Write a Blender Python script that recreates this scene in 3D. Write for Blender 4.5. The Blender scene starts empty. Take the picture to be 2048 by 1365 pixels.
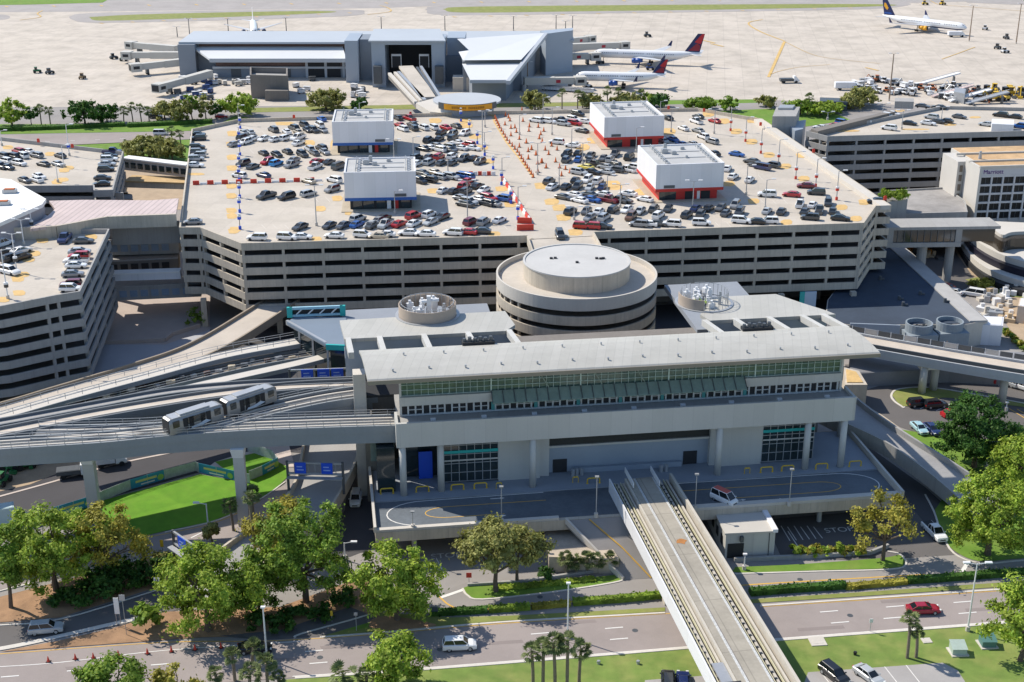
import bpy, math, random
from math import sin, cos, pi, radians as R, hypot, atan2, sqrt
from mathutils import Vector, Matrix
random.seed(7)
SC = bpy.context.scene
COL = SC.collection
# ---------------------------------------------------------------- camera
FOC, CAMH, PITCH = 2700.0, 107.0, R(21.65)
CP, SP = cos(PITCH), sin(PITCH)
cd = bpy.data.cameras.new('camera'); cam = bpy.data.objects.new('camera', cd); COL.objects.link(cam)
cam.location = (0, 0, CAMH); cam.rotation_euler = (pi/2-PITCH, 0, 0)
cd.sensor_width = 36; cd.lens = FOC/2048*36; cd.clip_start = 1; cd.clip_end = 6000
SC.camera = cam
def ray(px, py):
    dx = (px-1024)/FOC; dy = (py-682.5)/FOC
    return dx, CP-dy*SP, -SP-dy*CP
def P(px, py, z=0):                      # where a sight line meets the level z
    r = ray(px, py); t = (z-CAMH)/r[2]
    return (r[0]*t, r[1]*t)
def P3(px, py, z=0):
    p = P(px, py, z); return (p[0], p[1], z)
def ZY(py, Y):                           # height at distance Y on the sight line of row py
    r = ray(0, py); return CAMH+Y/r[1]*r[2]
def pp(z, *pts): return [P(x, y, z) for x, y in pts]
# ---------------------------------------------------------------- materials
def nodes(m):
    m.use_nodes = True
    return m.node_tree.nodes, m.node_tree.links, m.node_tree.nodes['Principled BSDF']
MATS = {}
def M(name, col, rough=.8, var=.12, scale=.25, fine=3.0, metal=0, streak=0, spec=None, joints=None, stain=0, bump=0):
    if name in MATS: return MATS[name]
    m = bpy.data.materials.new(name); N, L, b = nodes(m); MATS[name] = m
    b.inputs['Roughness'].default_value = rough; b.inputs['Metallic'].default_value = metal
    if spec is not None: b.inputs['Specular IOR Level'].default_value = spec
    b.inputs['Base Color'].default_value = (*col, 1)
    m.diffuse_color = (*col, 1)
    if var <= 0: return m
    tc = N.new('ShaderNodeTexCoord')
    def noise(s, vec=None, det=4, r=.55):
        n = N.new('ShaderNodeTexNoise'); n.inputs['Scale'].default_value = s
        n.inputs['Detail'].default_value = det; n.inputs['Roughness'].default_value = r
        L.new(vec or tc.outputs['Object'], n.inputs['Vector']); return n.outputs['Fac']
    def math_(op, a, c):
        n = N.new('ShaderNodeMath'); n.operation = op
        for i, q in enumerate((a, c)):
            if hasattr(q, 'links'): L.new(q, n.inputs[i])
            else: n.inputs[i].default_value = q
        return n.outputs[0]
    f = math_('ADD', math_('MULTIPLY', noise(scale), .6), math_('MULTIPLY', noise(fine, det=6), .4))
    if streak:
        mp = N.new('ShaderNodeMapping'); mp.inputs['Scale'].default_value = (1, 1, .06)
        L.new(tc.outputs['Object'], mp.inputs['Vector'])
        f = math_('ADD', math_('MULTIPLY', f, 1-streak), math_('MULTIPLY', noise(1.6, mp.outputs[0], 5, .7), streak))
    rp = N.new('ShaderNodeValToRGB'); L.new(f, rp.inputs['Fac'])
    rp.color_ramp.elements[0].position = .3; rp.color_ramp.elements[1].position = .7
    rp.color_ramp.elements[0].color = (*[c*(1-var) for c in col], 1)
    rp.color_ramp.elements[1].color = (*[min(1, c*(1+var)) for c in col], 1)
    out = rp.outputs['Color']
    if stain:
        s = N.new('ShaderNodeValToRGB'); L.new(noise(.09, det=7, r=.7), s.inputs['Fac'])
        s.color_ramp.elements[0].position = .36; s.color_ramp.elements[1].position = .56
        s.color_ramp.elements[0].color = (1-stain, 1-stain, 1-stain, 1); s.color_ramp.elements[1].color = (1, 1, 1, 1)
        x = N.new('ShaderNodeMixRGB'); x.blend_type = 'MULTIPLY'; x.inputs[0].default_value = 1
        L.new(out, x.inputs[1]); L.new(s.outputs[0], x.inputs[2]); out = x.outputs[0]
    if joints:
        br = N.new('ShaderNodeTexBrick'); br.offset = 0
        br.inputs['Scale'].default_value = 1; br.inputs['Brick Width'].default_value = joints[0]
        br.inputs['Row Height'].default_value = joints[1]; br.inputs['Mortar Size'].default_value = joints[2]
        br.inputs['Color1'].default_value = (1, 1, 1, 1); br.inputs['Color2'].default_value = (.93, .93, .92, 1)
        k = joints[3]; br.inputs['Mortar'].default_value = (k, k, k, 1)
        mp = N.new('ShaderNodeMapping'); mp.inputs['Rotation'].default_value = (0, 0, R(joints[4] if len(joints) > 4 else 7))
        L.new(tc.outputs['Object'], mp.inputs['Vector']); L.new(mp.outputs[0], br.inputs['Vector'])
        x = N.new('ShaderNodeMixRGB'); x.blend_type = 'MULTIPLY'; x.inputs[0].default_value = 1
        L.new(out, x.inputs[1]); L.new(br.outputs['Color'], x.inputs[2]); out = x.outputs[0]
    L.new(out, b.inputs['Base Color'])
    if bump:
        bp = N.new('ShaderNodeBump'); bp.inputs['Strength'].default_value = bump; bp.inputs['Distance'].default_value = .3
        L.new(noise(fine, det=6), bp.inputs['Height']); L.new(bp.outputs[0], b.inputs['Normal'])
    return m
def leafmat(name, c1, c2, trans=.35):
    m = bpy.data.materials.new(name); N, L, b = nodes(m); MATS[name] = m
    g = N.new('ShaderNodeNewGeometry'); rp = N.new('ShaderNodeValToRGB')
    L.new(g.outputs['Random Per Island'], rp.inputs['Fac'])
    rp.color_ramp.elements[0].color = (*c1, 1); rp.color_ramp.elements[1].color = (*c2, 1)
    tc = N.new('ShaderNodeTexCoord'); n = N.new('ShaderNodeTexNoise'); n.inputs['Scale'].default_value = .55; n.inputs['Detail'].default_value = 2
    L.new(tc.outputs['Object'], n.inputs['Vector'])
    h = N.new('ShaderNodeHueSaturation'); L.new(rp.outputs[0], h.inputs['Color'])
    mr = N.new('ShaderNodeMapRange'); mr.inputs['From Min'].default_value = .3; mr.inputs['From Max'].default_value = .7
    mr.inputs['To Min'].default_value = .62; mr.inputs['To Max'].default_value = 1.3
    L.new(n.outputs['Fac'], mr.inputs['Value']); L.new(mr.outputs[0], h.inputs['Value'])
    b.inputs['Roughness'].default_value = .6; b.inputs['Specular IOR Level'].default_value = .25
    L.new(h.outputs[0], b.inputs['Base Color'])
    t = N.new('ShaderNodeBsdfTranslucent'); L.new(h.outputs[0], t.inputs['Color'])
    mx = N.new('ShaderNodeMixShader'); mx.inputs[0].default_value = trans
    L.new(b.outputs[0], mx.inputs[1]); L.new(t.outputs[0], mx.inputs[2])
    L.new(mx.outputs[0], N['Material Output'].inputs['Surface'])
    return m
def grassmat(name, c1, c2, c3):
    m = M(name, c1, .95, .4, .5, 7, stain=.25)
    N, L, b = nodes(m)
    src = b.inputs['Base Color'].links[0].from_socket
    tc = N.new('ShaderNodeTexCoord'); n = N.new('ShaderNodeTexNoise'); n.inputs['Scale'].default_value = .3; n.inputs['Detail'].default_value = 8
    L.new(tc.outputs['Object'], n.inputs['Vector'])
    rp = N.new('ShaderNodeValToRGB'); rp.color_ramp.elements[0].position = .42; rp.color_ramp.elements[1].position = .68
    rp.color_ramp.elements[0].color = (*c2, 1); rp.color_ramp.elements[1].color = (*c3, 1); L.new(n.outputs['Fac'], rp.inputs[0])
    x = N.new('ShaderNodeMixRGB'); x.inputs[0].default_value = .5; L.new(src, x.inputs[1]); L.new(rp.outputs[0], x.inputs[2])
    L.new(x.outputs[0], b.inputs['Base Color']); return m
# ---------------------------------------------------------------- mesh builder
class MB:
    def __init__(s): s.v, s.f, s.m = [], [], []
    def add(s, vs, fs, mi=0):
        k = len(s.v); s.v += [tuple(p) for p in vs]
        for f in fs: s.f.append([i+k for i in f]); s.m.append(mi)
    def face(s, pts, mi=0): s.add(pts, [list(range(len(pts)))], mi)
    def prism(s, pts, z0, z1, mi=0, top=None):
        a = sum(pts[i][0]*pts[(i+1) % len(pts)][1]-pts[(i+1) % len(pts)][0]*pts[i][1] for i in range(len(pts)))
        if a < 0: pts = pts[::-1]
        n = len(pts)
        s.add([(x, y, z0) for x, y in pts]+[(x, y, z1) for x, y in pts],
              [list(range(n))[::-1]]+[[i, (i+1) % n, n+(i+1) % n, n+i] for i in range(n)], mi)
        s.face([(x, y, z1) for x, y in pts], mi if top is None else top)
    def obox(s, o, u, v, w, mi=0):       # box from a corner and three edge vectors (right handed)
        o, u, v, w = map(Vector, (o, u, v, w))
        p = [o, o+u, o+u+v, o+v, o+w, o+u+w, o+u+v+w, o+v+w]
        s.add(p, [[3, 2, 1, 0], [4, 5, 6, 7], [0, 1, 5, 4], [1, 2, 6, 5], [2, 3, 7, 6], [3, 0, 4, 7]], mi)
    def box(s, c, d, a=0, mi=0):         # centre of the base, size, turn about z
        ca, sa = cos(a), sin(a)
        u = Vector((ca, sa, 0))*d[0]; v = Vector((-sa, ca, 0))*d[1]
        s.obox(Vector(c)-u/2-v/2, u, v, (0, 0, d[2]), mi)
    def bar(s, p, q, w, h, mi=0):        # beam whose top centre line runs p -> q
        p, q = Vector(p), Vector(q); d = q-p
        n = Vector((-d.y, d.x, 0)); n = n.normalized() if n.length > 1e-6 else Vector((0, 1, 0))
        s.obox(p-n*w/2-Vector((0, 0, h)), d, n*w, (0, 0, h), mi)
    def tube(s, p, q, r, n=6, r2=None, mi=0, cap=True):
        p, q = Vector(p), Vector(q); d = (q-p).normalized(); r2 = r if r2 is None else r2
        a = d.orthogonal().normalized(); b = d.cross(a)
        k = [(cos(2*pi*i/n), sin(2*pi*i/n)) for i in range(n)]
        vs = [p+(a*x+b*y)*r for x, y in k]+[q+(a*x+b*y)*r2 for x, y in k]
        fs = [[i, (i+1) % n, n+(i+1) % n, n+i] for i in range(n)]
        if cap: fs += [list(range(n))[::-1], list(range(n, 2*n))]
        s.add(vs, fs, mi)
    def cyl(s, c, r, h, n=24, r2=None, mi=0): s.tube(c, (c[0], c[1], c[2]+h), r, n, r2, mi)
    def ring(s, c, r0, r1, z0, z1, n=64, a0=0, a1=2*pi, mi=0):
        full = abs(a1-a0-2*pi) < 1e-6; m = n if full else n+1
        vs = []
        for i in range(m):
            a = a0+(a1-a0)*i/n
            for r, z in ((r0, z0), (r1, z0), (r1, z1), (r0, z1)): vs.append((c[0]+r*cos(a), c[1]+r*sin(a), z))
        fs = []
        for i in range(n):
            j = (i+1) % m
            for k in range(4): fs.append([i*4+k, j*4+k, j*4+(k+1) % 4, i*4+(k+1) % 4][::-1])
        if not full: fs += [[0, 1, 2, 3], [n*4+3, n*4+2, n*4+1, n*4]]
        s.add(vs, fs, mi)
    def wall(s, pts, z0, z1, th, closed=True, mi=0, inward=1):   # wall of thickness th standing inside the line pts
        inn = inset(pts, th*inward, closed); n = len(pts)
        for i in range(n if closed else n-1):
            j = (i+1) % n
            q = [pts[i], pts[j], inn[j], inn[i]]
            s.prism(q, z0, z1, mi)
    def strip(s, L, Rr, th=0, mi=0):     # ribbon between two 3D edge lines, th thick
        n = len(L)
        vs = [*L, *Rr]; fs = [[i, n+i, n+i+1, i+1] for i in range(n-1)]
        if th:
            vs += [(x, y, z-th) for x, y, z in L]+[(x, y, z-th) for x, y, z in Rr]
            fs += [[2*n+i, 2*n+i+1, 3*n+i+1, 3*n+i] for i in range(n-1)]
            fs += [[i, i+1, 2*n+i+1, 2*n+i] for i in range(n-1)]+[[n+i, 3*n+i, 3*n+i+1, n+i+1] for i in range(n-1)]
            fs += [[0, 2*n, 3*n, n], [n-1, 2*n-1, 4*n-1, 3*n-1]]
        s.add(vs, fs, mi)
    def path(s, pts, w, th, mi=0, off=0):
        L, Rr = offs(pts, off+w/2), offs(pts, off-w/2)
        s.strip(L, Rr, th, mi)
    def build(s, name, mats, parent=None, smooth=False, label=None):
        if not isinstance(mats, (list, tuple)): mats = [mats]
        base = worldloc(parent) if parent else None
        if parent is None:
            xs = [p[0] for p in s.v]; ys = [p[1] for p in s.v]; zs = [p[2] for p in s.v]
            base = Vector(((min(xs)+max(xs))/2, (min(ys)+max(ys))/2, min(zs)))
        me = bpy.data.meshes.new(name)
        me.from_pydata([(p[0]-base.x, p[1]-base.y, p[2]-base.z) for p in s.v], [], s.f)
        for k in mats: me.materials.append(k)
        if len(mats) > 1: me.polygons.foreach_set('material_index', s.m)
        if smooth: me.polygons.foreach_set('use_smooth', [True]*len(s.f))
        me.update(); o = bpy.data.objects.new(name, me); COL.objects.link(o)
        if parent: o.parent = parent
        else: o.location = base
        if label: o['label'] = label
        return o
LOCS = {}
def worldloc(o):
    v = Vector((0, 0, 0))
    while o: v = v+o.location; o = o.parent
    return v
def inset(pts, d, closed=True):
    n = len(pts); out = []
    a = sum(pts[i][0]*pts[(i+1) % n][1]-pts[(i+1) % n][0]*pts[i][1] for i in range(n)); sg = 1 if a > 0 else -1
    if not closed: sg = 1
    for i in range(n):
        p = Vector(pts[i]).to_2d(); q = Vector(pts[(i+1) % n]).to_2d(); o = Vector(pts[i-1]).to_2d()
        d1 = (p-o).normalized(); d2 = (q-p).normalized()
        if not closed and i == 0: d1 = d2
        if not closed and i == n-1: d2 = d1
        n1 = Vector((-d1.y, d1.x)); n2 = Vector((-d2.y, d2.x)); b = n1+n2
        k = d*sg/max(.35, (1+n1.dot(n2)))
        r = p+b*k; out.append((r.x, r.y))
    return out
def offs(pts, d):
    xy = inset([(p[0], p[1]) for p in pts], d, False)
    return [(a, b, p[2]) for (a, b), p in zip(xy, pts)]
def smooth_path(pts, n=6):               # Catmull-Rom through 3D points
    out = []
    q = [Vector(p) for p in pts]; q = [q[0]*2-q[1]]+q+[q[-1]*2-q[-2]]
    for i in range(1, len(q)-2):
        for k in range(n):
            t = k/n; a, b, c, d = q[i-1:i+3]
            out.append(tuple(.5*((2*b)+(c-a)*t+(2*a-5*b+4*c-d)*t*t+(3*b-a-3*c+d)*t**3)))
    out.append(tuple(q[-2])); return out
def walk(pts, step, start=0):            # points every step metres along a path, with heading
    out = []; need = start
    for a, b in zip(pts, pts[1:]):
        a, b = Vector(a), Vector(b); l = (b-a).length
        while need <= l and l > 0:
            out.append((a.lerp(b, need/l), atan2(b.y-a.y, b.x-a.x))); need += step
        need -= l
    return out
# ---------------------------------------------------------------- things
def tag(o, label, cat, group=None):
    o['label'] = label; o['category'] = cat
    if group: o['group'] = group
    return o
def thing(name, label, cat, loc=(0, 0, 0), group=None, rz=0):
    o = bpy.data.objects.new(name, None); COL.objects.link(o); o.location = loc; o.rotation_euler = (0, 0, rz)
    o.empty_display_size = .3
    return tag(o, label, cat, group)
KIDS = {}
def dup(root, loc, rz=0, label=None, group=None, mats=None, sc=1):
    if root.name not in KIDS:
        KIDS[root.name] = [(c, list(c.children)) for c in root.children]
    r = root.copy(); COL.objects.link(r); r.location = loc; r.rotation_euler = (0, 0, rz); r.scale = (sc, sc, sc)
    if label: r['label'] = label
    if group: r['group'] = group
    def sub(o):
        if mats:
            for sl in o.material_slots:
                if sl.material and sl.material.name in mats:
                    nm = mats[sl.material.name]; sl.link = 'OBJECT'; sl.material = nm
    sub(r)
    for c, gs in KIDS[root.name]:
        d = c.copy(); COL.objects.link(d); d.parent = r; sub(d)
        for g in gs:
            e = g.copy(); COL.objects.link(e); e.parent = d; sub(e)
    return r
def structure(o): o['kind'] = 'structure'; return o
def sheet(name, pts, z, mat, th=0):      # a flat piece of the ground, world points
    b = MB()
    if th: b.prism(pts, z-th, z)
    else:
        a = sum(pts[i][0]*pts[(i+1) % len(pts)][1]-pts[(i+1) % len(pts)][0]*pts[i][1] for i in range(len(pts)))
        b.face([(x, y, z) for x, y in (pts if a > 0 else pts[::-1])])
    return structure(b.build(name, mat))
def text_mesh(txt, size, o, u, v, name, mat, parent=None, ext=0):   # lettering laid along u with up direction v, lower left at o
    cu = bpy.data.curves.new('lettering', 'FONT'); cu.body = txt; cu.size = size; cu.extrude = ext
    ob = bpy.data.objects.new('lettering', cu); COL.objects.link(ob)
    bpy.context.view_layer.update()
    me = bpy.data.meshes.new_from_object(ob.evaluated_get(bpy.context.evaluated_depsgraph_get()))
    bpy.data.objects.remove(ob); bpy.data.curves.remove(cu)
    u = Vector(u).normalized(); v = Vector(v).normalized(); b = MB(); o = Vector(o); w = u.cross(v)
    b.add([o+u*q.co.x+v*q.co.y+w*q.co.z for q in me.vertices], [list(p.vertices) for p in me.polygons])
    bpy.data.meshes.remove(me)
    return b.build(name, mat, parent)
# ---------------------------------------------------------------- palette
CONC_ROOF = M('concrete deck', (.52, .465, .395), .9, .1, .12, 1.5, stain=.1, joints=(9, 6, .05, .86, 8))
CONC = M('weathered concrete', (.54, .475, .385), .9, .2, .3, 3, streak=.55, joints=(2.76, 900, .05, .8, 6), stain=.12)
CONC_L = M('pale concrete', (.55, .51, .45), .85, .1, .3, 3, streak=.3)
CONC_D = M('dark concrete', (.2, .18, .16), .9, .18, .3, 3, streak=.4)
CONC_G = M('grey concrete', (.36, .35, .335), .9, .16, .3, 3, streak=.5, joints=(3.1, 900, .05, .84, 4))
APRON = M('apron concrete', (.555, .49, .415), .9, .07, .03, .6, stain=.2, joints=(7.5, 7.5, .14, .84, 8))
ASPH = M('asphalt', (.125, .115, .11), .92, .12, .1, 6, stain=.08)
ASPH_R = M('worn brown asphalt', (.315, .27, .25), .92, .1, .07, 5, stain=.12)
ASPH_L = M('pale asphalt', (.29, .268, .25), .92, .1, .1, 6, stain=.08)
ASPH_D = M('dark asphalt', (.075, .072, .075), .92, .15, .1, 6)
KERB = M('kerb concrete', (.6, .56, .5), .9, .12, .4, 4)
WHITE = M('white paint', (.8, .8, .79), .6, .04, .5)
LINE_W = M('road white', (.72, .7, .66), .8, .16, .8)
LINE_Y = M('road yellow', (.62, .37, .07), .8, .18, .8)
OCHRE = M('ochre hatching', (.60, .40, .16), .85, .18, .9)
WALL_W = M('white cladding', (.74, .74, .76), .5, .04, .2, 2, streak=.3, joints=(2.4, 900, .035, .88, 5))
ROOF_W = M('white roof membrane', (.78, .77, .74), .7, .05, .2)
ROOF_T = M('terminal roof sheet', (.47, .455, .41), .55, .07, .15, 2, stain=.08, joints=(1.4, 40, .04, .84, 8))
PANEL = M('pale wall panel', (.52, .51, .48), .6, .06, .3, 3, streak=.35, joints=(3.2, 900, .04, .86, 8))
PANEL_B = M('blue grey panel', (.30, .345, .40), .5, .06, .3)
DARK = M('dark recess', (.02, .021, .024), .7, 0)
BLACKM = M('black rubber', (.015, .015, .016), .7, 0)
STEEL = M('galvanised steel', (.42, .43, .44), .45, .08, 1, metal=.4)
STEEL_D = M('dark steel', (.10, .11, .12), .5, .1, 1, metal=.3)
STEEL_W = M('white steel', (.72, .72, .72), .45, .03, 1)
GLASS = M('dark window glass', (.018, .03, .034), .08, 0, spec=.9)
GLASS_T = M('teal curtain glass', (.075, .13, .11), .12, .45, .8, 2, spec=.9)
GLASS_G = M('green canopy glass', (.21, .28, .245), .25, .15, .6, 2, spec=.6)
DOORF = M('door frame grey', (.50, .51, .50), .5, .04, 1)
TEAL = M('teal panel', (.02, .40, .38), .5, .05, .5)
BLUE_S = M('blue sign', (.012, .085, .62), .5, .04, 1)
BLUE_T = M('blue trim', (.02, .11, .38), .5, .05, 1)
RED_T = M('red trim', (.52, .025, .02), .5, .06, 1)
RED_B = M('red barrier plastic', (.62, .05, .025), .5, .1, 1)
ORANGE = M('orange cone plastic', (.75, .16, .03), .5, .08, 1)
YELLOW = M('yellow paint', (.72, .46, .03), .5, .06, 1)
ORANGE_S = M('orange sign', (.75, .34, .01), .5, .06, 1)
PINK_R = M('faded pink metal roof', (.56, .45, .42), .6, .12, .2, 2, joints=(60, 1.3, .16, .74, 95))
GRASS = grassmat('mown grass', (.13, .23, .025), (.12, .24, .018), (.2, .27, .045))
GRASS_D = grassmat('dry grass', (.22, .24, .06), (.2, .24, .05), (.3, .28, .1))
MULCH = M('bark mulch', (.36, .215, .12), .98, .35, .4, 6, stain=.3)
BROWN = M('sandy earth', (.40, .30, .20), .98, .2, .3, 3)
BRICKD = M('brick brown band', (.13, .075, .06), .8, .2, .5)
TRUNK = M('tree bark', (.13, .10, .075), .95, .25, 1.5, 8)
PALMT = M('palm bark', (.22, .18, .13), .95, .2, 2, 8)
LEAF = [leafmat('leaf bright green', (.17, .29, .025), (.44, .53, .075)),
        leafmat('leaf mid green', (.12, .225, .025), (.31, .42, .06)),
        leafmat('leaf yellow green', (.27, .265, .035), (.52, .46, .09)),
        leafmat('leaf dark green', (.03, .10, .018), (.10, .205, .035)),
        leafmat('leaf olive', (.20, .215, .055), (.42, .41, .13)),
        leafmat('palm frond', (.10, .15, .05), (.3, .34, .14))]
SUNAZ = (-.866, .5); SUNEL = R(46)
# ================================================================ ground
sheet('ground', [(-2500, -100), (2500, -100), (2500, 4000), (-2500, 4000)], 0, ASPH_L)
# --- airfield
far = [(-2500, 3900), (-2500, P(0, 216)[1])]
sheet('apron', [(-2500, 3900), (-2500, P(0, 216)[1])]+pp(0, (-200, 216), (700, 212), (1060, 206), (1400, 199), (1700, 204), (2200, 240))+[(2500, P(0, 240)[1]), (2500, 3900)], .03, APRON)
TAXI = M('taxiway asphalt', (.36, .33, .31), .9, .1, .03, .5, stain=.12)
sheet('taxiway', pp(0, (-300, 8), (400, -8), (1200, -20), (2400, -30))+pp(0, (2400, -9), (1850, 6), (880, 12), (760, 17), (150, 24), (-300, 27)), .06, TAXI)
def rounded(z, pts, n=5):
    q = smooth_path([(x, y, 0) for x, y in pts+pts[:1]], n)[:-1]
    return [P(x, y, z) for x, y, _ in q]
sheet('taxiway', rounded(0, [(138, 34), (180, 27), (420, 22), (690, 20), (728, 25), (690, 33), (420, 42), (190, 46), (145, 40)]), .09, TAXI)
sheet('taxiway', rounded(0, [(850, 19), (900, 12), (1300, 8), (1760, 5), (1812, 12), (1700, 20), (1300, 26), (900, 31)]), .09, TAXI)
sheet('grass_island', rounded(0, [(178, 35), (300, 29), (600, 23), (672, 25), (560, 31), (330, 39), (200, 42)]), .12, GRASS_D)
sheet('grass_island', rounded(0, [(885, 19), (950, 14), (1400, 10), (1740, 9), (1770, 13), (1500, 19), (1200, 23), (930, 26)]), .12, GRASS_D)
sheet('grass_verge', pp(0, (-300, -3), (230, -8), (205, 6), (60, 10), (-300, 15)), .12, GRASS)
sheet('taxiway', pp(0, (1905, -8), (2200, -12), (2200, 12), (2030, 10), (1935, 6)), .09, TAXI)
sheet('taxiway', rounded(0, [(-60, 30), (5, 30), (20, 35), (5, 40), (-60, 40)]), .09, TAXI)
# yellow guide lines on the apron
def line(name, px, w, mat, z=.15, zz=0, n=6, par=None):
    b = MB(); pts = smooth_path([(*P(x, y, zz), zz+z) for x, y in px], n) if len(px) > 2 and n > 1 else [(*P(x, y, zz), zz+z) for x, y in px]
    b.path(pts, w, 0); o = b.build(name, mat, par)
    return o if par else structure(o)
AP_Y = M('apron yellow line', (.60, .40, .14), .85, .15, .3)
line('taxi_line', [(1525, 40), (1500, 45), (1500, 52), (1525, 66), (1569, 83)], .9, AP_Y)
line('taxi_line', [(1569, 84), (1537, 155)], 1.3, AP_Y, n=1)
line('taxi_line', [(1571, 85), (1625, 110), (1680, 120), (1760, 128)], .35, AP_Y)
line('taxi_line', [(1540, 150), (1560, 143), (1600, 135), (1660, 130)], .35, AP_Y)
line('taxi_line', [(1884, 119), (1915, 108), (1950, 95)], .6, AP_Y)
line('taxi_line', [(735, 30), (780, 24), (775, 16), (760, 12)], .8, AP_Y)
line('taxi_line', [(40, 41), (80, 35), (75, 28), (85, 22)], .8, AP_Y)
line('taxi_line', [(1860, 2), (1880, 10), (1930, 14), (2060, 24)], .6, AP_Y)
for x, y in [(1745, 139), (1435, 91), (1418, 84)]: line('paint_dash', [(x-14, y-3), (x+12, y+3)], 1.3, AP_Y, n=1)
for i in range(9): line('paint_dash', [(200+i*62, 47-i*2.6), (207+i*62, 48-i*2.6)], 1.2, AP_Y, n=1)
for i in range(13): line('paint_dash', [(905+i*72, 34-i*1.6), (913+i*72, 35-i*1.6)], 1.2, AP_Y, n=1)
for i in range(16): line('paint_dash', [(10+i*95, 13-i*.9), (16+i*95, 15-i*.9)], 1.2, AP_Y, n=1)
# --- access roads behind the garages
sheet('access_road', pp(0, (-300, 232), (450, 230), (760, 222), (1100, 214), (1560, 205), (2200, 222), (2200, 236), (1560, 222), (1100, 236), (450, 248), (-300, 250)), .05, ASPH_L)
sheet('grass_verge', pp(0, (-300, 222), (60, 222), (60, 231), (-300, 232)), .05, GRASS_D)
sheet('grass_verge', pp(0, (480, 217), (820, 210), (1240, 204), (1240, 211), (820, 219), (480, 226)), .055, GRASS_D)
sheet('grass_verge', pp(0, (1200, 203), (1540, 199), (1540, 206), (1200, 212)), .055, GRASS)
sheet('grass_verge', pp(0, (1300, 228), (1640, 214), (1700, 240), (1560, 262), (1300, 262)), .055, GRASS)
sheet('grass_verge', pp(0, (-300, 250), (440, 248), (470, 232), (520, 240), (420, 262), (-300, 274)), .06, GRASS)
sheet('road', pp(0, (-300, 274), (150, 270), (420, 261), (420, 278), (150, 291), (-300, 300)), .06, ASPH_R)
for i in range(7): line('lane_dash', [(40+i*50, 286-i*1.9), (50+i*50, 286-i*1.9)], .3, LINE_W, .1, n=1)
sheet('grass_verge', pp(0, (-300, 299), (150, 290), (430, 277), (430, 335), (200, 330), (-300, 330)), .06, GRASS)
sheet('earth', pp(0, (240, 340), (420, 340), (420, 420), (240, 420)), .05, BROWN)
# --- foreground
UP = [(-300, 1335), (0, 1306), (330, 1283), (540, 1281), (770, 1265), (1000, 1245), (1330, 1226), (1520, 1212), (2048, 1176), (2400, 1150)]
LO = [(-300, 1475), (0, 1432), (360, 1372), (590, 1356), (860, 1338), (1380, 1296), (1560, 1280), (2048, 1243), (2400, 1212)]
sheet('street', pp(0, *UP, *LO[::-1]), .05, ASPH_R)
sheet('access_lane', pp(0, (870, 1190), (935, 1165), (1240, 1150), (1480, 1138), (1800, 1118), (2400, 1080), (2400, 1125), (2048, 1147), (1500, 1176), (1330, 1190), (1010, 1215), (900, 1225)), .05, ASPH_L)
sheet('parking_court', pp(0, (690, 1110), (930, 1085), (1000, 1190), (870, 1235), (760, 1180)), .045, ASPH_L)
sheet('parking_court', pp(0, (1530, 1040), (1880, 1010), (1980, 1160), (1800, 1130), (1560, 1110)), .045, ASPH)
grassb = sheet('lawn', pp(0, (560, 1361), (860, 1341), (1380, 1299), (1560, 1283), (2048, 1246), (2400, 1215), (2400, 1700), (300, 1700)), .06, grassmat('foreground lawn', (.17, .23, .05), (.13, .215, .035), (.30, .31, .09)))
sheet('parking_lot', pp(0, (1616, 1346), (1885, 1327), (1915, 1342), (1930, 1365), (1960, 1500), (1560, 1500)), .09, M('pale parking concrete', (.36, .34, .325), .9, .1, .2, 5, stain=.08))
sheet('parking_lot', pp(0, (1290, 1362), (1420, 1352), (1440, 1500), (1270, 1500)), .09, MATS['pale parking concrete'])
# kerbs
def kerb(px, w=.3, h=.14, mat=KERB, closed=False, z0=0):
    b = MB(); pts = [(*P(x, y, z0), z0+h) for x, y in px]; pts = smooth_path(pts, 4) if len(pts) > 2 else pts
    b.path(pts, w, h); return structure(b.build('kerb', mat))
kerb([(590, 1357), (860, 1339), (1380, 1297), (1560, 1281), (2048, 1244), (2200, 1232)], .5)
kerb([(640, 1276), (770, 1266), (1000, 1246), (1330, 1227)], .35); kerb([(1520, 1213), (2048, 1177), (2200, 1166)], .35)
line('edge_line', [(0, 1309), (330, 1286), (540, 1283), (770, 1268.5), (1000, 1248.5), (1340, 1228)], .16, LINE_Y, .07)
line('edge_line', [(1525, 1214.5), (1700, 1203), (2048, 1179.5)], .16, LINE_Y, .07)
line('edge_line', [(585, 1354), (860, 1336), (1380, 1294), (1560, 1278), (2048, 1241)], .16, LINE_W, .07)
line('lane_line', [(-20, 1336), (120, 1326), (330, 1302), (600, 1284)], .14, LINE_W, .07)
line('frontage_line', [(876, 1192), (900, 1212), (935, 1221), (1010, 1216), (1180, 1200), (1330, 1185), (1480, 1172), (1640, 1162), (1850, 1150)], .28, LINE_Y, .07)
line('stop_bar', [(882, 1196), (926, 1181)], .6, LINE_W, .075, n=1)
line('stop_bar', [(1920, 1152), (1938, 1122)], .6, LINE_W, .075, n=1)
for x, y in [(20, 1354), (152, 1342), (320, 1330), (628, 1303), (637, 1327), (1080, 1268), (1228, 1257), (1238, 1279), (1658, 1224), (1680, 1246), (1790, 1214), (1785, 1237), (1925, 1205), (1935, 1227)]:
    line('lane_dash', [(x-18, y+1.5), (x+18, y-1.5)], .22, LINE_W, .075, n=1)
for k in range(5):                                             # bay lines of the little car park
    x = 1640+k*43; line('bay_line', [(x, 1344-k*3), (x+44, 1400-k*3)], .12, LINE_W, .1, n=1)
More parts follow.
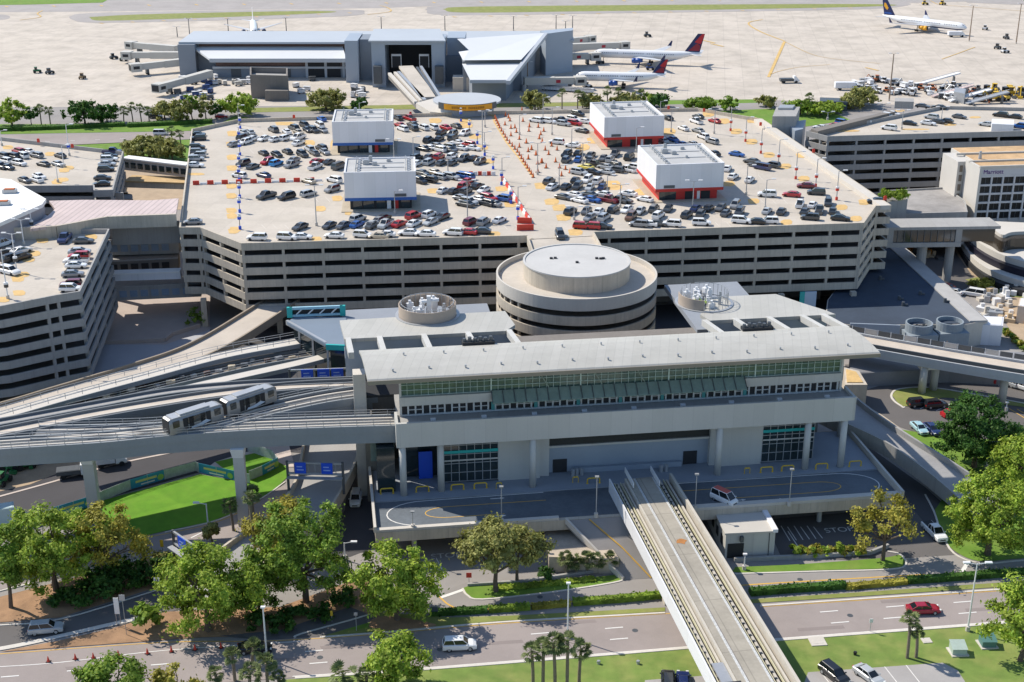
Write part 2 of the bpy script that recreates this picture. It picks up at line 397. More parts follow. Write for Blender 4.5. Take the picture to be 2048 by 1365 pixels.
# grass strips, mulch and islands
sheet('grass_strip', pp(0, (640, 1274), (770, 1263), (1000, 1243), (1330, 1224), (1330, 1216), (1010, 1233), (900, 1236), (760, 1226)), .07, GRASS_D)
sheet('grass_strip', pp(0, (600, 1269), (735, 1258), (745, 1240), (735, 1233), (700, 1240)), .09, GRASS)
sheet('mulch_bed', rounded(0, [(737, 1256), (745, 1240), (780, 1234), (850, 1245), (870, 1254), (790, 1262)]), .11, MULCH)
sheet('grass_strip', pp(0, (1500, 1208), (1700, 1195), (2048, 1172), (2300, 1150), (2300, 1143), (2048, 1163), (1700, 1187), (1500, 1200)), .07, GRASS_D)
sheet('grass_island', rounded(0, [(925, 1178), (960, 1170), (1100, 1166), (1225, 1152), (1242, 1156), (1225, 1166), (1100, 1185), (965, 1199), (935, 1190)]), .12, GRASS)
kerb([(925, 1178), (935, 1192), (965, 1200), (1100, 1186), (1225, 1167), (1246, 1158), (1242, 1145)], .3)
sheet('grass_island', rounded(0, [(1470, 1136), (1600, 1130), (1760, 1118), (1800, 1112), (1808, 1130), (1780, 1138), (1640, 1142), (1480, 1147)]), .12, GRASS)
kerb([(1470, 1149), (1640, 1144), (1780, 1140), (1812, 1130), (1800, 1110), (1775, 1104)], .3)
sheet('lawn', rounded(0, [(1870, 1020), (1900, 990), (2000, 960), (2200, 960), (2300, 1110), (2048, 1118), (1960, 1124), (1905, 1100), (1880, 1060)]), .1, GRASS)
kerb([(1850, 990), (1868, 1025), (1882, 1065), (1908, 1108), (1962, 1128), (2048, 1122), (2200, 1112)], .3)
# left hand side
sheet('service_road', pp(0, (-300, 1340), (-300, 1255), (0, 1248), (120, 1238), (300, 1182), (470, 1125), (560, 1125), (470, 1190), (240, 1252), (100, 1281), (0, 1297)), .055, ASPH)
sheet('mulch_bed', pp(0, (-300, 1250), (-300, 1200), (0, 1195), (330, 1110), (420, 1100), (480, 1125), (300, 1180), (120, 1236), (0, 1246)), .08, MULCH)
sheet('mulch_bed', pp(0, (0, 1305), (120, 1282), (240, 1254), (330, 1225), (560, 1215), (740, 1150), (760, 1240), (590, 1272), (400, 1276), (330, 1281)), .08, MULCH)
line('edge_strip', [(-30, 1304), (60, 1287), (240, 1246), (275, 1238)], .9, KERB, .1)
sheet('slip_road', pp(0, (520, 1281), (640, 1275), (760, 1240), (700, 1215), (560, 1262), (440, 1273)), .095, ASPH)
kerb([(-100, 1262), (0, 1252), (120, 1240), (300, 1186), (450, 1135)], .25)
kerb([(590, 1277), (600, 1270), (700, 1242), (740, 1230)], .3)
sheet('upper_road', pp(0, (-300, 1180), (0, 1125), (330, 1066), (440, 1040), (560, 975), (620, 960), (620, 1010), (500, 1085), (350, 1110), (0, 1180), (-300, 1250)), .05, ASPH_R)
kerb([(-100, 1205), (0, 1183), (200, 1135), (345, 1110)], .3)
kerb([(330, 1066), (440, 1040), (520, 1000), (570, 965)], .25)
line('edge_line', [(-100, 1150), (60, 1118), (330, 1069), (440, 1043), (520, 1003)], .15, LINE_Y, .07)
line('lane_arrow', [(382, 1077), (404, 1066)], .25, LINE_W, .07, n=1)
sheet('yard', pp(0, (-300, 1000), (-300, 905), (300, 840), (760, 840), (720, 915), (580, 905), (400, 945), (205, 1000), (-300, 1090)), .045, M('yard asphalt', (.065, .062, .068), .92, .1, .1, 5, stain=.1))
sheet('lawn', pp(0, (150, 1015), (205, 1002), (400, 950), (480, 964), (520, 968), (575, 935), (580, 950), (548, 982), (480, 1022), (420, 1045), (330, 1063), (240, 1085), (150, 1090)), .09, grassmat('bright lawn', (.12, .27, .012), (.1, .27, .008), (.15, .3, .02)))
sheet('lawn', pp(0, (430, 925), (520, 905), (575, 935), (520, 968), (480, 964)), .092, MATS['bright lawn'])
sheet('path', pp(0, (400, 948), (430, 925), (575, 880), (590, 935), (575, 935), (510, 908), (440, 930), (470, 958)), .085, M('pinkish path', (.55, .47, .42), .9, .1, .3))
sheet('earth', pp(0, (-200, 985), (0, 945), (120, 925), (180, 905), (210, 910), (60, 970), (-200, 1030)), .07, BROWN)
line('edge_strip', [(-30, 1002), (80, 972), (230, 930), (350, 905)], .5, M('pinkish path', (0, 0, 0)), .1)
# right hand side
sheet('car_park', pp(0, (1690, 730), (2400, 700), (2400, 880), (1950, 905), (1800, 855), (1700, 800)), .05, ASPH)
sheet('paving', pp(0, (1690, 735), (1900, 700), (2300, 700), (2300, 745), (1900, 745), (1760, 772), (1700, 790)), .06, M('grey paving', (.3, .29, .28), .9, .1, .3))
sheet('grass_island', rounded(0, [(1784, 792), (1800, 780), (1870, 778), (2000, 800), (2300, 835), (2300, 850), (1930, 800), (1870, 802), (1808, 814)]), .12, GRASS_D)
kerb([(2100, 818), (2000, 799), (1870, 777), (1800, 779), (1783, 790), (1788, 803), (1808, 817)], .4)
sheet('lawn', pp(0, (1800, 860), (1850, 868), (1900, 880), (2300, 880), (2300, 1000), (1990, 990), (1950, 960)), .09, GRASS)
line('kerb_walk', [(1700, 800), (1760, 835), (1820, 880), (1930, 960), (1985, 990)], 1.6, M('tan walkway', (.5, .42, .32), .9, .2, .5), .11)
for k, (x, y) in enumerate([(1808, 815), (1840, 819), (1872, 823), (1903, 826)]): line('bay_line', [(x, y), (x+28, y-14)], .15, LINE_W, .07, n=1)
for k in range(5): line('bay_line', [(2018+k*16, 818+k*1), (2070+k*16, 850+k)], .2, LINE_Y, .07, n=1)
for x, y in [(1985, 768), (2005, 770), (2035, 778)]: line('bay_line', [(x, y-10), (x+14, y+6)], .14, LINE_W, .07, n=1)
sheet('earth', pp(0, (1860, 470), (2300, 520), (2300, 700), (2040, 690), (1980, 600), (1880, 560)), .05, BROWN)
sheet('grass_verge', rounded(0, [(1930, 560), (1980, 555), (2060, 575), (2100, 600), (2000, 590)]), .1, GRASS_D)
sheet('alley', pp(0, (1690, 870), (1745, 900), (1850, 975), (1960, 1075), (1890, 1095), (1820, 1012), (1760, 985), (1690, 960)), .058, ASPH_D)  # dark sheet, paints the deep shade in the gap between plaza and ramp
sheet('car_park', pp(0, (1800, 500), (1900, 490), (1950, 560), (1900, 610), (1850, 570)), .07, ASPH)
sheet('alley', pp(0, (700, 930), (745, 930), (765, 1090), (700, 1115), (640, 1120), (690, 1020)), .06, ASPH_D)  # near-black sheet, its colour deepens the shade of the alley
# courtyard between the garages
sheet('courtyard', pp(0, (190, 690), (215, 600), (420, 590), (420, 660), (330, 690)), .05, M('pink paving', (.43, .36, .32), .9, .1, .3))
sheet('courtyard', pp(0, (130, 780), (190, 690), (345, 685), (420, 660), (420, 720), (200, 800)), .045, M('cool paving', (.40, .40, .42), .9, .08, .2))
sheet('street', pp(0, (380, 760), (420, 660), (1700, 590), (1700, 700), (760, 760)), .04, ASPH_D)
PATCH = M('road patch', (.255, .215, .2), .92, .1, .3, 5)
rp_ = random.Random(3)
for x, y, w_ in [(180, 1332, 50), (700, 1290, 60), (1010, 1283, 34), (1120, 1245, 70), (1640, 1255, 46), (1790, 1200, 30), (1990, 1215, 60), (560, 1318, 40), (300, 1345, 40)]:
    sheet('road_patch', pp(0, (x-w_, y+w_*.06), (x+w_, y-w_*.07), (x+w_+4, y+6-w_*.07), (x-w_+3, y+6+w_*.06)), .062, PATCH)
for x, y in [(640, 1316), (1270, 1262), (1700, 1232), (1080, 1195), (880, 1300), (1600, 1160)]:
    b = MB(); b.cyl((*P(x, y, 0), .03), .42, .045, 16); structure(b.build('manhole_cover', STEEL_D))
# ================================================================ parking garages
def facade_cols(root, a, b, step, z0, z1, mat, first=0, wid=.55, last=0):
    a, b = Vector(a), Vector(b); L = (b-a).length; d = (b-a)/L; n = Vector((-d.y, d.x))
    k = first
    while k <= L-last+.01:
        p = a+d*k+n*.42
        m = MB(); m.box((p.x, p.y, z0), (wid, .7, z1-z0), atan2(d.y, d.x)); m.build('column', mat, root); k += step
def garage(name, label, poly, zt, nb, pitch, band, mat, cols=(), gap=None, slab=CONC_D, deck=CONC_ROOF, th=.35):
    """poly counter-clockwise; gap = (i, j): no top parapet from point i to point j"""
    cx = sum(p[0] for p in poly)/len(poly); cy = sum(p[1] for p in poly)/len(poly)
    g = thing(name, label, 'parking garage', (cx, cy, 0))
    for k in range(nb):
        m = MB(); t = zt-k*pitch
        if k == 0 and gap:
            i, j = gap; m.wall(poly[j:]+poly[:i+1] if j > i else poly[j:i+1], t-band, t, th, closed=False)
        else: m.wall(poly, t-band, t, th)
        m.build('parapet', mat, g)
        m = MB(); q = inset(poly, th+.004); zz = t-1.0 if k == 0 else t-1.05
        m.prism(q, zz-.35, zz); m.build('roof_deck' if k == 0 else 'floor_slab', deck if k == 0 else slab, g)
    zb = zt-(nb-1)*pitch-band
    for a, b, step, f, l in cols: facade_cols(g, poly[a], poly[b % len(poly)], step, zb+.05, zt-band*.5, mat, f, last=l)
    return g, zb
ZR = 21.8; ZD = 20.8
A = dict(bl=P(358, 455, ZR), l1=P(400, 455, ZR), l2=P(482, 487, ZR), n1=P(1055, 471, ZR), n2=P(1187, 464, ZR),
         f2=P(1728, 446, ZR), r1=P(1752, 412, ZR), r2=P(1783, 411, ZR), b4=P(1525, 238, ZR), b3=P(1395, 216, ZR), b1=P(1005, 222, ZR), b0=P(640, 233, ZR), bb=P(478, 238, ZR), ll=P(383, 258, ZR))
MG_POLY = [A[k] for k in ('n2', 'f2', 'r1', 'r2', 'b4', 'b3', 'b1', 'b0', 'bb', 'll', 'bl', 'l1', 'l2', 'n1')]
MG, MGB = garage('parking_garage', 'large central parking garage with four boxes on its crowded roof deck', MG_POLY, ZR, 6, 2.75, 1.62, CONC,
    cols=[(0, 1, 8.2, 3.5, 0), (1, 2, 5.5, 0, 0), (2, 3, 4.6, .4, 0), (10, 11, 3.6, .4, 0), (11, 12, 7.2, .4, 0), (12, 13, 8.3, .3, 0), (13, 14, 8, 1, 0)], gap=(13, 0))
# ground storey: piers and a dark core
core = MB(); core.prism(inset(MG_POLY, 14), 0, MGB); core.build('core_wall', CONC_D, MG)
for x, y in [(490, 690), (410, 655), (1703, 640), (1635, 600), (1720, 598), (560, 668), (1560, 645), (640, 660), (1480, 640)]:
    p = P(x, y, 0); m = MB(); m.box((p[0], p[1]+.8, 0), (1.2, 1.2, MGB), .12); m.build('pier', CONC, MG)
# thick sunlit coping along the right hand edge
a, b = Vector(A['r2']), Vector(A['b4']); m = MB(); d = (b-a).normalized(); n = Vector((-d.y, d.x))
m.prism([tuple(a+n*.36), tuple(b+n*.36), tuple(b+n*2.6), tuple(a+n*2.6)], ZD, ZR+.02); m.build('coping', CONC_L, MG)
# ochre hatching and arrows painted on the deck
m = MB()
def cropA(X, Y): return 360+X/5.055, 220+Y/5.055
def cropB(X, Y): return 740+X/5.055, 220+Y/5.055
def cropC(X, Y): return 1040+X/5.055, 210+Y/5.055
def cropD(X, Y): return 1380+X/4.876, 210+Y/4.876
PK = [0]
def patch(px, py, w, h, z=ZD+.012, root=None):
    r = random.uniform; m = MB(); PK[0] += 1; z += (PK[0] % 7)*.006
    m.face([(*P(px+a*w/2, py+b*h/2, z), z) for a, b in ((-1, -.6+r(-.3, .3)), (-.4, -1), (.6, -1), (1, -.3), (.9, .6), (.3, 1), (-.8, .9))])
    m.build('painted_hatching', OCHRE, root or MG)
for X, Y in [(530, 240), (520, 350), (525, 480), (525, 590), (520, 770), (520, 870), (520, 1020), (525, 1075), (560, 1210), (540, 1225), (1310, 335), (1420, 1000), (1590, 895), (1380, 1310)]: patch(*cropA(X, Y), 22, 11)
for X, Y in [(1060, 140)]: patch(*cropA(X, Y), 40, 7)
patch(*cropA(165, 650), 34, 5); patch(*cropA(1545, 380), 10, 30); patch(*cropA(1700, 1000), 16, 26)
for X, Y in [(960, 110), (975, 160), (1060, 270), (1130, 385), (1195, 520), (640, 820), (1330, 800), (1420, 960), (660, 110), (1255, 1255)]: patch(*cropB(X, Y), 26, 10)
for X, Y in [(220, 820), (320, 980), (400, 1040), (440, 1140), (630, 430), (940, 800), (960, 830), (560, 1290), (1230, 880), (750, 360), (1500, 270)]: patch(*cropC(X, Y), 30, 13)
for X, Y in [(450, 260), (600, 360), (770, 490), (930, 600), (1110, 720), (1480, 1000), (1620, 1110), (610, 150), (1090, 490), (380, 770), (620, 940), (940, 1145), (1700, 950), (330, 160), (180, 90)]: patch(*cropD(X, Y), 24, 11)
m = MB()
for L in ([(1240, 60), (1260, 130), (1380, 330), (1500, 480), (1650, 680)],):
    m.path([(*P(*cropB(X, Y), ZD), ZD+.02) for X, Y in L], .55, 0)
m.path([(*P(*cropB(X, Y), ZD), ZD+.02) for X, Y in [(1180, 10), (1240, 60)]], 1.6, 0)
m.build('painted_line', OCHRE, MG)
m = MB()
m.path([(*P(375, 369.5, ZD), ZD+.015), (*P(660, 363, ZD), ZD+.015)], .25, 0); m.build('painted_line', LINE_W, MG)
# bay lines, thin and worn
m = MB()
WORN = M('worn bay paint', (.62, .58, .52), .9, .1, .5)
for y0, x0, x1 in [(262, 500, 640), (300, 500, 650), (330, 500, 660), (395, 490, 660), (450, 500, 1030), (290, 830, 930), (318, 850, 960), (345, 860, 1010), (400, 880, 1020), (300, 1110, 1260), (345, 1110, 1260), (400, 1130, 1690), (445, 1200, 1680), (350, 1470, 1640)]:
    for x in range(x0, x1, 23):
        if random.random() < .5: m = MB(); m.path([(*P(x, y0, ZD), ZD+.013), (*P(x+9, y0+9, ZD), ZD+.013)], .1, 0); m.build('bay_line', WORN, MG)
# ---------------------------------------------------------------- white boxes on the roof
def roof_box(label, fl, fr, bl, zb, zt, trim, side, base_doors):
    """fl, fr front bottom corners and bl back left bottom corner, pixels at the height zb"""
    o = Vector(P(*fl, zb)); u = Vector(P(*fr, zb))-o; v = Vector(P(*bl, zb))-o
    uu = u.normalized(); vv = Vector((-uu.y, uu.x)); D = v.dot(vv); W = u.length; an = atan2(uu.y, uu.x)
    def T(a, b): q = o+uu*a+vv*b; return (q.x, q.y)
    root = thing('rooftop_pavilion', label, 'rooftop building', (*T(W/2, D/2), ZD))
    q = [T(0, 0), T(W, 0), T(W, D), T(0, D)]
    m = MB(); m.prism(q, zb+.7, zt-.5); m.build('cladding', WALL_W, root)
    m = MB(); m.wall(q, zt-.5, zt, .4); m.build('roof_edge', WALL_W, root)
    m = MB(); m.prism(inset(q, .41), zt-.5, zt-.3); m.build('roof', M('grey roof membrane', (.46, .46, .45), .8, .08, .3, 3, stain=.12), root)
    m = MB(); m.prism(inset(q, -.06), zb, zb+.7); m.build('trim_band', trim, root)
    m = MB(); i = inset(q, 1.1); m.prism(i, ZD, zb); m.build('base', side, root)
    m = MB(); m.prism(inset(q, -.9), ZD+.01, ZD+.16); m.build('plinth', M('plinth concrete', (.45, .38, .28), .9, .15, .4), root)
    for f, w, kind in base_doors:
        a = Vector(i[0]).lerp(Vector(i[1]), f); m = MB(); p = a-vv*.04
        m.box((p.x, p.y, ZD+.17), (w, .08, 2.1 if zb-ZD > 2.3 else zb-ZD-.3), an)
        m.build('door' if kind != 'g' else 'window', {'d': DARK, 'g': GLASS, 'r': RED_T, 'w': WHITE}[kind], root)
    m = MB(); p = T(W*(.2 if trim is RED_T else .78), -.05); m.box((*p, zb+.85), (2.6, .06, .7), an); m.build('sign_plate', STEEL_D, root)
    # plant on the roof: low rails, ducts, units
    zz = zt-.3
    for a, b, sx, sy, h in [(.3, .62, 1.5, 1.3, 1), (.42, .55, 1.2, 1, .7), (.36, .8, .8, .8, 1.3), (.62, .78, 1, .7, .5), (.55, .35, .6, .6, .5)]:
        m = MB(); c = T(W*a, D*b); m.box((*c, zz), (sx, sy, h), an); m.box((c[0], c[1], zz+h), (sx*.7, sy*.7, .12), an); m.build('air_unit', STEEL, root)
    for b0, b1, n in ((.14, .9, 7), (.86, .92, 7)):
        m = MB()
        for k in range(n+1):
            t = k/n; c = T(W*(.16 if b0 < .5 else .86), D*(.1+.8*t)); m.tube((*c, zz), (*c, zz+1), .07, 5)
            if k: m.tube((*pc, zz+.95), (*c, zz+.95), .06, 5); m.tube((*pc, zz+.5), (*c, zz+.5), .05, 5)
            m.box((c[0]+.7*uu.x, c[1]+.7*uu.y, zz), (.5, .9, .4), an); pc = c
        m.build('guard_rail', STEEL, root)
    m = MB()
    for t in (.35, .65): m.obox((*T(W*.16, D*t), zz+.02), (uu.x*W*.68, uu.y*W*.68, 0), (vv.x*.25, vv.y*.25, 0), (0, 0, .12))
    m.build('duct', STEEL, root)
    return root
dB = [(.12, 2, 'g'), (.3, 2.4, 'g'), (.5, 2, 'g'), (.63, .9, 'w'), (.75, .9, 'r'), (.9, 2, 'g')]
dR = [(.1, 2.6, 'g'), (.2, 2.6, 'g'), (.52, 2, 'd'), (.68, .7, 'w'), (.8, 2.2, 'd')]
BOX1 = roof_box('white box with blue trim on the roof deck, the farther of the two blue ones', (666, 292), (787, 290), (656, 266), 23.2, 29.6, BLUE_T, DARK, dB)
BOX2 = roof_box('white box with blue trim on the roof deck, the nearer of the two blue ones', (690, 403), (833, 400), (680, 372), 23.2, 29.9, BLUE_T, DARK, dB)
BOX3 = roof_box('white box with red trim on the roof deck, the farther of the two red ones', (1208, 281), (1327, 277), (1177, 249), 23.2, 29.4, RED_T, RED_T, dR)
BOX4 = roof_box('white box with red trim on the roof deck, the nearer of the two red ones', (1311, 385), (1446, 380), (1272, 343), 23.2, 29.7, RED_T, RED_T, dR)
# ---------------------------------------------------------------- spiral ramp
HC = (*P(1153, 546, 21), 0); HR = 15.9
hx = thing('spiral_ramp', 'round concrete spiral ramp with a raised drum in front of the garage', 'spiral ramp', (HC[0], HC[1], 0))
for k in range(6):
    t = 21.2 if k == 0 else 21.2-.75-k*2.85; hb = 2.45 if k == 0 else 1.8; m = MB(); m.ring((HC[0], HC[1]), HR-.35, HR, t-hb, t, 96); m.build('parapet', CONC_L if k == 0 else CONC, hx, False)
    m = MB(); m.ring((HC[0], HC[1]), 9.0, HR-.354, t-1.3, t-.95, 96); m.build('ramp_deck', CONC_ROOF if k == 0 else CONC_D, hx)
m = MB(); m.cyl((HC[0], HC[1], 0), 10.5, 23.5, 96); m.build('drum', CONC, hx)
m = MB(); m.ring((HC[0], HC[1]), 10.2, 10.62, 23.5, 23.75, 96); m.cyl((HC[0], HC[1], 23.5), 10.2, .08, 96); m.build('drum_roof', M('drum roof', (.50, .49, .47), .85, .06, .2, 2, stain=.08), hx)
for dx, dy in [(-5, 1), (-4.2, 1.2), (4, 1), (4.8, .8), (0, -1.5), (5.3, 1)]:
    m = MB(); m.box((HC[0]+dx, HC[1]+dy, 23.58), (.6, .5, .3)); m.build('roof_vent', DARK, hx)
for k in range(7):
    a = R(168+k*9); m = MB(); m.box((HC[0]+cos(a)*(HR-.6), HC[1]+sin(a)*(HR-.6), 5), (.5, .5, 15.4), a); m.build('column', CONC, hx)
# link between the deck and the ramp
q = [A['n1'], A['n2'], (HC[0]+6, HC[1]+14.4), (HC[0]-8.5, HC[1]+13)]
lk = MB(); lk.prism(q, 19.9, ZD-.01); o = lk.build('ramp_bridge', CONC_ROOF); tag(o, 'short concrete bridge from the roof deck onto the spiral ramp', 'ramp')
for s, e in ((q[0], q[3]), (q[1], q[2])): m = MB(); m.bar((*s, ZR-.1), (*e, ZR-.4), .35, 1.7); m.build('parapet', CONC, o)
# ---------------------------------------------------------------- other garages
def PL(z, *pts): return [P(x, y, z) for x, y in pts]
lg = [P(0, 613, ZR), P(111, 591, ZR), P(160, 583, ZR), P(219, 458, ZR)]
lg_poly = [(-150, 212), *lg, (-150, lg[3][1]+1)]
LG, LGB = garage('parking_garage', 'left parking garage with stepped concrete bands, cut by the photo edge', lg_poly, ZR, 7, 2.75, 1.5, CONC_G, cols=[(0, 1, 14, 6, 0), (1, 2, 12, 8.5, 0), (2, 3, 4.4, .4, 0), (3, 4, 11, 2, 0)])
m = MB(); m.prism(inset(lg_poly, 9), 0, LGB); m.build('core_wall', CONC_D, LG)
ug = [P(-90, 373, ZR), P(186, 371, ZR), P(187, 381, ZR), P(226, 380, ZR), P(247, 303, ZR), P(0, 274, ZR)]
UG, UGB = garage('parking_garage', 'left parking garage beyond the white octagonal roof', [*ug, (-175, ug[5][1]+12)], ZR, 7, 2.75, 1.7, CONC_G, cols=[(3, 4, 6, .4, 0)])
m = MB(); m.bar((ug[0][0]+40, ug[0][1]+.9, 20), (ug[1][0]-.5, ug[1][1]+.9, 20), .5, 9); m.build('side_wall', CONC_G, UG)
m = MB(); m.prism(inset([*ug, (-175, ug[5][1]+12)], 9), 0, 17); m.build('core_wall', CONC_D, UG)
rg = [P(1655, 273, ZR), P(2050, 262, ZR), (215, 380), (215, 400), P(1885, 212, ZR), P(1700, 248, ZR), P(1612, 262, ZR)]
RG, RGB = garage('parking_garage', 'right parking garage with deep grey bands behind the hotel', rg, ZR, 8, 2.75, 1.55, CONC_G, cols=[(0, 1, 8.3, .3, 0), (1, 2, 8.3, 4, 0), (6, 0, 5, .4, 0)])
m = MB(); m.prism(inset(rg, 9), 0, ZD-1.6); m.build('core_wall', CONC_D, RG)
m = MB(); m.prism(PL(ZR+1.2, (1790, 196), (1828, 197), (1828, 204), (1790, 203)), ZD, ZR+1.2); o = m.build('stair_house', CONC_G, RG)
m = MB(); m.prism(PL(ZR+1.5, (1984, 238), (2028, 240), (2028, 250), (1984, 248)), ZD, ZR+1.5); o = m.build('stair_house', WALL_W, RG)
m = MB(); m.prism(PL(ZR+.6, (1622, 258), (1780, 222), (1790, 224), (1636, 263)), ZD, ZR+.6); m.build('ramp_wall', CONC_D, RG)
m = MB()
for px, py, w_, h_ in [(1690, 262, 60, 4), (1830, 259, 60, 3), (1800, 222, 20, 4), (1950, 235, 24, 4), (1900, 250, 26, 4)]: patch(px, py, w_, h_, ZD+.015, RG)
m = MB()
for X, Y in [(760, 290), (1040, 500), (970, 540), (900, 690), (960, 680), (860, 720), (120, 190)]: patch(X/7.585, 270+Y/7.585, 22, 8, ZD+.015, UG)
m = MB()
for X, Y in [(640, 310), (520, 510), (430, 600), (350, 830), (270, 900), (290, 1110), (1380, 260), (50, 1210)]: patch(X/7.583, 440+Y/7.583, 26, 11, ZD+.015, LG)
# lift tower at the right back corner of the big garage
t = thing('lift_tower', 'grey blue concrete lift tower at the far right corner of the roof deck', 'tower', (*P(1580, 285, 10), 0))
m = MB(); m.prism(PL(25, (1553, 214), (1600, 214), (1592, 233), (1545, 233)), 0, 25); m.build('shaft', CONC_G, t)
m = MB(); m.prism(PL(22, (1572, 245), (1612, 240), (1606, 258), (1590, 262)), 0, 22); m.build('stair_wall', PANEL_B, t)
m = MB(); m.prism(PL(25.6, (1560, 210), (1590, 210), (1585, 216), (1556, 216)), 24, 25.6); m.build('machine_room', STEEL, t)
# ================================================================ train station building
TO = Vector((-17.1, 189.4)); TU = Vector((.9905, .1377)); TV = Vector((-.1377, .9905)); TA = atan2(TU.y, TU.x)
def T(a, b, z=None):
    q = TO+TU*a+TV*b
    return (q.x, q.y) if z is None else (q.x, q.y, z)
def tb(m, a0, a1, b0, b1, z0, z1, mi=0):      # box in the building's own axes
    m.obox(T(a0, b0, z0), (TU*(a1-a0)).to_3d(), (TV*(b1-b0)).to_3d(), (0, 0, z1-z0), mi)
def part(name, mat, root, *boxes):
    for k in boxes:
        m = MB(); tb(m, *k); o = m.build(name, mat, root)
    return o
ST = thing('station_building', 'long train station with a curved pale roof and a glass front on white columns', 'station', (*T(36, 10), 0))
# curved canopy roof
prof = [(-1.0, 25.7), (-.6, 26.05), (2, 26.55), (4.5, 26.85), (7, 26.95), (9, 26.75), (10.6, 26.35)]
m = MB(); L = []
for b, z in prof: L.append((T(-5+b*-.08, b, z), T(76.2-b*.17, b, z)))
m.strip([l for l, r in L], [r for l, r in L], .45); m.build('roof', ROOF_T, ST)
m = MB(); m.bar(T(-4.95, -1.1, 25.95), T(76.3, -1.1, 25.95), .2, .6); m.build('roof_edge', M('bronze trim', (.25, .22, .17), .5, .05, 1), ST)
for k in range(14):
    a = -1+k*5.6; m = MB(); m.cyl(T(a, 1.2+(k % 2)*.4, 26.5), .16, .35, 8); m.build('roof_vent', STEEL, ST)
for k in range(12):
    a = 1+k*6.3; m = MB(); m.cyl(T(a, 6.3, 27.02), .14, .35, 8); m.build('roof_vent', STEEL, ST)
for a in (13.2, 59.5):                                             # plant in a slot of the roof
    part('plant_slot', DARK, ST, (a-2.6, a+2.6, 9.6, 11, 26.6, 27.12))
    for k in range(6): m = MB(); m.cyl(T(a-2.2+k*.85, 10.3, 27.12), .3, .5+.2*(k % 2), 8); m.build('plant_unit', STEEL_D, ST)
# rear roof with the light wells and their beams
def arc_cut(a0, a1, b0, b1):
    return None
hx2 = Vector(HC[:2])-TO; hca, hcb = hx2.dot(TU), hx2.dot(TV)
def edge_b(a): return 36.5
rear = [(-8, 20.4), (19, 20.4), (21, 23), (20.2, 30), (-8.6, 29.3)]
m = MB(); m.prism([T(*k) for k in rear], 24.0, 24.6); m.build('rear_roof', ROOF_T, ST)
rear2 = [(54.5, 20.4), (77, 20.4), (76, 22.5), (73, 27), (70, 32), (56.5, 32), (55.5, 27), (53.6, 23.5)]
m = MB(); m.prism([T(*k) for k in rear2], 24.0, 24.6); m.build('rear_roof', ROOF_T, ST)
for a0, s in ((-7.4, 0), (-2.2, 0), (5.2, 0), (12.6, 0), (19.6, 0), (53.6, 0), (59, 0), (65, 0), (71, 0), (74.8, 0)):
    m = MB(); m.bar(T(a0, 20.9, 24.66), T(a0+.3, 10.3, 26.2), .9, 1.1); m.build('roof_beam', PANEL, ST)
part('well_floor', DARK, ST, (-6.5, 75, 12, 30, 17.4, 17.8))
part('back_wall', PANEL_B, ST, (-8, 20, 20.6, 21.1, 17.8, 23.98), (54.5, 75.5, 20.6, 21.1, 17.8, 23.98))
part('lower_roof', M('slate roof', (.25, .27, .30), .8, .1, .2, 2), ST, (-8, 20, 30.5, 55, 16, 17), (56, 71, 33, 58, 17, 18))
part('body', CONC_D, ST, (-4, 73, 14, 36, .1, 17.3))
# platform level
part('beam', PANEL, ST, (-.9, 73.3, -.6, -.1, 14.2, 18.3))
part('beam_end', PANEL, ST, (72.9, 73.3, -.09, 4, 14.2, 18.3), (-.9, -.5, -.09, 4, 14.2, 18.3))
part('platform_slab', CONC_G, ST, (-.49, 72.9, -.09, 14, 16.9, 17.75))
part('soffit', CONC_G, ST, (-.49, 72.9, -.09, 14, 14.25, 14.6))
for k in range(9): m = MB(); m.box(T(5+k*8, 1.2, 17.76), (.8, .5, .35), TA); m.build('light_fitting', STEEL_W, ST)
# screen doors: white frames with dark panes
FB = 3.2
part('door_screen', DARK, ST, (.2, 71.6, FB+.25, FB+.4, 17.75, 19.75))
m = MB(); tb(m, 0, 71.8, FB, FB+.25, 19.5, 19.75); tb(m, 0, 71.8, FB, FB+.25, 17.8, 18.05)
a = 0
while a < 71.8:
    tb(m, a, a+.26, FB+.02, FB+.23, 18.06, 19.49)
    if int(a/1.15) % 3: tb(m, a+.26, min(71.8, a+1.15), FB+.06, FB+.2, 18.75, 18.87)
    a += 1.15
m.build('door_frame', DOORF, ST)
for k in range(7): part('accent_pillar', M('muted teal', (.06, .26, .26), .5, .05, .5), ST, (14.4+k*6.85, 14.95+k*6.85, FB-.08, FB-.01, 18.06, 19.49))
part('upper_band', PANEL, ST, (0, 14.4, FB-.4, FB+.4, 19.76, 21.15), (55.5, 71.8, FB-.4, FB+.4, 19.76, 21.15), (14.4, 55.5, FB+.1, FB+.4, 19.76, 21.15))
gm = MB(); gm.strip([T(14.4, 1.2, 20.0), T(14.4, FB-.05, 21.4)], [T(55.5, 1.2, 20.0), T(55.5, FB-.05, 21.4)], .08); gm.build('glass_awning', GLASS_G, ST)
for k in range(24):
    a = 14.4+k*41.1/23; m = MB(); m.bar(T(a, 1.18, 20.12), T(a, FB-.05, 21.52), .1, .1); m.build('awning_rib', STEEL_D, ST)
part('curtain_glass', GLASS_T, ST, (.1, 71.7, FB+.3, FB+.36, 21.15, 26.2))
m = MB()
for k in range(66):
    a = .1+k*71.6/65; w_ = .2 if k % 13 == 0 else .06
    tb(m, a-w_/2, a+w_/2, FB+.12, FB+.29, 21.16, 26.1)
for z in (21.2, 22.1, 23.0, 23.9, 24.8): tb(m, .1, 71.7, FB+.14, FB+.28, z, z+.06)
m.build('mullion', M('pale mullion', (.50, .62, .57), .4, .04, 1), ST)
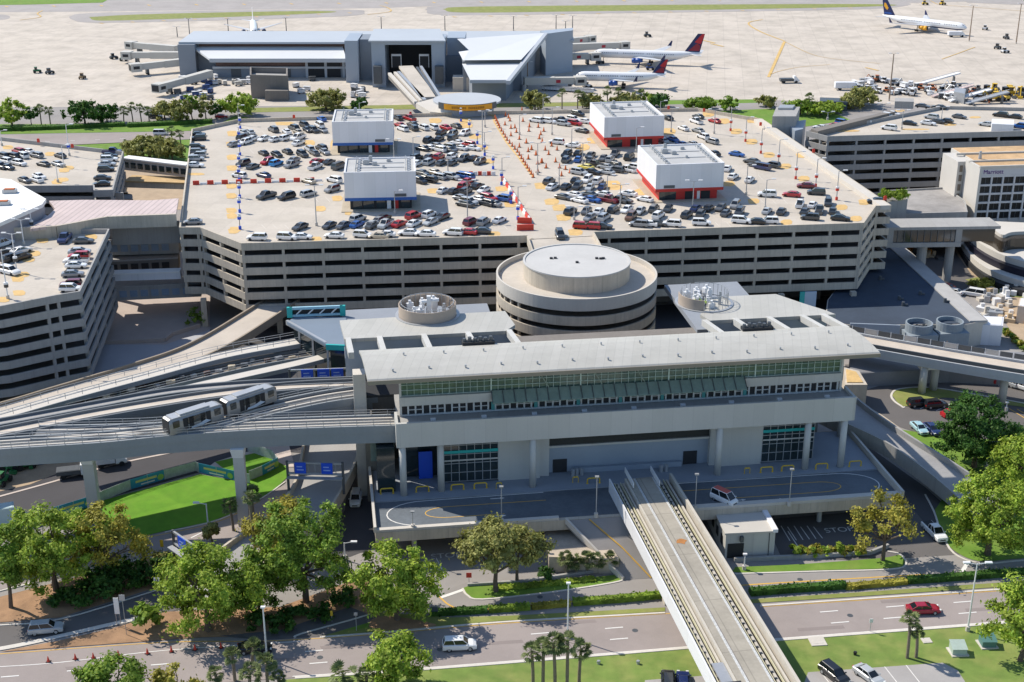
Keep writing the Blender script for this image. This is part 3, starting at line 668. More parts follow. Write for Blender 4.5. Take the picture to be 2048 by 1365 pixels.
for a in (21, 29.6, 36.5):                                          # slanting stair struts behind the glass show pale
    m = MB(); m.bar(T(a, FB+.2, 26), T(a+2.6, FB+.05, 21.6), .35, .3); m.build('brace', GLASS_G, ST)
for a in (-.05, 71.75): part('end_column', PANEL, ST, (a, a+.35, FB-.1, FB+.5, 17.8, 26.2))
part('side_glass', GLASS_T, ST, (71.7, 71.76, FB+.5, 12, 18, 26))
# ground floor
PZ = 5.5
for a, b in [(0, 0), (6, .6), (20.6, 0), (51, 0), (65.8, 0), (71.9, 0), (-2, 8), (69.3, 8), (76, 11)]:
    m = MB(); m.cyl(T(a, b, PZ+.14), .55, (14.2 if a < 74 else 13)-PZ-.14, 16); m.build('column', PANEL, ST, True)
def glazed(a0, a1, b, z0, z1, na, nz, root=ST):
    part('window', GLASS, root, (a0, a1, b, b+.1, z0, z1))
    m = MB()
    for k in range(na+1): a = a0+(a1-a0)*k/na; tb(m, a-.05, a+.05, b-.1, b-.01, z0, z1)
    for k in range(nz+1): z = z0+(z1-z0)*k/nz; tb(m, a0, a1, b-.09, b-.02, z-.05, z+.05)
    m.build('window_frame', STEEL, root)
glazed(6.6, 15.4, 2.8, 6, 14, 7, 5); part('teal_band', TEAL, ST, (6.6, 15.4, 2.66, 2.69, 11, 11.5)); part('transom', PANEL, ST, (6.6, 15.4, 2.55, 2.65, 9.7, 9.95))
glazed(59.2, 68, 2.8, 6, 14, 7, 5); part('teal_band', TEAL, ST, (59.2, 68, 2.66, 2.69, 11.3, 11.8)); part('transom', PANEL, ST, (59.2, 68, 2.55, 2.65, 9.9, 10.15))
part('wall_panel', PANEL, ST, (15.45, 22.2, 2.7, 3.2, PZ+.15, 14.24)); part('wall_panel', PANEL, ST, (52, 59.15, 2.7, 3.2, PZ+.15, 14.24))
part('recess_wall', PANEL_B, ST, (22.2, 52, 4.4, 4.9, PZ+.15, 10.6)); part('ledge', PANEL, ST, (22.2, 52, 3.7, 4.39, 10.4, 10.75))
part('louvre', M('dark louvre', (.03, .032, .03), .7, .2, 2), ST, (23.8, 50.5, 4.0, 4.5, 10.76, 13.9)); part('soffit_beam', PANEL, ST, (22.2, 52, 4.0, 4.5, 13.91, 14.2))
part('side_wall', PANEL, ST, (22.21, 23.79, 3.3, 4.39, PZ+.15, 14.2), (50.51, 51.99, 3.3, 4.39, PZ+.15, 14.2))
for a in (24.6, 46.4): part('door', DARK, ST, (a, a+2.3, 4.25, 4.39, PZ+.16, 8.0))
part('blue_panel', BLUE_S, ST, (2.8, 5, 5, 5.2, PZ+.2, 10.5)); part('window', GLASS, ST, (0, 6.5, 6, 6.1, PZ+.2, 14))
part('low_wall', PANEL_B, ST, (28, 46, 3.6, 4.2, PZ+.15, 6.5))
# ---------------------------------------------------------------- raised plaza in front
def rect(a0, a1, b0, b1): return [T(a0, b0), T(a1, b0), T(a1, b1), T(a0, b1)]
PZT = thing('raised_plaza', 'raised forecourt deck with painted lanes under the station front', 'plaza', (*T(36, -5), 0))
PLAZA_SHADE = M('plaza asphalt', (.125, .145, .165), .75, .22, .12, 2, stain=.25)  # roadway and paving colours carry a dark blue tint for the station's shade
m = MB(); m.prism(rect(-5, 78, -11.2, 13.5), PZ-1.7, PZ); m.build('deck', CONC, PZT)
m = MB(); m.prism(rect(-4.6, 77.6, -10.4, -1.8), PZ, PZ+.03); m.build('roadway', PLAZA_SHADE, PZT)
m = MB(); m.prism(rect(-4.6, 77.6, -1.7, 13), PZ, PZ+.15); m.build('pavement', M('plaza paving', (.27, .295, .33), .8, .08, .3, 3), PZT)
for a0, b0, a1, b1, h in [(-5, -11.2, -5, 13.4, 1.0), (78, -11.2, 78, 13.4, 1.0), (-5, -10.75, 23, -10.75, .4), (43.5, -10.6, 78, -10.6, .5)]:
    m = MB(); m.bar(T(a0, b0, PZ+h), T(a1, b1, PZ+h), .4 if h > .9 else (.8 if a1 < 30 else 1.15), h-.02); m.build('parapet', CONC_L, PZT)
m = MB()
def pl(pts, w_, z=PZ+.045): m.path([T(a, b, z) for a, b in pts], w_, 0)
def arc(ca, cb, ra, rb, d0, d1, n=14): return [(ca+ra*cos(R(d0+(d1-d0)*k/n)), cb+rb*sin(R(d0+(d1-d0)*k/n))) for k in range(n+1)]
pl([(22, -2.0), (4, -2.2)]+arc(3, -6.1, 6, 3.9, 90, 270)[1:]+[(22, -10)], .18); m.build('white_line', LINE_W, PZT); m = MB(); pl([(44, -2.0), (70, -2.2)]+arc(70, -6.1, 6, 3.9, 90, -90)[1:]+[(46, -10)], .18)
m.build('white_line', LINE_W, PZT)
m = MB(); pl([(22, -4.6)]+arc(6.5, -6.3, 3.6, 1.7, 90, 270)+[(15, -8)], .16); m.build('yellow_line', LINE_Y, PZT); m = MB(); pl([(44, -4.6)]+arc(66, -6.3, 3.6, 1.7, 90, -90)+[(50, -8)], .16); m.build('yellow_line', LINE_Y, PZT)
for a, b in [(14.5, -3), (14, -8.6), (40, -3), (52, -8.8), (58, -9.4)]:
    m = MB(); m.face([T(a-1.1, b-.1, PZ+.05), T(a+.5, b-.1, PZ+.05), T(a+.5, b-.35, PZ+.05), T(a+1.2, b, PZ+.05), T(a+.5, b+.35, PZ+.05), T(a+.5, b+.1, PZ+.05), T(a-1.1, b+.1, PZ+.05)]); m.build('lane_arrow', LINE_W, PZT)
for a in (1, 30, 50, 66):
    m = MB(); m.cyl(T(a, -7.5, 0), .4, PZ-1.7, 12); m.build('pier', PANEL, PZT)
m = MB()
for a in range(-4, 78, 6): m.cyl(T(a, -10.4, PZ), .02, .03, 5)
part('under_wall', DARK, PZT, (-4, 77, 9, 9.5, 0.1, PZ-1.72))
# markings under the deck
for px_, py_ in ((1652, 1066), (862, 1118)):
    text_mesh('STOP', 2.0, (*P(px_, py_, .075), .075), TU.to_3d(), TV.to_3d(), 'road_lettering', LINE_W)['kind'] = 'structure'
for pts in ([(52.5, -10), (52.5, -17)], [(60, -10), (60, -15.5)], [(-2.5, -10), (-2.2, -16)], [(4, -10), (5, -16)]):
    structure((lambda b: (b.path([T(a, c, .075) for a, c in pts], .16, 0), b.build('lane_line', LINE_W))[1])(MB()))
for k in range(6):
    b = MB(); b.path([P3(1562+k*13, 1052+(k % 2)*2, .075), P3(1580+k*13, 1082-k, .075)], .15, 0); structure(b.build('hatch_line', LINE_W))
# yellow bike hoops
hp = thing('bike_rack', 'yellow tubular hoop, leftmost of those in front of the station', 'bike rack', (0, 0, 0), 'yellow hoops on the plaza pavement')
m = MB(); pts = [(-1, 0, 0), (-1, 0, .75), (-.8, 0, .95), (.8, 0, .95), (1, 0, .75), (1, 0, 0)]
for s, e in zip(pts, pts[1:]): m.tube(s, e, .11, 7)
m.build('hoop', YELLOW, hp)
m = MB()
for x in (-1, 1): m.box((x, 0, 0), (.35, .25, .03))
m.build('foot_plate', YELLOW, hp)
HP = [(774, 988, 1), (845, 984, 1), (915, 980, 1), (961, 977, 1), (998, 977, .45), (1151, 965, .45), (1187, 967, 1), (1494, 947, .45), (1533, 945, 1), (1575, 942, 1), (1643, 938, 1), (1710, 933, 1)]
LBL = ['leftmost yellow hoop, on the sunlit pavement corner', 'second yellow hoop from the left, on the sunlit pavement', 'yellow hoop left of the pair before the left glass wall', 'yellow hoop right of the pair before the left glass wall', 'short yellow hoop before the left white wall panel', 'short yellow hoop left of the guideway end', 'wide yellow hoop just left of the guideway end', 'short yellow hoop before the right white wall panel', 'yellow hoop left of the right glass wall', 'yellow hoop before the right glass wall', 'yellow hoop between the two right columns', 'rightmost yellow hoop beside the plaza parapet']
for k, (x, y, sx) in enumerate(HP):
    loc = (*P(x, y, PZ+.15), PZ+.15)
    o = hp if k == 0 else dup(hp, loc, TA, LBL[k])
    if k == 0: o.location = loc; o.rotation_euler = (0, 0, TA); o['label'] = LBL[0]
    o.scale = (sx, 1, 1)
# ramp down from the plaza to the street and the sloping bank beside it
m = MB(); e0, e1 = P(1247, 1160, .08), P(1312, 1156, .08); L = [T(24, -11.3, PZ-.05), (*(Vector(T(24, -11.3)).lerp(Vector(e0), .5)), 2.75), (*e0, .08)]; Rr = [T(33, -11.3, PZ-.05), (*(Vector(T(33, -11.3)).lerp(Vector(e1), .5)), 2.75), (*e1, .08)]
m.strip(L, Rr, .9); o = structure(m.build('ramp_road', ASPH_L))
m = MB(); m.path([T(27.6, -11.5, PZ), (*(Vector(L[1][:2]).lerp(Vector(Rr[1][:2]), .62)), 2.8), (*(Vector(e0).lerp(Vector(e1), .85)), .14)], .3, 0); structure(m.build('ramp_line', LINE_Y))
m = MB()
for s, e in zip(L, L[1:]): m.bar((s[0], s[1], s[2]+.45), (e[0], e[1], e[2]+.45), .35, .9)
o = m.build('ramp_wall', CONC_L); tag(o, 'low concrete wall along the left side of the plaza ramp', 'wall')
m = MB(); q = [P3(1088, 1058, 2.9), P3(1194, 1047, 2.9), P3(1238, 1118, 2.6), P3(1098, 1114, 2.6)]
m.add([*q, *[(x, y, 0) for x, y, z in q]], [[0, 3, 2, 1][::-1] if False else [0, 3, 2, 1], [0, 1, 5, 4], [1, 2, 6, 5], [2, 3, 7, 6], [3, 0, 4, 7]]); structure(m.build('bank', M('stained slab', (.5, .42, .33), .95, .18, .3, 3, stain=.25)))
# ---------------------------------------------------------------- foreground guideway
q0 = Vector(P(1218, 957, 8)); q1 = Vector(P(1430, 1365, 8)); r0 = Vector(P(1345, 950, 8))
GU = (q0-q1).normalized(); GV = Vector((GU.y, -GU.x)); GL = (q0-q1).length
def G(s, t, z): p = q1+GU*s+GV*t; return (p.x, p.y, z)
GW = thing('guideway', 'straight concrete shuttle guideway with a central walkway crossing over the street', 'guideway', G(30, 5, 0))
def gb(name, mat, s0, s1, t0, t1, z0, z1):
    m = MB(); p = G(s0, t0, z0); m.obox(p, (GU*(s1-s0)).to_3d(), (-GV*(t1-t0)).to_3d(), (0, 0, z1-z0)) if False else m.obox(G(s1, t0, z0), (-GU*(s1-s0)).to_3d(), (GV*(t1-t0)).to_3d()*-1 if False else (GV*(t1-t0)).to_3d(), (0, 0, z1-z0))
    return m.build(name, mat, GW)
S0, S1, GWID = -40, GL, 10.3
FGD = M('bridge walkway concrete', (.37, .335, .275), .9, .13, .25, 2, stain=.22, joints=(12, 12, .08, .72, -10))
FGW = M('bridge wall concrete', (.50, .46, .39), .85, .12, .4, 4, streak=.4)
gb('floor_slab', CONC_D, S0, S1-1, 2.3, 7.9, 5.6, 6.6)
for t in (.35, 8.0): gb('side_floor', CONC_D, S0, S1-1, t, t+1.9, 5.3, 5.6)
gb('parapet', WALL_W, S0, S1, 0, .22, 5.6, 7.9); gb('parapet', FGW, S0, S1, GWID-.42, GWID, 5.6, 8.0)
gb('walkway', FGD, S0, S1-.3, 2.9, 7.2, 6.61, 7.8)
gb('walkway_kerb', FGW, S0, S1, 2.55, 2.85, 6.61, 7.75)
for t in (1.25, 2.2, 8.15, 9.3): gb('running_beam', FGW, S0, S1-.5, t-.16, t+.16, 6.2, 7.2)
RAILM = M('cream rail', (.6, .56, .38), .6, .1, 1)
for t in (.75, 1.72, 7.6, 8.7): gb('power_rail', RAILM, S0, S1-.6, t-.05, t+.05, 7.0, 7.4)
GRV = M('white gravel strip', (.5, .5, .48), .95, .5, 5, 16)
gb('gravel_strip', GRV, S0, S1-.4, 3.85, 4.2, 7.801, 7.83); gb('kerb_line', CONC_D, S0, S1-.4, 4.21, 4.3, 7.801, 7.84)
gb('gravel_strip', GRV, S0, S1-.4, 6.85, 7.2, 7.801, 7.83)
m = MB(); m.face([G(33.6+.75*cos(k*.7)*(1+.3*sin(k*2.1)), 5.7+.75*sin(k*.7)*(1+.3*cos(k*3)), 7.83) for k in range(9)]); m.build('rust_stain', M('rust stain', (.40, .17, .05), .9, .3, 2), GW)
for t, zb_, zt_ in ((2.95, 7.95, 9), (7.15, 7.8, 8.9)):              # stub rails at the cut end
    m = MB(); m.bar(G(S1-4, t, zt_), G(S1+1.4, t, zt_), .12, .9); m.build('end_rail', STEEL_W, GW)
brk = []
m = MB()
k = S0
n_b = 0
while k < S1-1:                                                    # rail brackets, every second metre
    for t in (.9, 7.9):
        b = MB(); p = G(k, t, 6.61); b.box(p, (.16, .5, .75), atan2(GU.y, GU.x)); 
        if n_b < 90 and k > -4: b.build('bracket', STEEL_D, GW); n_b += 1
    k += 1.35
for s in (8, 30, 52):
    m = MB(); p = G(s, 5.1, 0); m.box(p, (1.4, 5.5, 5.89), atan2(GU.y, GU.x)); m.build('pier', CONC, GW)
m = MB()                                                           # steel bed and black hatch near the bottom edge
gb('steel_deck', STEEL, -1, 4.5, 1.0, 2.5, 7.32, 7.5); gb('hatch', DARK, -3, -.2, .9, 3.2, 7.52, 8.0)
# ---------------------------------------------------------------- shed
sh = thing('service_shed', 'pale flat roofed shed with a dark door beside the guideway', 'shed', (*P(1500, 1115, 0), 0))
a = Vector(P(1449, 1118, 0)); b = Vector(P(1547, 1113, 0)); su = (b-a).normalized(); sv = Vector((-su.y, su.x)); W = (b-a).length; D = 13.5
q = [tuple(a+su*x+sv*y) for x, y in ((0, 0), (W, 0), (W, D), (0, D))]
m = MB(); m.prism(q, 0, 4.3); m.build('wall', PANEL, sh)
m = MB(); m.prism(inset(q, -.25), 4.3, 4.55); m.build('roof', M('shed roof', (.5, .47, .42), .8, .05, .3), sh)
m = MB(); m.prism([tuple(a+su*(W-.5)+sv*-.3), tuple(a+su*(W+.3)+sv*-.3), tuple(a+su*(W+.3)+sv*D), tuple(a+su*(W-.5)+sv*D)], 4.3, 4.85); m.build('roof_edge', WALL_W, sh)
m = MB(); p = a+su*1.6-sv*.03; m.box((p.x, p.y, .1), (2.5, .1, 2.5), atan2(su.y, su.x)); m.build('door', DARK, sh)
m = MB(); p = a+su*2.4-sv*.3; m.box((p.x, p.y, 3), (.5, .5, .9), atan2(su.y, su.x)); m.build('wall_lamp', STEEL_D, sh)
for k in range(4):
    m = MB(); p = a-su*.04+sv*(2.2+k*2.8); m.box((p.x, p.y, 1.4), (.08, 1.2, 1.6), atan2(su.y, su.x)); m.build('window', DARK, sh)
m = MB(); p = a+su*(W-.9)-sv*.06; m.tube((p.x, p.y, .1), (p.x, p.y, 4.2), .06); m.build('downpipe', STEEL_D, sh)
# low planter walls
for nm, pts, h in [('planter_wall', [(935, 1185), (1050, 1178), (1235, 1150)], .5), ('planter_wall', [(1468, 1136), (1600, 1130), (1740, 1122), (1776, 1108)], .7)]:
    m = MB(); w_ = [(*P(x, y-12, 0), h) for x, y in pts]
    for s, e in zip(w_, w_[1:]): m.bar(s, e, .4, h)
    o = m.build(nm, CONC_G); tag(o, 'low concrete planter wall '+('before the fan palms left of the guideway' if h < .6 else 'beside the shed right of the guideway'), 'wall')
# ---------------------------------------------------------------- plant pens on the rear roof
def pen(label, px, r, loc_z, broken):
    c = P(*px, loc_z); t = thing('equipment_pen', label, 'plant enclosure', (*c, loc_z))
    m = MB()
    if broken: m.ring(c, r-.15, r, loc_z, loc_z+2, 40, R(175), R(262))
    else: m.ring(c, r-.15, r, loc_z, loc_z+2.1, 48)
    m.build('screen_wall', M('tan screen', (.42, .34, .27), .7, .06, .5), t)
    m = MB(); m.ring(c, r+.1, r+.6, loc_z, loc_z+.15, 48); m.build('base_ring', STEEL, t)
    rr = random.Random(4)
    for k in range(14 if not broken else 20):
        a = rr.uniform(0, 6.28); d = rr.uniform(.5, r-1); m = MB(); x, y = c[0]+cos(a)*d, c[1]+sin(a)*d; h = rr.uniform(.6, 2)
        m.box((x, y, loc_z+.01), (rr.uniform(.5, 1.5), rr.uniform(.4, 1), h), rr.uniform(0, 3)); m.cyl((x, y, loc_z+h), .25, .5, 8); m.build('plant_unit', STEEL_W if rr.random() < .75 else STEEL, t)
    if not broken:
        m = MB(); m.box((c[0]+.3, c[1], loc_z+.3), (.7, .7, 3.2)); m.tube((c[0]-1, c[1], loc_z+2.4), (c[0]+2, c[1]+.5, loc_z+2.6), .35, 8); m.build('exhaust', STEEL_W, t)
    for k in range(30):
        a = k/30*2*pi
        if broken and k % 3 == 0 and 8 < k < 22: continue
        m = MB(); m.tube((c[0]+cos(a)*(r-.4), c[1]+sin(a)*(r-.4), loc_z), (c[0]+cos(a)*(r-.4), c[1]+sin(a)*(r-.4), loc_z+2.5), .06, 4)
        b2 = (k+1)/30*2*pi; m.tube((c[0]+cos(a)*(r-.4), c[1]+sin(a)*(r-.4), loc_z+2.4), (c[0]+cos(b2)*(r-.4), c[1]+sin(b2)*(r-.4), loc_z+2.4), .06, 4)
        m.build('post', STEEL, t)
    return t
pen('round tan screened pen of white plant on the left rear roof', (855, 630), 5, 24.6, False)
pen('half dismantled round plant pen with workers on the right rear roof', (1408, 606), 4.6, 24.6, True)
# ================================================================ guideways and ramps on the left
def guide(label, edge, w, z, depth, rails=(), posts=2.6, mat=M('girder grey', (.25, .27, .285), .75, .1, .3, 3, streak=.3), deck=M('guideway deck', (.155, .155, .155), .9, .2, .6, 5, stain=.2), cat='guideway', name='guideway', par=.35, parh=.5, n=6, piers=(), smooth=True):
    """edge: pixels of the near top edge at height z (or (x, y, z) each), running left to right"""
    e = [(*P(q[0], q[1], q[2] if len(q) > 2 else z), q[2] if len(q) > 2 else z) for q in edge]
    e = smooth_path(e, n) if smooth and len(e) > 2 else e
    c = offs(e, w/2); mid = c[len(c)//2]
    t = thing(name, label, cat, (mid[0], mid[1], 0))
    low = lambda pts, d: [(x, y, q-d) for x, y, q in pts]
    m = MB(); m.path(low(c, .45), w-2*par, .25); m.build('deck', deck, t)
    m = MB(); m.path(low(c, .705), w-.2, depth-.7); m.build('girder', mat, t)
    for o in (par/2, w-par/2):
        m = MB(); m.path(offs(low(e, .5-parh), o), par, parh+.75); m.build('parapet', mat, t)
    for o in rails:
        m = MB(); m.path(offs(low(e, .12), o), .34, .33); m.build('running_beam', CONC_L, t)
    if posts:
        for o in (par/2, w-par/2):
            pth = offs(e, o); ks = walk(pth, posts)
            for (p, a) in ks[:46]:
                m = MB(); m.tube((p.x, p.y, p.z-.1), (p.x, p.y, p.z+.9), .05, 4); m.build('rail_post', STEEL, t)
            m = MB()
            for h in (.45, .9): m.path([(x, y, q+h) for x, y, q in pth], .06, .06)
            m.build('hand_rail', STEEL, t)
    for px, py, sx, sy, zt in piers:
        p = P(px, py, 0); m = MB(); m.box((p[0], p[1], 0), (sx, sy, zt-1.6), .1); m.build('pier', PANEL, t)
        m = MB(); m.add(*(lambda x, y: ([(x-sx*.5, y-sy*.5, zt-1.6), (x+sx*.5, y-sy*.5, zt-1.6), (x+sx*.5, y+sy*.5, zt-1.6), (x-sx*.5, y+sy*.5, zt-1.6), (x-sx*.62, y-sy*.7, zt), (x+sx*.62, y-sy*.7, zt), (x+sx*.62, y+sy*.7, zt), (x-sx*.62, y+sy*.7, zt)], [[0, 1, 5, 4], [1, 2, 6, 5], [2, 3, 7, 6], [3, 0, 4, 7], [4, 5, 6, 7]]))(*p)); m.build('pier_cap', STEEL_W, t)
    return t, c
GZ = 16.8
G1, c1 = guide('front grey guideway on tall square piers running into the station from the left', [(-160, 912), (0, 899), (200, 886), (330, 873), (486, 862), (640, 856), (803, 851)], 4.4, GZ, 3.0, rails=(1.1, 2.2, 3.3), piers=[(195, 1062, 1.7, 1.9, 13.8), (489, 1048, 1.7, 1.9, 13.8)])
G2, c2 = guide('middle guideway carrying the two car train, curving into the station', [(60, 878), (180, 876), (300, 872), (400, 862), (480, 845), (560, 825), (660, 804), (740, 793), (800, 789)], 5.0, GZ+.04, 2.6, rails=(1.5, 3.4))
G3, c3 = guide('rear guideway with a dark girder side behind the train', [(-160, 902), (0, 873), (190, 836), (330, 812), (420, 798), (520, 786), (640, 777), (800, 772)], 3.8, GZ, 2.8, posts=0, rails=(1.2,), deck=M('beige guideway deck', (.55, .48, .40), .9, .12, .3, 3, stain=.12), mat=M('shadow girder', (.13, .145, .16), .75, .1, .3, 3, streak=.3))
G4, c4 = guide('farthest grey guideway with bolted edge rails beyond the train', [(-160, 876), (0, 850), (200, 813), (340, 788), (470, 775), (600, 769), (800, 763)], 2.8, GZ-.3, 1.6, posts=0, rails=(), mat=MATS['shadow girder'], deck=CONC_G)
# the train
def train_car(name, label, px0, px1, z):
    a = Vector(P(*px0, z)); b = Vector(P(*px1, z)); d = (b-a); L = d.length; an = atan2(d.y, d.x)
    t = thing(name, label, 'train car', (a.x+d.x/2, a.y+d.y/2, z), 'train cars', an)
    def loc(m, nm, mat): o = m.build(nm, mat); o.parent = t; return o
    def bx(nm, mat, c, s): 
        m = MB(); m.box(c, s); o = m.build(nm, mat); o.parent = t; return o
    W, Hh = 2.55, 2.75; h = L/2
    m = MB()                                                       # body lofted with rounded roof edges and raked ends
    prof = [(-W/2, .5), (W/2, .5), (W/2+.06, 1.4), (W/2, 2.4), (W/2-.35, Hh+.25), (-W/2+.35, Hh+.25), (-W/2, 2.4), (-W/2-.06, 1.4)]
    sts = [(-h, .93), (-h+.35, 1), (h-.35, 1), (h, .93)]
    vs = [(x, y*s, .5+(zz-.5)*(s if zz > 2 else 1)) for x, s in sts for y, zz in prof]; n = len(prof)
    fs = [[i*n+k, (i+1)*n+k, (i+1)*n+(k+1) % n, i*n+(k+1) % n] for i in range(3) for k in range(n)]+[list(range(n)), list(range(3*n, 4*n))[::-1]]
    m.add(vs, [f[::-1] for f in fs]); loc(m, 'body', M('train silver', (.33, .32, .305), .35, .04, 1, metal=.3))
    bx('roof_unit', STEEL, (0, 0, Hh+.22), (L*.55, 1.5, .35)); bx('roof_fairing', STEEL, (0, 0, Hh+.2), (L*.86, 2.0, .12))
    for s in (-1, 1):
        for x, w_ in [(-h+1.1, 1.1), (-h+2.7, .8), (-h+3.7, .8), (-.1, 3.2), (h-3.7, .8), (h-2.7, .8), (h-1.1, 1.1)]:
            door = w_ == .8
            bx('door' if door else 'window', DARK if door else GLASS, (x*1.0, s*(W/2+.03), .75 if door else 1.55), (w_, .09, 1.95 if door else 1.1))
        m = MB(); y = s*(W/2+.11); q = [(-h*.25, y, .75), (h*.1, y, .7), (h*.5, y, 1.1), (h*.32, y, 1.5), (h*.05, y, 1.15), (-h*.2, y, 1.05)]
        m.face(q if s < 0 else q[::-1]); loc(m, 'livery_swoosh', M('pale blue swoosh', (.5, .58, .68), .5, .05, 1))
    for e in (-1, 1):
        bx('end_window', DARK, (e*(h-.0), 0, .7), (.14, 2.1, 2.1))
        m = MB(); m.box((e*h*.62, 0, .0), (2.4, 2.2, .5)); loc(m, 'bogie', BLACKM)
    return t
train_car('train_car', 'leading train car of the pair, nearest and lowest on the guideway', (334, 873), (441, 839), GZ-.4)
train_car('train_car', 'rear train car of the pair, nearer the station', (448, 836), (546, 803), GZ-.4)
# old covered walkway, conveyor bed under works and the vehicle ramp behind
W1, cw = guide('long pale walkway roof slanting up from the lower left behind the guideways', [(-160, 880), (0, 835), (150, 792), (300, 752), (450, 712), (600, 684)], 3.2, 14.5, .8, posts=3, par=.2, parh=.1, deck=CONC_L, cat='walkway', name='covered_walkway')
W2, cx_ = guide('dark conveyor bridge under repair, strewn with pale debris', [(100, 826), (250, 792), (400, 757), (520, 730), (650, 708)], 4.2, 12.8, 1.6, posts=3, par=.25, deck=M('works brown', (.2, .17, .14), .95, .4, 1.2, 6), cat='bridge', name='conveyor_bridge')
for k, (p, a) in enumerate(walk(cx_, 2.3, 3)):
    m = MB(); rr = random.Random(k); b = rr.uniform(-1.3, 1.3); m.box((p.x-sin(a)*b, p.y+cos(a)*b, p.z-.4), (rr.uniform(.5, 1.6), rr.uniform(.4, .9), rr.uniform(.3, .9)), a+rr.uniform(-.5, .5)); m.build('debris', [CONC_L, BRICKD, STEEL, M('insulation cream', (.6, .5, .35), .9, .2, 2), STEEL_D][k % 5], W2)
guide('short pale duct roof leading to the teal kiosk', [(330, 787), (420, 766), (500, 748), (600, 726), (655, 712)], 2.4, 13.6, .9, posts=0, par=.15, parh=.05, deck=CONC_L, cat='walkway', name='covered_walkway')
RA, cr = guide('beige vehicle ramp climbing out from under the garage', [(-160, 870, 9), (0, 842, 9), (150, 798, 9), (300, 752, 9), (400, 718, 9), (470, 684, 9), (540, 640, 8.5), (600, 600, 8)], 7.5, 9, 1.6, posts=0, par=.4, parh=.7, mat=M('brown concrete', (.3, .25, .19), .9, .15, .4, 3, streak=.3), deck=M('beige road', (.50, .44, .37), .9, .1, .2, 3, stain=.1), cat='ramp', name='vehicle_ramp')
# exit ramp with its gantry, curving down to the left
def road_ramp(label, Lp, Rp, mat, deck, wallh=.95, depth=1.3):
    Lq = smooth_path([(*P(x, y, z), z) for x, y, z in Lp], 6); Rq = smooth_path([(*P(x, y, z), z) for x, y, z in Rp], 6)
    mid = Lq[len(Lq)//2]; t = thing('vehicle_ramp', label, 'ramp', (mid[0], mid[1], 0))
    m = MB(); m.strip(Lq, Rq, depth); m.build('deck', deck, t)
    for q in (Lq, Rq):
        m = MB(); m.path([(x, y, z+wallh) for x, y, z in q], .4, wallh+depth+.02); m.build('parapet', mat, t)
    return t
BEIGE = M('beige road', (.50, .44, .37), .9, .1, .2, 3, stain=.1)
GREYR = M('grey ramp deck', (.36, .35, .34), .9, .1, .2, 3, stain=.1)
road_ramp('curved exit ramp descending from beside the plaza towards the lower left', [(340, 1190, .3), (400, 1140, 1), (470, 1087, 2), (540, 1036, 3), (585, 985, 4.2), (602, 930, 5), (610, 880, 5.2)],
          [(430, 1215, .3), (500, 1158, 1), (570, 1100, 2), (640, 1050, 3), (682, 990, 4.2), (712, 930, 5), (725, 880, 5.2)], CONC, GREYR)
def gantry(label, pL, pR, z0, h, panels, zp=.9, dep=.5):
    a = Vector((*P(*pL, z0), z0)); b = Vector((*P(*pR, z0), z0)); t = thing('sign_gantry', label, 'sign gantry', tuple(a.lerp(b, .5)))
    for p in (a, b):
        m = MB(); m.tube(p, p+Vector((0, 0, h)), .22, 8); m.build('post', STEEL_D, t)
    up = Vector((0, 0, 1))
    for q in (h-.1, h-2.0):
        m = MB(); m.bar(a+up*q, b+up*q, .3, .3); m.build('beam', STEEL, t)
    d = (b-a); u = d.normalized(); n = Vector((u.y, -u.x, 0))
    for k in range(1, 8):
        m = MB(); p = a+d*k/8; m.tube(p+up*(h-.1), p+up*(h-2.0), .06, 5); m.build('lattice', STEEL, t)
    for f, w_ in panels:
        m = MB(); p = a+d*f+n*.3+up*(h-2.0); m.obox(p, u*w_, n*-.1, up*1.9); o = m.build('sign_panel', BLUE_S, t)
        m = MB(); m.obox(p+n*.02+up*.2+u*.1, u*(w_-.2), n*.01, up*.06); m.obox(p+n*.02+up*1.65+u*.1, u*(w_-.2), n*.01, up*.06); m2 = m
        for k in range(2):
            mm = MB(); mm.obox(p+n*.02+up*(.55+k*.55)+u*w_*.18, u*w_*(.5 if k else .62), n*.01, up*.2); mm.build('lettering', M('faint white lettering', (.30, .42, .8), .6, 0), t)
    m = MB(); m.obox(a+n*.3+up*(h-2.6), d, n*.9, up*.12); m.build('catwalk', STEEL, t)
    return t
gantry('sign gantry with two blue panels across the exit ramp beside the lawn', (578, 985), (688, 988), 4.6, 5.6, [(.14, 1.8), (.62, 1.8)])
gantry('sign gantry with three blue panels beside the teal kiosk', (583, 806), (698, 802), 8, 6.5, [(.2, 2.1), (.48, 2.1), (.72, 2.1)])
gantry('slanted sign gantry with two blue panels half hidden by a tree', (352, 1125), (418, 1172), 0, 5.6, [(.2, 2.2), (.56, 2)])
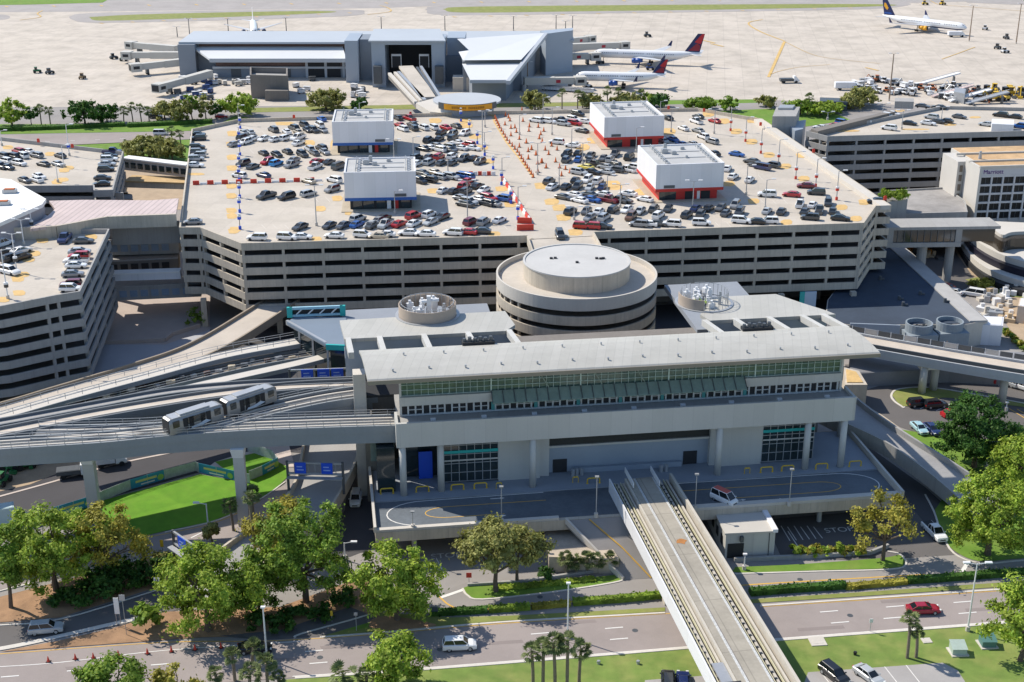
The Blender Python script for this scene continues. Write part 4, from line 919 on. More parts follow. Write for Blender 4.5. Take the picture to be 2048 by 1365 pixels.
# teal kiosk
kq = Vector(P(577, 640, 17)); 
k_ = thing('teal_kiosk', 'small kiosk with teal trim and blue grey roof left of the station', 'kiosk', (*P(640, 700, 8), 8))
def kp(x, y, z): return P(x, y, z)
m = MB(); m.prism([kp(574, 644, 17.2), kp(652, 688, 17.2), kp(700, 690, 17.2), kp(692, 634, 17.2), kp(590, 634, 17.2)], 16.7, 17.2); m.build('roof', M('kiosk roof', (.17, .215, .27), .7, .05, .3), k_)
m = MB(); m.prism(inset([kp(574, 644, 17.2), kp(652, 688, 17.2), kp(700, 690, 17.2), kp(692, 634, 17.2), kp(590, 634, 17.2)], 1), 8, 16.7); m.build('wall', GLASS, k_)
a, b = kp(574, 644, 16.9), kp(652, 688, 16.9)
m = MB(); m.bar((*a, 17.25), (*b, 17.25), .5, .9); m.build('roof_edge', STEEL, k_)
for f in (.12, .45, .78):
    m = MB(); p = Vector(a).lerp(Vector(b), f); q = Vector(a).lerp(Vector(b), f+.14); m.bar((p.x+.2, p.y-.35, 17.2), (q.x+.2, q.y-.35, 17.2), .1, .7); m.build('trim', TEAL, k_)
m = MB(); m.bar((*kp(652, 689, 17.2), 17.2), (*kp(700, 691, 17.2), 17.2), .5, 1.0); m.build('trim', TEAL, k_)
m = MB(); c = kp(681, 742, 9.2); m.box((*c, 9.2), (3.0, 1.2, 3.2), .1); m.build('teal_wall', TEAL, k_)
for x, y in [(598, 662), (625, 678), (655, 700), (697, 700)]: m = MB(); p = kp(x, y, 16); m.box((*p, 8), (.35, .35, 8.7)); m.build('post', STEEL, k_)
m = MB()
w0 = Vector(kp(580, 634, 17.3)); w1 = Vector(kp(686, 630, 17.3))
m.bar((*w0, 19.2), (*w1, 19.2), .4, .5); m.build('truss_chord', M('pale blue trim', (.35, .58, .68), .6, .06, 1), k_)
m = MB(); m.bar((*w0, 17.7), (*w1, 17.7), .4, .4); m.build('truss_chord', MATS['pale blue trim'], k_)
m = MB(); m.bar((w0.x, w0.y+.5, 19.0), (w1.x, w1.y+.5, 19.0), .2, 1.6); m.build('back_panel', DARK, k_)
for k in range(4):
    m = MB(); p = w0.lerp(w1, .12+k*.22); q = w0.lerp(w1, .24+k*.22); m.tube((*p, 17.7), (*q, 18.8), .14, 5); m.build('truss_brace', STEEL_W, k_)
for f in (0, 1): m = MB(); p = w0.lerp(w1, f); m.box((*p, 17.2), (1, .6, 2)); m.build('trim', TEAL, k_)
# stair block where the guideways meet the station
bl = thing('stair_block', 'pale concrete stair block where the guideways enter the station', 'stair block', (*T(-5, 5), 0))
for a0, a1, b0, b1, z0, z1, mt in [(-5.5, -1.2, 9, 12, 0, 13, CONC_D), (-7.0, -5, 11, 13.5, 0, 22, CONC_L), (-4, -1.2, 1.2, 5, PZ+.2, 13.4, GLASS)]:
    part('wall' if mt is not GLASS else 'window', mt, bl, (a0, a1, b0, b1, z0, z1))
m = MB(); m.bar(T(-4.8, 6, 14), T(-1, 6, 14), .4, 5); m.build('screen', GLASS_G, bl)
# ---------------------------------------------------------------- octagon, pink roof link, bridges
oc = thing('octagon_building', 'white octagonal roof building with two orange topped skylights', 'building', (*P(10, 430, 12), 0))
oq = [P(x, y, 26) for x, y in [(-130, 370), (-60, 352), (22, 359), (92, 398), (84, 409), (0, 446), (-60, 470), (-140, 440)]]
m = MB(); m.prism(oq, 25.2, 26); m.build('roof', ROOF_W, oc)
m = MB(); m.prism(inset(oq, .5), 12, 25.2); m.build('wall', M('lavender wall', (.36, .33, .34), .8, .05, .4), oc)
for x, y in [(20, 386), (6, 410)]:
    m = MB(); p = P(x, y, 26); m.box((*p, 26.01), (3, 1.6, .8), .1); m.build('skylight', STEEL, oc); m = MB(); m.box((*p, 26.82), (2.2, 1.2, .15), .1); m.build('skylight_lid', M('rust orange', (.45, .14, .05), .8, .2, 2), oc)
pk = thing('link_roof', 'faded pink ribbed metal link roof between the white octagon and the garage', 'link building', (*P(220, 430, 13), 0))
pq = [P(x, y, 23.4) for x, y in [(98, 402), (165, 400), (300, 401), (357, 397), (352, 428), (215, 433), (110, 452), (60, 458), (100, 428), (110, 418)]]
m = MB(); m.prism(pq, 22.8, 23.4); m.build('roof', PINK_R, pk)
wl = [P(x, y, 23.4) for x, y in [(-120, 462), (0, 457), (112, 452.5), (215, 433.5), (352, 428.5)]]
m = MB()
for s, e in zip(wl, wl[1:]): m.bar((*s, 23.45), (*e, 23.45), .6, 2.8)
m.build('front_wall', CONC, pk)
m = MB(); m.prism([P(x, y, 22.6) for x, y in [(-120, 461), (60, 456), (112, 440), (60, 415), (-120, 415)]], 21.9, 22.6); m.build('terrace', M('blue grey terrace', (.42, .44, .48), .8, .06, .3), pk)
m = MB(); m.bar((*P(222, 446, 20.4), 20.3), (*P(358, 442, 20.4), 20.3), 1, 5); m.build('lower_wall', CONC_G, pk)
def bridge(label, p0, p1, z, w, mat, h, win=None, roof=None):
    a, b = Vector(P(*p0, z)), Vector(P(*p1, z)); d = (b-a).normalized(); n = Vector((-d.y, d.x)); c = a.lerp(b, .5)
    t = thing('foot_bridge', label, 'bridge', (c.x, c.y, 0))
    m = MB(); m.bar((a.x+n.x*w/2, a.y+n.y*w/2, z), (b.x+n.x*w/2, b.y+n.y*w/2, z), w, .35); m.build('roof', roof or mat, t)
    m = MB(); m.bar((a.x+n.x*w/2, a.y+n.y*w/2, z-.36), (b.x+n.x*w/2, b.y+n.y*w/2, z-.36), w-.4, h); m.build('wall', mat, t)
    if win:
        L = (b-a).length; k = 1.2
        while k < L-1:
            m = MB(); p = a+d*k-n*-.15; m.box((p.x, p.y, z-.36-h*.75), (1.6, .12, h*.5), atan2(d.y, d.x)); m.build('window', win, t); k += 2.3
    return t
bridge('white roofed bridge between the far left garage and the central garage', (243, 316), (372, 331), 19, 3, CONC_G, 3, GLASS, ROOF_W)
bridge('bridge with an orange striped deck between the left garages', (247, 362), (368, 366), 15, 6, CONC, 1.5, None, M('orange striped deck', (.52, .36, .18), .9, .2, .5))
bridge('long grey bridge level with blue windows under the pink roof', (215, 482), (356, 478), 15, 5, CONC_G, 3.2, M('sky window', (.25, .32, .42), .2, .1, 1))
bridge('brown lower bridge level with dark openings', (215, 522), (356, 515), 11, 5, CONC_D, 2.8, DARK, CONC_G)
bridge('white tube footbridge joining the left garage to the central garage', (208, 548), (360, 543), 11, 2.4, WALL_W, 1.5, None, ROOF_W)
bridge('lowest grey bridge level with blue windows over the courtyard', (212, 575), (400, 566), 7.5, 5, CONC_G, 3.0, M('sky window', (0, 0, 0)), CONC_G)
t = thing('round_column', 'tall round grey column beside the left garage', 'column', (*P(233, 590, 0), 0)); m = MB(); p = P(233, 600, 0); m.cyl((*p, 0), .8, 19.5, 16); m.build('shaft', CONC_G, t, True); m = MB(); m.box((p[0], p[1], 19.5), (2.2, 2.2, .6)); m.build('cap', CONC_G, t)
# courtyard walls
for lab, pts, h in [('low pink wall of the sunken courtyard', [(195, 690), (330, 684), (345, 672), (400, 655)], .9), ('low wall beside the beige vehicle ramp', [(150, 745), (190, 696)], .8)]:
    m = MB(); q = [(*P(x, y, 0), h) for x, y in pts]
    for s, e in zip(q, q[1:]): m.bar(s, e, .5, h)
    tag(m.build('courtyard_wall', M('pink paving', (0, 0, 0))), lab, 'wall')
# ---------------------------------------------------------------- yard fence with banners
BAN = M('blue banner', (.03, .26, .42), .6, .12, .5); BANY = M('banner lettering', (.62, .55, .2), .6, .1, 1); BANG = M('banner green', (.3, .5, .1), .6, .1, 1)
MESHF = M('pale mesh fence', (.40, .44, .42), .8, .25, 1.5, 6)
def fence(label, px, kinds, h=1.9):
    q = [Vector((*P(x, y, 0), 0)) for x, y in px]; c = q[len(q)//2]; t = thing('construction_fence', label, 'fence', tuple(c)); up = Vector((0, 0, 1))
    for (s, e), kd in zip(zip(q, q[1:]), kinds):
        d = e-s; u = d.normalized(); n = Vector((u.y, -u.x, 0))
        m = MB(); m.obox(s+up*.08, d, n*-.05, up*(h-.1)); m.build('banner' if kd == 'b' else 'mesh_panel', BAN if kd == 'b' else MESHF, t)
        if kd == 'b':
            m = MB(); m.obox(s+d*.15+n*.06+up*h*.5, d*.62, n*-.01, up*h*.22); m.build('lettering', BANY, t)
            m = MB(); m.obox(s+d*.3+n*.06+up*h*.2, d*.4, n*-.01, up*h*.12); m.build('lettering', STEEL_W, t)
            m = MB(); cc = s+d*.88+n*.06+up*h*.42
            m.face([cc+u*cos(k*pi/6)*h*.3+up*sin(k*pi/6)*h*.3 for k in range(12)]); m.build('emblem', BANG, t)
        for f in (0, .5): m = MB(); p = s+d*f; m.tube(p, p+up*(h+.05), .05, 5); m.build('post', STEEL, t)
    return t
fence('construction fence with blue banners along the near edge of the bright lawn', [(60, 1052), (110, 1036), (187, 1012), (210, 1001), (262, 980), (330, 960), (392, 943), (398, 946), (470, 962), (500, 968)], 'mbmmbmmbm')
fence('construction fence with a blue banner around the small upper lawn', [(500, 962), (525, 952), (557, 935), (545, 920), (496, 903)], 'mbmm')
# ================================================================ right hand side
HT = thing('hotel_tower', 'pale hotel tower with a tan roof and a grid of dark windows', 'hotel', (*P(1980, 440, 8), 8))
ha = Vector(P(1950, 441, 8)); hu = Vector((.993, .12)); hv = Vector((-.12, .993))
def Hh(a, b): q = ha+hu*a+hv*b; return (q.x, q.y)
HZ = 21.6
m = MB(); m.prism([Hh(0, .5), Hh(45, .5), Hh(45, 22), Hh(1.6, 22), Hh(1.6, 8), Hh(0, 8)], 0, HZ); m.build('wall', M('cream wall', (.56, .53, .48), .8, .04, .4), HT)
m = MB(); m.prism([Hh(-.6, -.3), Hh(0, -.3), Hh(0, 8), Hh(-.6, 8)], 7.6, HZ+.4); m.build('end_fin', MATS['cream wall'], HT)
m = MB(); m.prism([Hh(-2.4, 8.5), Hh(1.5, 8.5), Hh(1.5, 18), Hh(-2.4, 18)], 6, HZ-.3); m.build('stair_tower', MATS['cream wall'], HT)
for k in range(5): m = MB(); m.box((*Hh(-1.4, 8.45), 8.6+k*2.5), (.8, .12, 1.7), .12); m.build('stair_window', M('stair glass', (.16, .13, .1), .3, 0), HT)
m = MB(); m.prism([Hh(.2, 1), Hh(45, 1), Hh(45, 21.5), Hh(1.8, 21.5), Hh(1.8, 8), Hh(.2, 8)], HZ, HZ+.15); m.build('roof', M('tan gravel roof', (.55, .36, .19), .95, .25, .4, 3, stain=.2), HT)
for b in (.1, 6, 14): m = MB(); m.bar((*Hh(-.6, b), HZ+.6), (*Hh(45, b), HZ+.6), .5, .6); m.build('parapet', CONC_L, HT)
m = MB(); m.cyl((*Hh(3.6, 9), HZ), .5, 2.2, 10, .3); m.build('roof_flue', STEEL, HT)
WB = M('blue grey frame', (.54, .53, .53), .7, .04, .5)
m = MB(); m.obox((*Hh(0, .1), HZ-1.9), (hu*45).to_3d(), (hv*.4).to_3d(), (0, 0, 1.9)); m.build('top_band', WB, HT)
for k in range(5):
    z = 8.2+k*2.3
    m = MB(); m.obox((*Hh(0, .1), z+1.78), (hu*45).to_3d(), (hv*.4).to_3d(), (0, 0, .5)); m.build('floor_band', WB, HT)
    for j in range(6):
        m = MB(); m.obox((*Hh(.3+j*3.05, .42), z), (hu*2.6).to_3d(), (hv*.06).to_3d(), (0, 0, 1.76)); w_ = m.build('window', M('hotel glass', (.012, .014, .016), .35, 0, spec=.3), HT)
        m = MB(); m.obox((*Hh(.3+j*3.05+1.25, .3), z), (hu*.1).to_3d(), (hv*.1).to_3d(), (0, 0, 1.7)); f = m.build('window_frame', STEEL_D, HT); f.parent = w_
for j in range(7):
    m = MB(); m.obox((*Hh(-.15+j*3.05, .05), 7.6), (hu*.42).to_3d(), (hv*.45).to_3d(), (0, 0, 12.2)); m.build('pilaster', WB, HT)
text_mesh('Marriott', 1.55, (*Hh(.6, .02), HZ-1.5), hu.to_3d(), (0, 0, 1), 'lettering', M('purple lettering', (.11, .035, .2), .6, 0), HT, .03)
# curved hotel terraces below the tower
TR = thing('hotel_terraces', 'curved stepped hotel terraces with dark ribbon windows at the right edge', 'hotel', (*P(2030, 560, 0), 0))
def curve(z, *px): return [p[:2] for p in smooth_path([(*P(x, y, z), z) for x, y in px], 6)]
def tier(px, z0, z1, name, mat, back=30):
    c = curve(z1, *px); m = MB(); m.prism(c+[(c[-1][0]+20, c[-1][1]+back), (c[0][0]+2, c[0][1]+back)], z0, z1); return m.build(name, mat, TR)
CREAM = MATS['cream wall']
tier([(1962, 449), (1985, 458), (2006, 470), (2030, 464), (2120, 462)], 8.8, 9.6, 'top_band', CREAM, 3)
tier([(1963, 462), (1985, 472), (2006, 484), (2030, 478), (2120, 476)], 6.0, 8.8, 'window_band', M('brown ribbon glass', (.05, .04, .03), .15, 0), 6)
tier([(1934, 466), (1962, 488), (2000, 508), (2050, 524), (2120, 540)], 4.6, 6.1, 'band', CREAM, 16)
tier([(1940, 489), (1965, 508), (2003, 527), (2050, 542), (2120, 558)], 2.9, 4.6, 'window_band', M('violet glass', (.018, .017, .03), .4, 0, spec=.3), 15)
tier([(1926, 490), (1950, 520), (1985, 542), (2030, 558), (2120, 580)], 1.6, 3.0, 'band', CREAM, 18)
tier([(1934, 520), (1960, 545), (1995, 565), (2040, 580), (2120, 600)], .1, 1.6, 'window_band', DARK, 16)
# skybridge from the garage to the hotel
SB = thing('sky_bridge', 'long covered skybridge with dark windows between garage and hotel', 'bridge', (*P(1860, 500, 0), 0))
a = Vector(P(1776, 455, 14.6)); b = Vector(P(1926, 453, 14.6)); d = (b-a).normalized(); n = Vector((-d.y, d.x)); L = (b-a).length
def sbx(nm, mat, s0, s1, t0, t1, z0, z1):
    m = MB(); m.obox((*(a+d*s0+n*t0), z0), (d*(s1-s0)).to_3d(), (n*(t1-t0)).to_3d(), (0, 0, z1-z0)); return m.build(nm, mat, SB)
sbx('roof', CONC_G, 0, L+9, -.3, 7, 13.9, 14.6); sbx('floor', CONC_G, 0, L, -.2, 6.5, 9.6, 10.7); sbx('window_band', GLASS, .2, L+8, .2, 6, 10.75, 13.85)
for k in range(2): sbx('end_wall', CONC_G, k*(L-1.5), k*(L-1.5)+1.5, -.1, .3, 10.72, 13.88)
k = 2.5
while k < L-2: sbx('mullion', STEEL_D, k, k+.15, .05, .18, 10.75, 13.85); k += 1.6
for f, w_ in ((.55, 1.8), (.93, 1.5)):
    m = MB(); p = a+d*L*f+n*3; m.cyl((p.x, p.y, 0), w_/2+.3, 9.6, 12); m.build('pier', CONC_G, SB)
# flat roofs between garage and hotel
def block(label, px, z0, z1, mat, cat='building', name='low_building', edge=None, wallmat=None):
    q = [P(x, y, z1) for x, y in px]; m = MB(); t = thing(name, label, cat, (q[0][0], q[0][1], z0))
    m.prism(q, z0, z1-.02); m.build('wall', wallmat or mat, t)
    m = MB(); m.prism(inset(q, .3), z1-.021, z1+.05); m.build('roof', mat, t)
    if edge: m = MB(); m.wall(q, z1-.02, z1+edge, .3); m.build('parapet', wallmat or mat, t)
    return t
block('low grey flat roof block behind the skybridge', [(1790, 432), (1935, 428), (1930, 405), (1890, 378), (1780, 384), (1760, 400)], 4, 12, M('mottled grey roof', (.33, .31, .29), .9, .2, .4, 3, stain=.25), edge=.5, wallmat=CONC_G)
block('grey planter box with a bright green tree beside the garage corner', [(1772, 410), (1815, 404), (1812, 388), (1762, 392)], 8, 16, CONC_D, 'planter', 'planter_box', .6, CONC_G)
sr = [P(x, y, 5.5) for x, y in [(1650, 640), (1655, 600), (1700, 540), (1775, 495), (1812, 495), (1976, 640), (1935, 648), (1700, 650)]]
t = thing('slate_roof_building', 'low wide building with a slate blue roof and a pale edge strip', 'building', (sr[3][0], sr[3][1], 0))
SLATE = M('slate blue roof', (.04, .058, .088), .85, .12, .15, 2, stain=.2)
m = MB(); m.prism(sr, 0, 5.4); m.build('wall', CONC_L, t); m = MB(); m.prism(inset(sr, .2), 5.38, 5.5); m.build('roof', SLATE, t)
e0, e1 = Vector(P(1795, 496, 5.6)), Vector(P(1957, 643, 5.6)); m = MB(); m.bar((*e0, 5.75), (*e1, 5.75), 3.7, .4); m.build('edge_strip', M('pale gravel roof', (.40, .39, .375), .9, .1, .4, 3), t)
m = MB(); m.bar((*P(1700, 652, 5.5), 6.1), (*P(1800, 656, 5.5), 6.1), .4, 2.2); m.build('parapet', PANEL_B, t)
for x, y in [(1798, 600), (1806, 612), (1840, 590), (1890, 605), (1760, 560)]: m = MB(); p = P(x, y, 5.5); m.cyl((*p, 5.5), .35, .9, 8); m.box((p[0]+.7, p[1], 5.5), (.6, .4, .4)); m.build('roof_vent', STEEL_D, t)
# cooling towers and plant yard
for lab, x, y in [('left of the two round cooling towers behind the right guideway', 1832, 702), ('right of the two round cooling towers behind the right guideway', 1893, 698)]:
    p = P(x, y, 0); t = thing('cooling_tower', lab, 'cooling tower', (*p, 0), 'cooling towers in the plant yard')
    m = MB(); m.box((*p, 0), (6.4, 6, 4.6), .1); m.build('casing', M('weathered white', (.24, .28, .31), .7, .12, .5), t)
    m = MB(); m.ring(p, 2.5, 2.8, 4.6, 6.4, 24); m.build('fan_stack', MATS['weathered white'], t); m = MB(); m.cyl((*p, 4.65), 2.45, .3, 24); m.build('fan', DARK, t)
    for k in range(4): m = MB(); m.box((*p, 5.3), (4.6, .4, .1), k*pi/4); m.build('fan_blade', STEEL_D, t)
block('white box plant unit beside the cooling towers', [(1935, 648), (1950, 632), (2008, 634), (2006, 652)], 0, 4.6, WALL_W, 'plant unit', 'plant_unit')
block('small beige building at the right edge beyond the plant yard', [(2036, 612), (2090, 620), (2090, 600), (2040, 596)], 0, 4, WALL_W, 'building', 'small_building', None, M('beige render', (.6, .5, .4), .9, .05, .4))
rr = random.Random(9)
for k in range(26):
    x, y = rr.uniform(1905, 1965), rr.uniform(640, 690); p = P(x, y, 0); m = MB(); m.box((*p, 0), (rr.uniform(.6, 1.8), rr.uniform(.5, 1.4), rr.uniform(.5, 3)), rr.uniform(0, 3)); m.tube((*p, 1), (p[0]+rr.uniform(-2, 2), p[1]+rr.uniform(-1, 1), rr.uniform(.5, 3)), .16, 6)
    tag(m.build('pipe_rack', STEEL_W if k % 2 else STEEL), 'white and grey pipework cluttered between the cooling towers and the white unit', 'pipework', 'pipework in the plant yard')
for k in range(30):
    x, y = rr.uniform(1960, 2060), rr.uniform(585, 650); 
    if y < 560+(2060-x)*.25: continue
    p = P(x, y, 0); m = MB(); m.box((*p, 0), (rr.uniform(1, 3), rr.uniform(.8, 2), rr.uniform(.4, 1.8)), rr.uniform(0, 3)); m.box((p[0]+.4, p[1]+.5, 0), (.9, .7, rr.uniform(.8, 2.2)))
    tag(m.build('stored_pallet', [STEEL_W, CONC_L, STEEL, M('crate tan', (.5, .38, .24), .9, .1, 1)][k % 4]), 'stored pallets and crates scattered on the ground below the hotel terraces', 'stored goods', 'stored goods below the hotel terraces')
for k in range(16):
    x, y = rr.uniform(1812, 1890), rr.uniform(486, 520); p = P(x, y, 0); m = MB(); m.box((*p, 0), (rr.uniform(1, 3.5), rr.uniform(1, 2), rr.uniform(.5, 1.8)), rr.uniform(0, 3)); m.box((p[0]+.6, p[1], 0), (.8, .8, rr.uniform(1, 2.3)))
    tag(m.build('building_material', [M('orange board', (.7, .27, .04), .8, .2, 1), STEEL_W, M('crate tan', (0, 0, 0)), STEEL_D][k % 4]), 'orange and white building materials heaped under the skybridge', 'building material', 'building materials under the skybridge')
# right guideway with its fence and piers
G5, c5 = guide('sunlit guideway leaving the station to the right on twin piers', [(1560, 668), (1640, 678), (1700, 690), (1800, 708), (1920, 729), (2060, 752), (2200, 774)], 7.4, 7.8, 1.9, posts=0, deck=M('beige guideway deck', (.55, .48, .40), .9, .12, .3, 3, stain=.12), mat=M('pale girder', (.42, .44, .46), .7, .08, .3, streak=.3))
bk = offs(c5, 3.3)
for k, (p, an) in enumerate(walk(bk, 2.6, 2)):
    m = MB(); m.box((p.x, p.y, p.z+.3), (2.3, .1, 1.0), an); m.build('rail_panel', STEEL_D if k % 3 else STEEL, G5)
    m = MB(); q = Vector((p.x+1.3*cos(an), p.y+1.3*sin(an), p.z)); m.tube(q, q+Vector((0, 0, 1.4)), .06, 5); m.build('rail_post', STEEL_W, G5)
m = MB(); m.path([(x, y, z+.62) for x, y, z in offs(c5, -2.9)], .3, .7); m.build('running_beam', STEEL_D, G5)
m = MB(); m.path([(x, y, z+.3) for x, y, z in offs(c5, -2.2)], .2, .5); m.build('running_beam', CONC_L, G5)
for x, y in [(1843, 786), (1866, 780), (2003, 806)]:
    p = P(x, y, 0); m = MB(); m.cyl((*p, 0), .75, 5.9, 16); m.build('pier', PANEL, G5, True)
m = MB(); p = P(1854, 783, 0); m.box((*p, 4.95), (4.2, 2, .9), .1); m.build('pier_cap', STEEL_W, G5)
# exit ramp at the right of the plaza
R2, = [road_ramp('broad shaded ramp dropping away from the plaza on the right', [(1690, 788, 7), (1745, 832, 6.6), (1815, 880, 6), (1890, 926, 4.6), (1960, 972, 3), (2030, 1020, 1.6)], [(1640, 830, 7), (1690, 855, 6.6), (1769, 893, 6), (1830, 934, 4.6), (1885, 978, 3), (1950, 1035, 1.6)], CONC_G, M('grey ramp deck', (0, 0, 0)), 1.0, 1.6)]
m = MB(); q = [(1705, 822, 7.4), (1725, 818, 7.4), (1790, 878, 6.3), (1745, 882, 6.7), (1725, 858, 6.9)]
m.face([(*P(x, y, z), z+.35) for x, y, z in q][::-1] if False else [(*P(x, y, z), z+.4) for x, y, z in q]); m.build('lit_slab', BEIGE, R2) if False else None
wl = [(1700, 790, 2.2), (1760, 838, 2.2), (1810, 885, 2), (1900, 945, 1.6), (1970, 995, 1.2)]
m = MB(); q = [(*P(x, y, z), z) for x, y, z in wl]
for s, e in zip(q, q[1:]): m.bar(s, e, .6, s[2]-.02)
tag(m.build('retaining_wall', CONC), 'concrete retaining wall between the right ramp and the car park lawn', 'wall')
pl_ = thing('planter_box', 'square concrete planter with ochre bed at the right end of the station', 'planter', (*P(1720, 790, 0), 0))
m = MB(); m.prism([P(x, y, 5) for x, y in [(1690, 770), (1735, 770), (1718, 742), (1688, 735)]], 0, 5); m.build('wall', CONC, pl_)
m = MB(); m.prism([P(x, y, 5) for x, y in [(1694, 766), (1726, 766), (1712, 745), (1692, 740)]], 5, 5.15); m.build('bed', OCHRE, pl_)
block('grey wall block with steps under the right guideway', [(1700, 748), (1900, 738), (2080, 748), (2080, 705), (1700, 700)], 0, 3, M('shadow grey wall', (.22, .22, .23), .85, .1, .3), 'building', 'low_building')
# ================================================================ airside terminal
AT = thing('airside_terminal', 'long blue grey airside terminal with white sloping roofs and a tall central portal', 'airport terminal', (*P(700, 160, 0), 0))
def zat(px, py, Y): r = ray(px, py); t = Y/r[1]; return CAMH+t*r[2]
def wp(px, py, Y): r = ray(px, py); t = Y/r[1]; return (r[0]*t, Y, CAMH+t*r[2])     # point of a sight line at distance Y
def apart(nm, mat, pts, th, dirn=(0, 1, 0)):      # a slab given by its front outline in world points, th thick
    m = MB(); a = [Vector(p) for p in pts]; d = Vector(dirn)*th; n = len(a)
    m.add(a+[p+d for p in a], [list(range(n)), list(range(n, 2*n))[::-1]]+[[i, n+i, n+(i+1) % n, (i+1) % n] for i in range(n)]); return m.build(nm, mat, AT)
ROOF_A = M('airside roof metal', (.44, .47, .50), .55, .05, .05)
ROOF_AW = M('airside white roof', (.66, .67, .67), .55, .05, .05)
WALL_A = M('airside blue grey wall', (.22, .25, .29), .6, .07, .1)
def abox(nm, mat, x0, x1, Y0, Y1, z0, z1):
    m = MB(); m.box(((x0+x1)/2, (Y0+Y1)/2, z0), (x1-x0, Y1-Y0, z1-z0)); return m.build(nm, mat, AT)
YF = 572.                                                         # front of the left wing
X = lambda px, Y=YF, py=110: wp(px, py, Y)[0]
zr = zat(0, 83, YF+8)
abox('left_wall', WALL_A, X(352), X(386), YF+4, YF+30, 0, zr-.81)
abox('rear_block', WALL_A, X(380), X(720), YF+9, YF+34, 0, zr-1)
m = MB(); m.prism([(X(352), YF+6), (X(740), YF+6), (X(1150), YF+12), (X(1150), YF+36), (X(352), YF+36)], zr-.8, zr); m.build('main_roof', ROOF_A, AT)
abox('clerestory', BRICKD, X(390), X(690), YF+8.6, YF+8.9, zr-4.5, zr-1.0)
z0, z1 = zat(0, 118, YF-4), zat(0, 94, YF+8)
m = MB(); m.strip([(X(418, YF-4), YF-4, z0), (X(386, YF+8), YF+8.4, z1)], [(X(692, YF-4), YF-4, z0-.0), (X(686, YF+8), YF+8.4, z1)], .8); m.build('sloping_roof', ROOF_AW, AT)
m = MB(); m.bar((X(418, YF-4), YF-4.1, z0+.1), (X(692, YF-4), YF-4.1, z0+.1), .3, 1.6); m.build('roof_edge', ROOF_A, AT)
abox('window_band', M('brown glass band', (.10, .055, .05), .4, .5, .3, 1), X(430), X(690), YF, YF+.4, zat(0, 134, YF), z0-.9)
abox('front_wall', WALL_A, X(424), X(692), YF-.2, YF+9, 0, zat(0, 134, YF)); abox('ledge', ROOF_A, X(424), X(692), YF-1, YF-.21, zat(0, 137, YF), zat(0, 133, YF))
abox('dark_bay', DARK, X(612), X(680), YF-.5, YF-.21, .1, 6.2)
for f in (460, 560): abox('bay_door', STEEL_D, X(f), X(f+20), YF-.35, YF-.21, .1, 4)
for f in (610, 648, 684): abox('pilaster', ROOF_A, X(f), X(f+5), YF-.9, YF-.22, 0, 7)
# connecting walls and the portal
Y2 = 560.
X2 = lambda px, Y=Y2: wp(px, 110, Y)[0]
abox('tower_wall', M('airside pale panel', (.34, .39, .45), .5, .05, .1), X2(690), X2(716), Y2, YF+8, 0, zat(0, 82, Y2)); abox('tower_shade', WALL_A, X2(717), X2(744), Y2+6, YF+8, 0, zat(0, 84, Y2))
zp = zat(0, 84, Y2-10)
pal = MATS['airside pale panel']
abox('portal_pier', pal, X2(743, Y2-10), X2(770, Y2-10), Y2-10, Y2+10, 0, zp); abox('portal_pier', pal, X2(863, Y2-10), X2(889, Y2-10), Y2-10, Y2+10, 0, zp)
abox('portal_lintel', pal, X2(770, Y2-10)+.01, X2(863, Y2-10)-.01, Y2-10, Y2+10, zat(0, 90, Y2-10), zp)
abox('portal_back', DARK, X2(768), X2(866), Y2+8, Y2+9, 0, zp-1)
m = MB(); m.prism([(X2(738, Y2-10), Y2-11), (X2(892, Y2-10), Y2-11), (X2(876), YF+8), (X2(740), YF+8)], zp, zp+.6); m.build('portal_roof', ROOF_A, AT)
for f in (780, 836): abox('portal_gate', STEEL_W, X2(f, Y2-10), X2(f+20, Y2-10), Y2-4, Y2-3, 7, 12.4); 
for f in (781.5, 837.5): abox('gate_opening', DARK, X2(f, Y2-10), X2(f+17, Y2-10), Y2-4.2, Y2-4.01, 7, 11.6)
for f in (747, 870): abox('portal_stair', STEEL_D, X2(f, Y2-10), X2(f+16, Y2-10), Y2-13, Y2-10.1, 2, 9)
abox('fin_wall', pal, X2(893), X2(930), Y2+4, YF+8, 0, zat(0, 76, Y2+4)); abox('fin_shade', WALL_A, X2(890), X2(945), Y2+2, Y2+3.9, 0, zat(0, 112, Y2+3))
# right wing: white roofs stepping down towards us with a slanting right edge
def P3w(px, py, z): p = P(px, py, z); return (*p, z)
zA, zB, zC = 17.5, 13.5, 11
m = MB(); m.add([P3w(914, 78, zA), P3w(938, 101, 15.2), P3w(917, 104, 14.6), P3w(926, 121, zB), P3w(1042, 120, zB), P3w(1092, 66, zA)], [[0, 1, 2, 3, 4, 5]]); m.build('white_roof', ROOF_AW, AT)
m = MB(); m.prism([P(926, 123, 12), P(1043, 122, 12), P(1088, 74, 12), P(918, 82, 12)], 0, 11.9); m.build('wing_wall', WALL_A, AT)
m = MB(); m.add([P3w(924, 128, 12), P3w(940, 160, 9.5), P3w(1018, 160, 9.5), P3w(1040, 127, 12)], [[0, 1, 2, 3]]); m.build('white_roof', ROOF_AW, AT)
m = MB(); m.bar(P3w(940, 160.4, 9.5), P3w(1018, 160.4, 9.5), .4, 1.2); m.build('roof_edge', ROOF_A, AT)
m = MB(); m.prism([P(944, 166, 7), P(1012, 166, 7), P(1050, 120, 7), P(930, 128, 7)], 0, 8); m.build('wing_wall', WALL_A, AT)
m = MB(); q = [P3w(1016, 163, 9.6), P3w(1043, 123, 13), P3w(1100, 66, 18), P3w(1146, 60, 18)]
m.bar(P3w(1016, 162, 9.8), P3w(1092, 66, 17.8), 1.6, 1.4); m.build('slanting_edge', ROOF_A, AT)
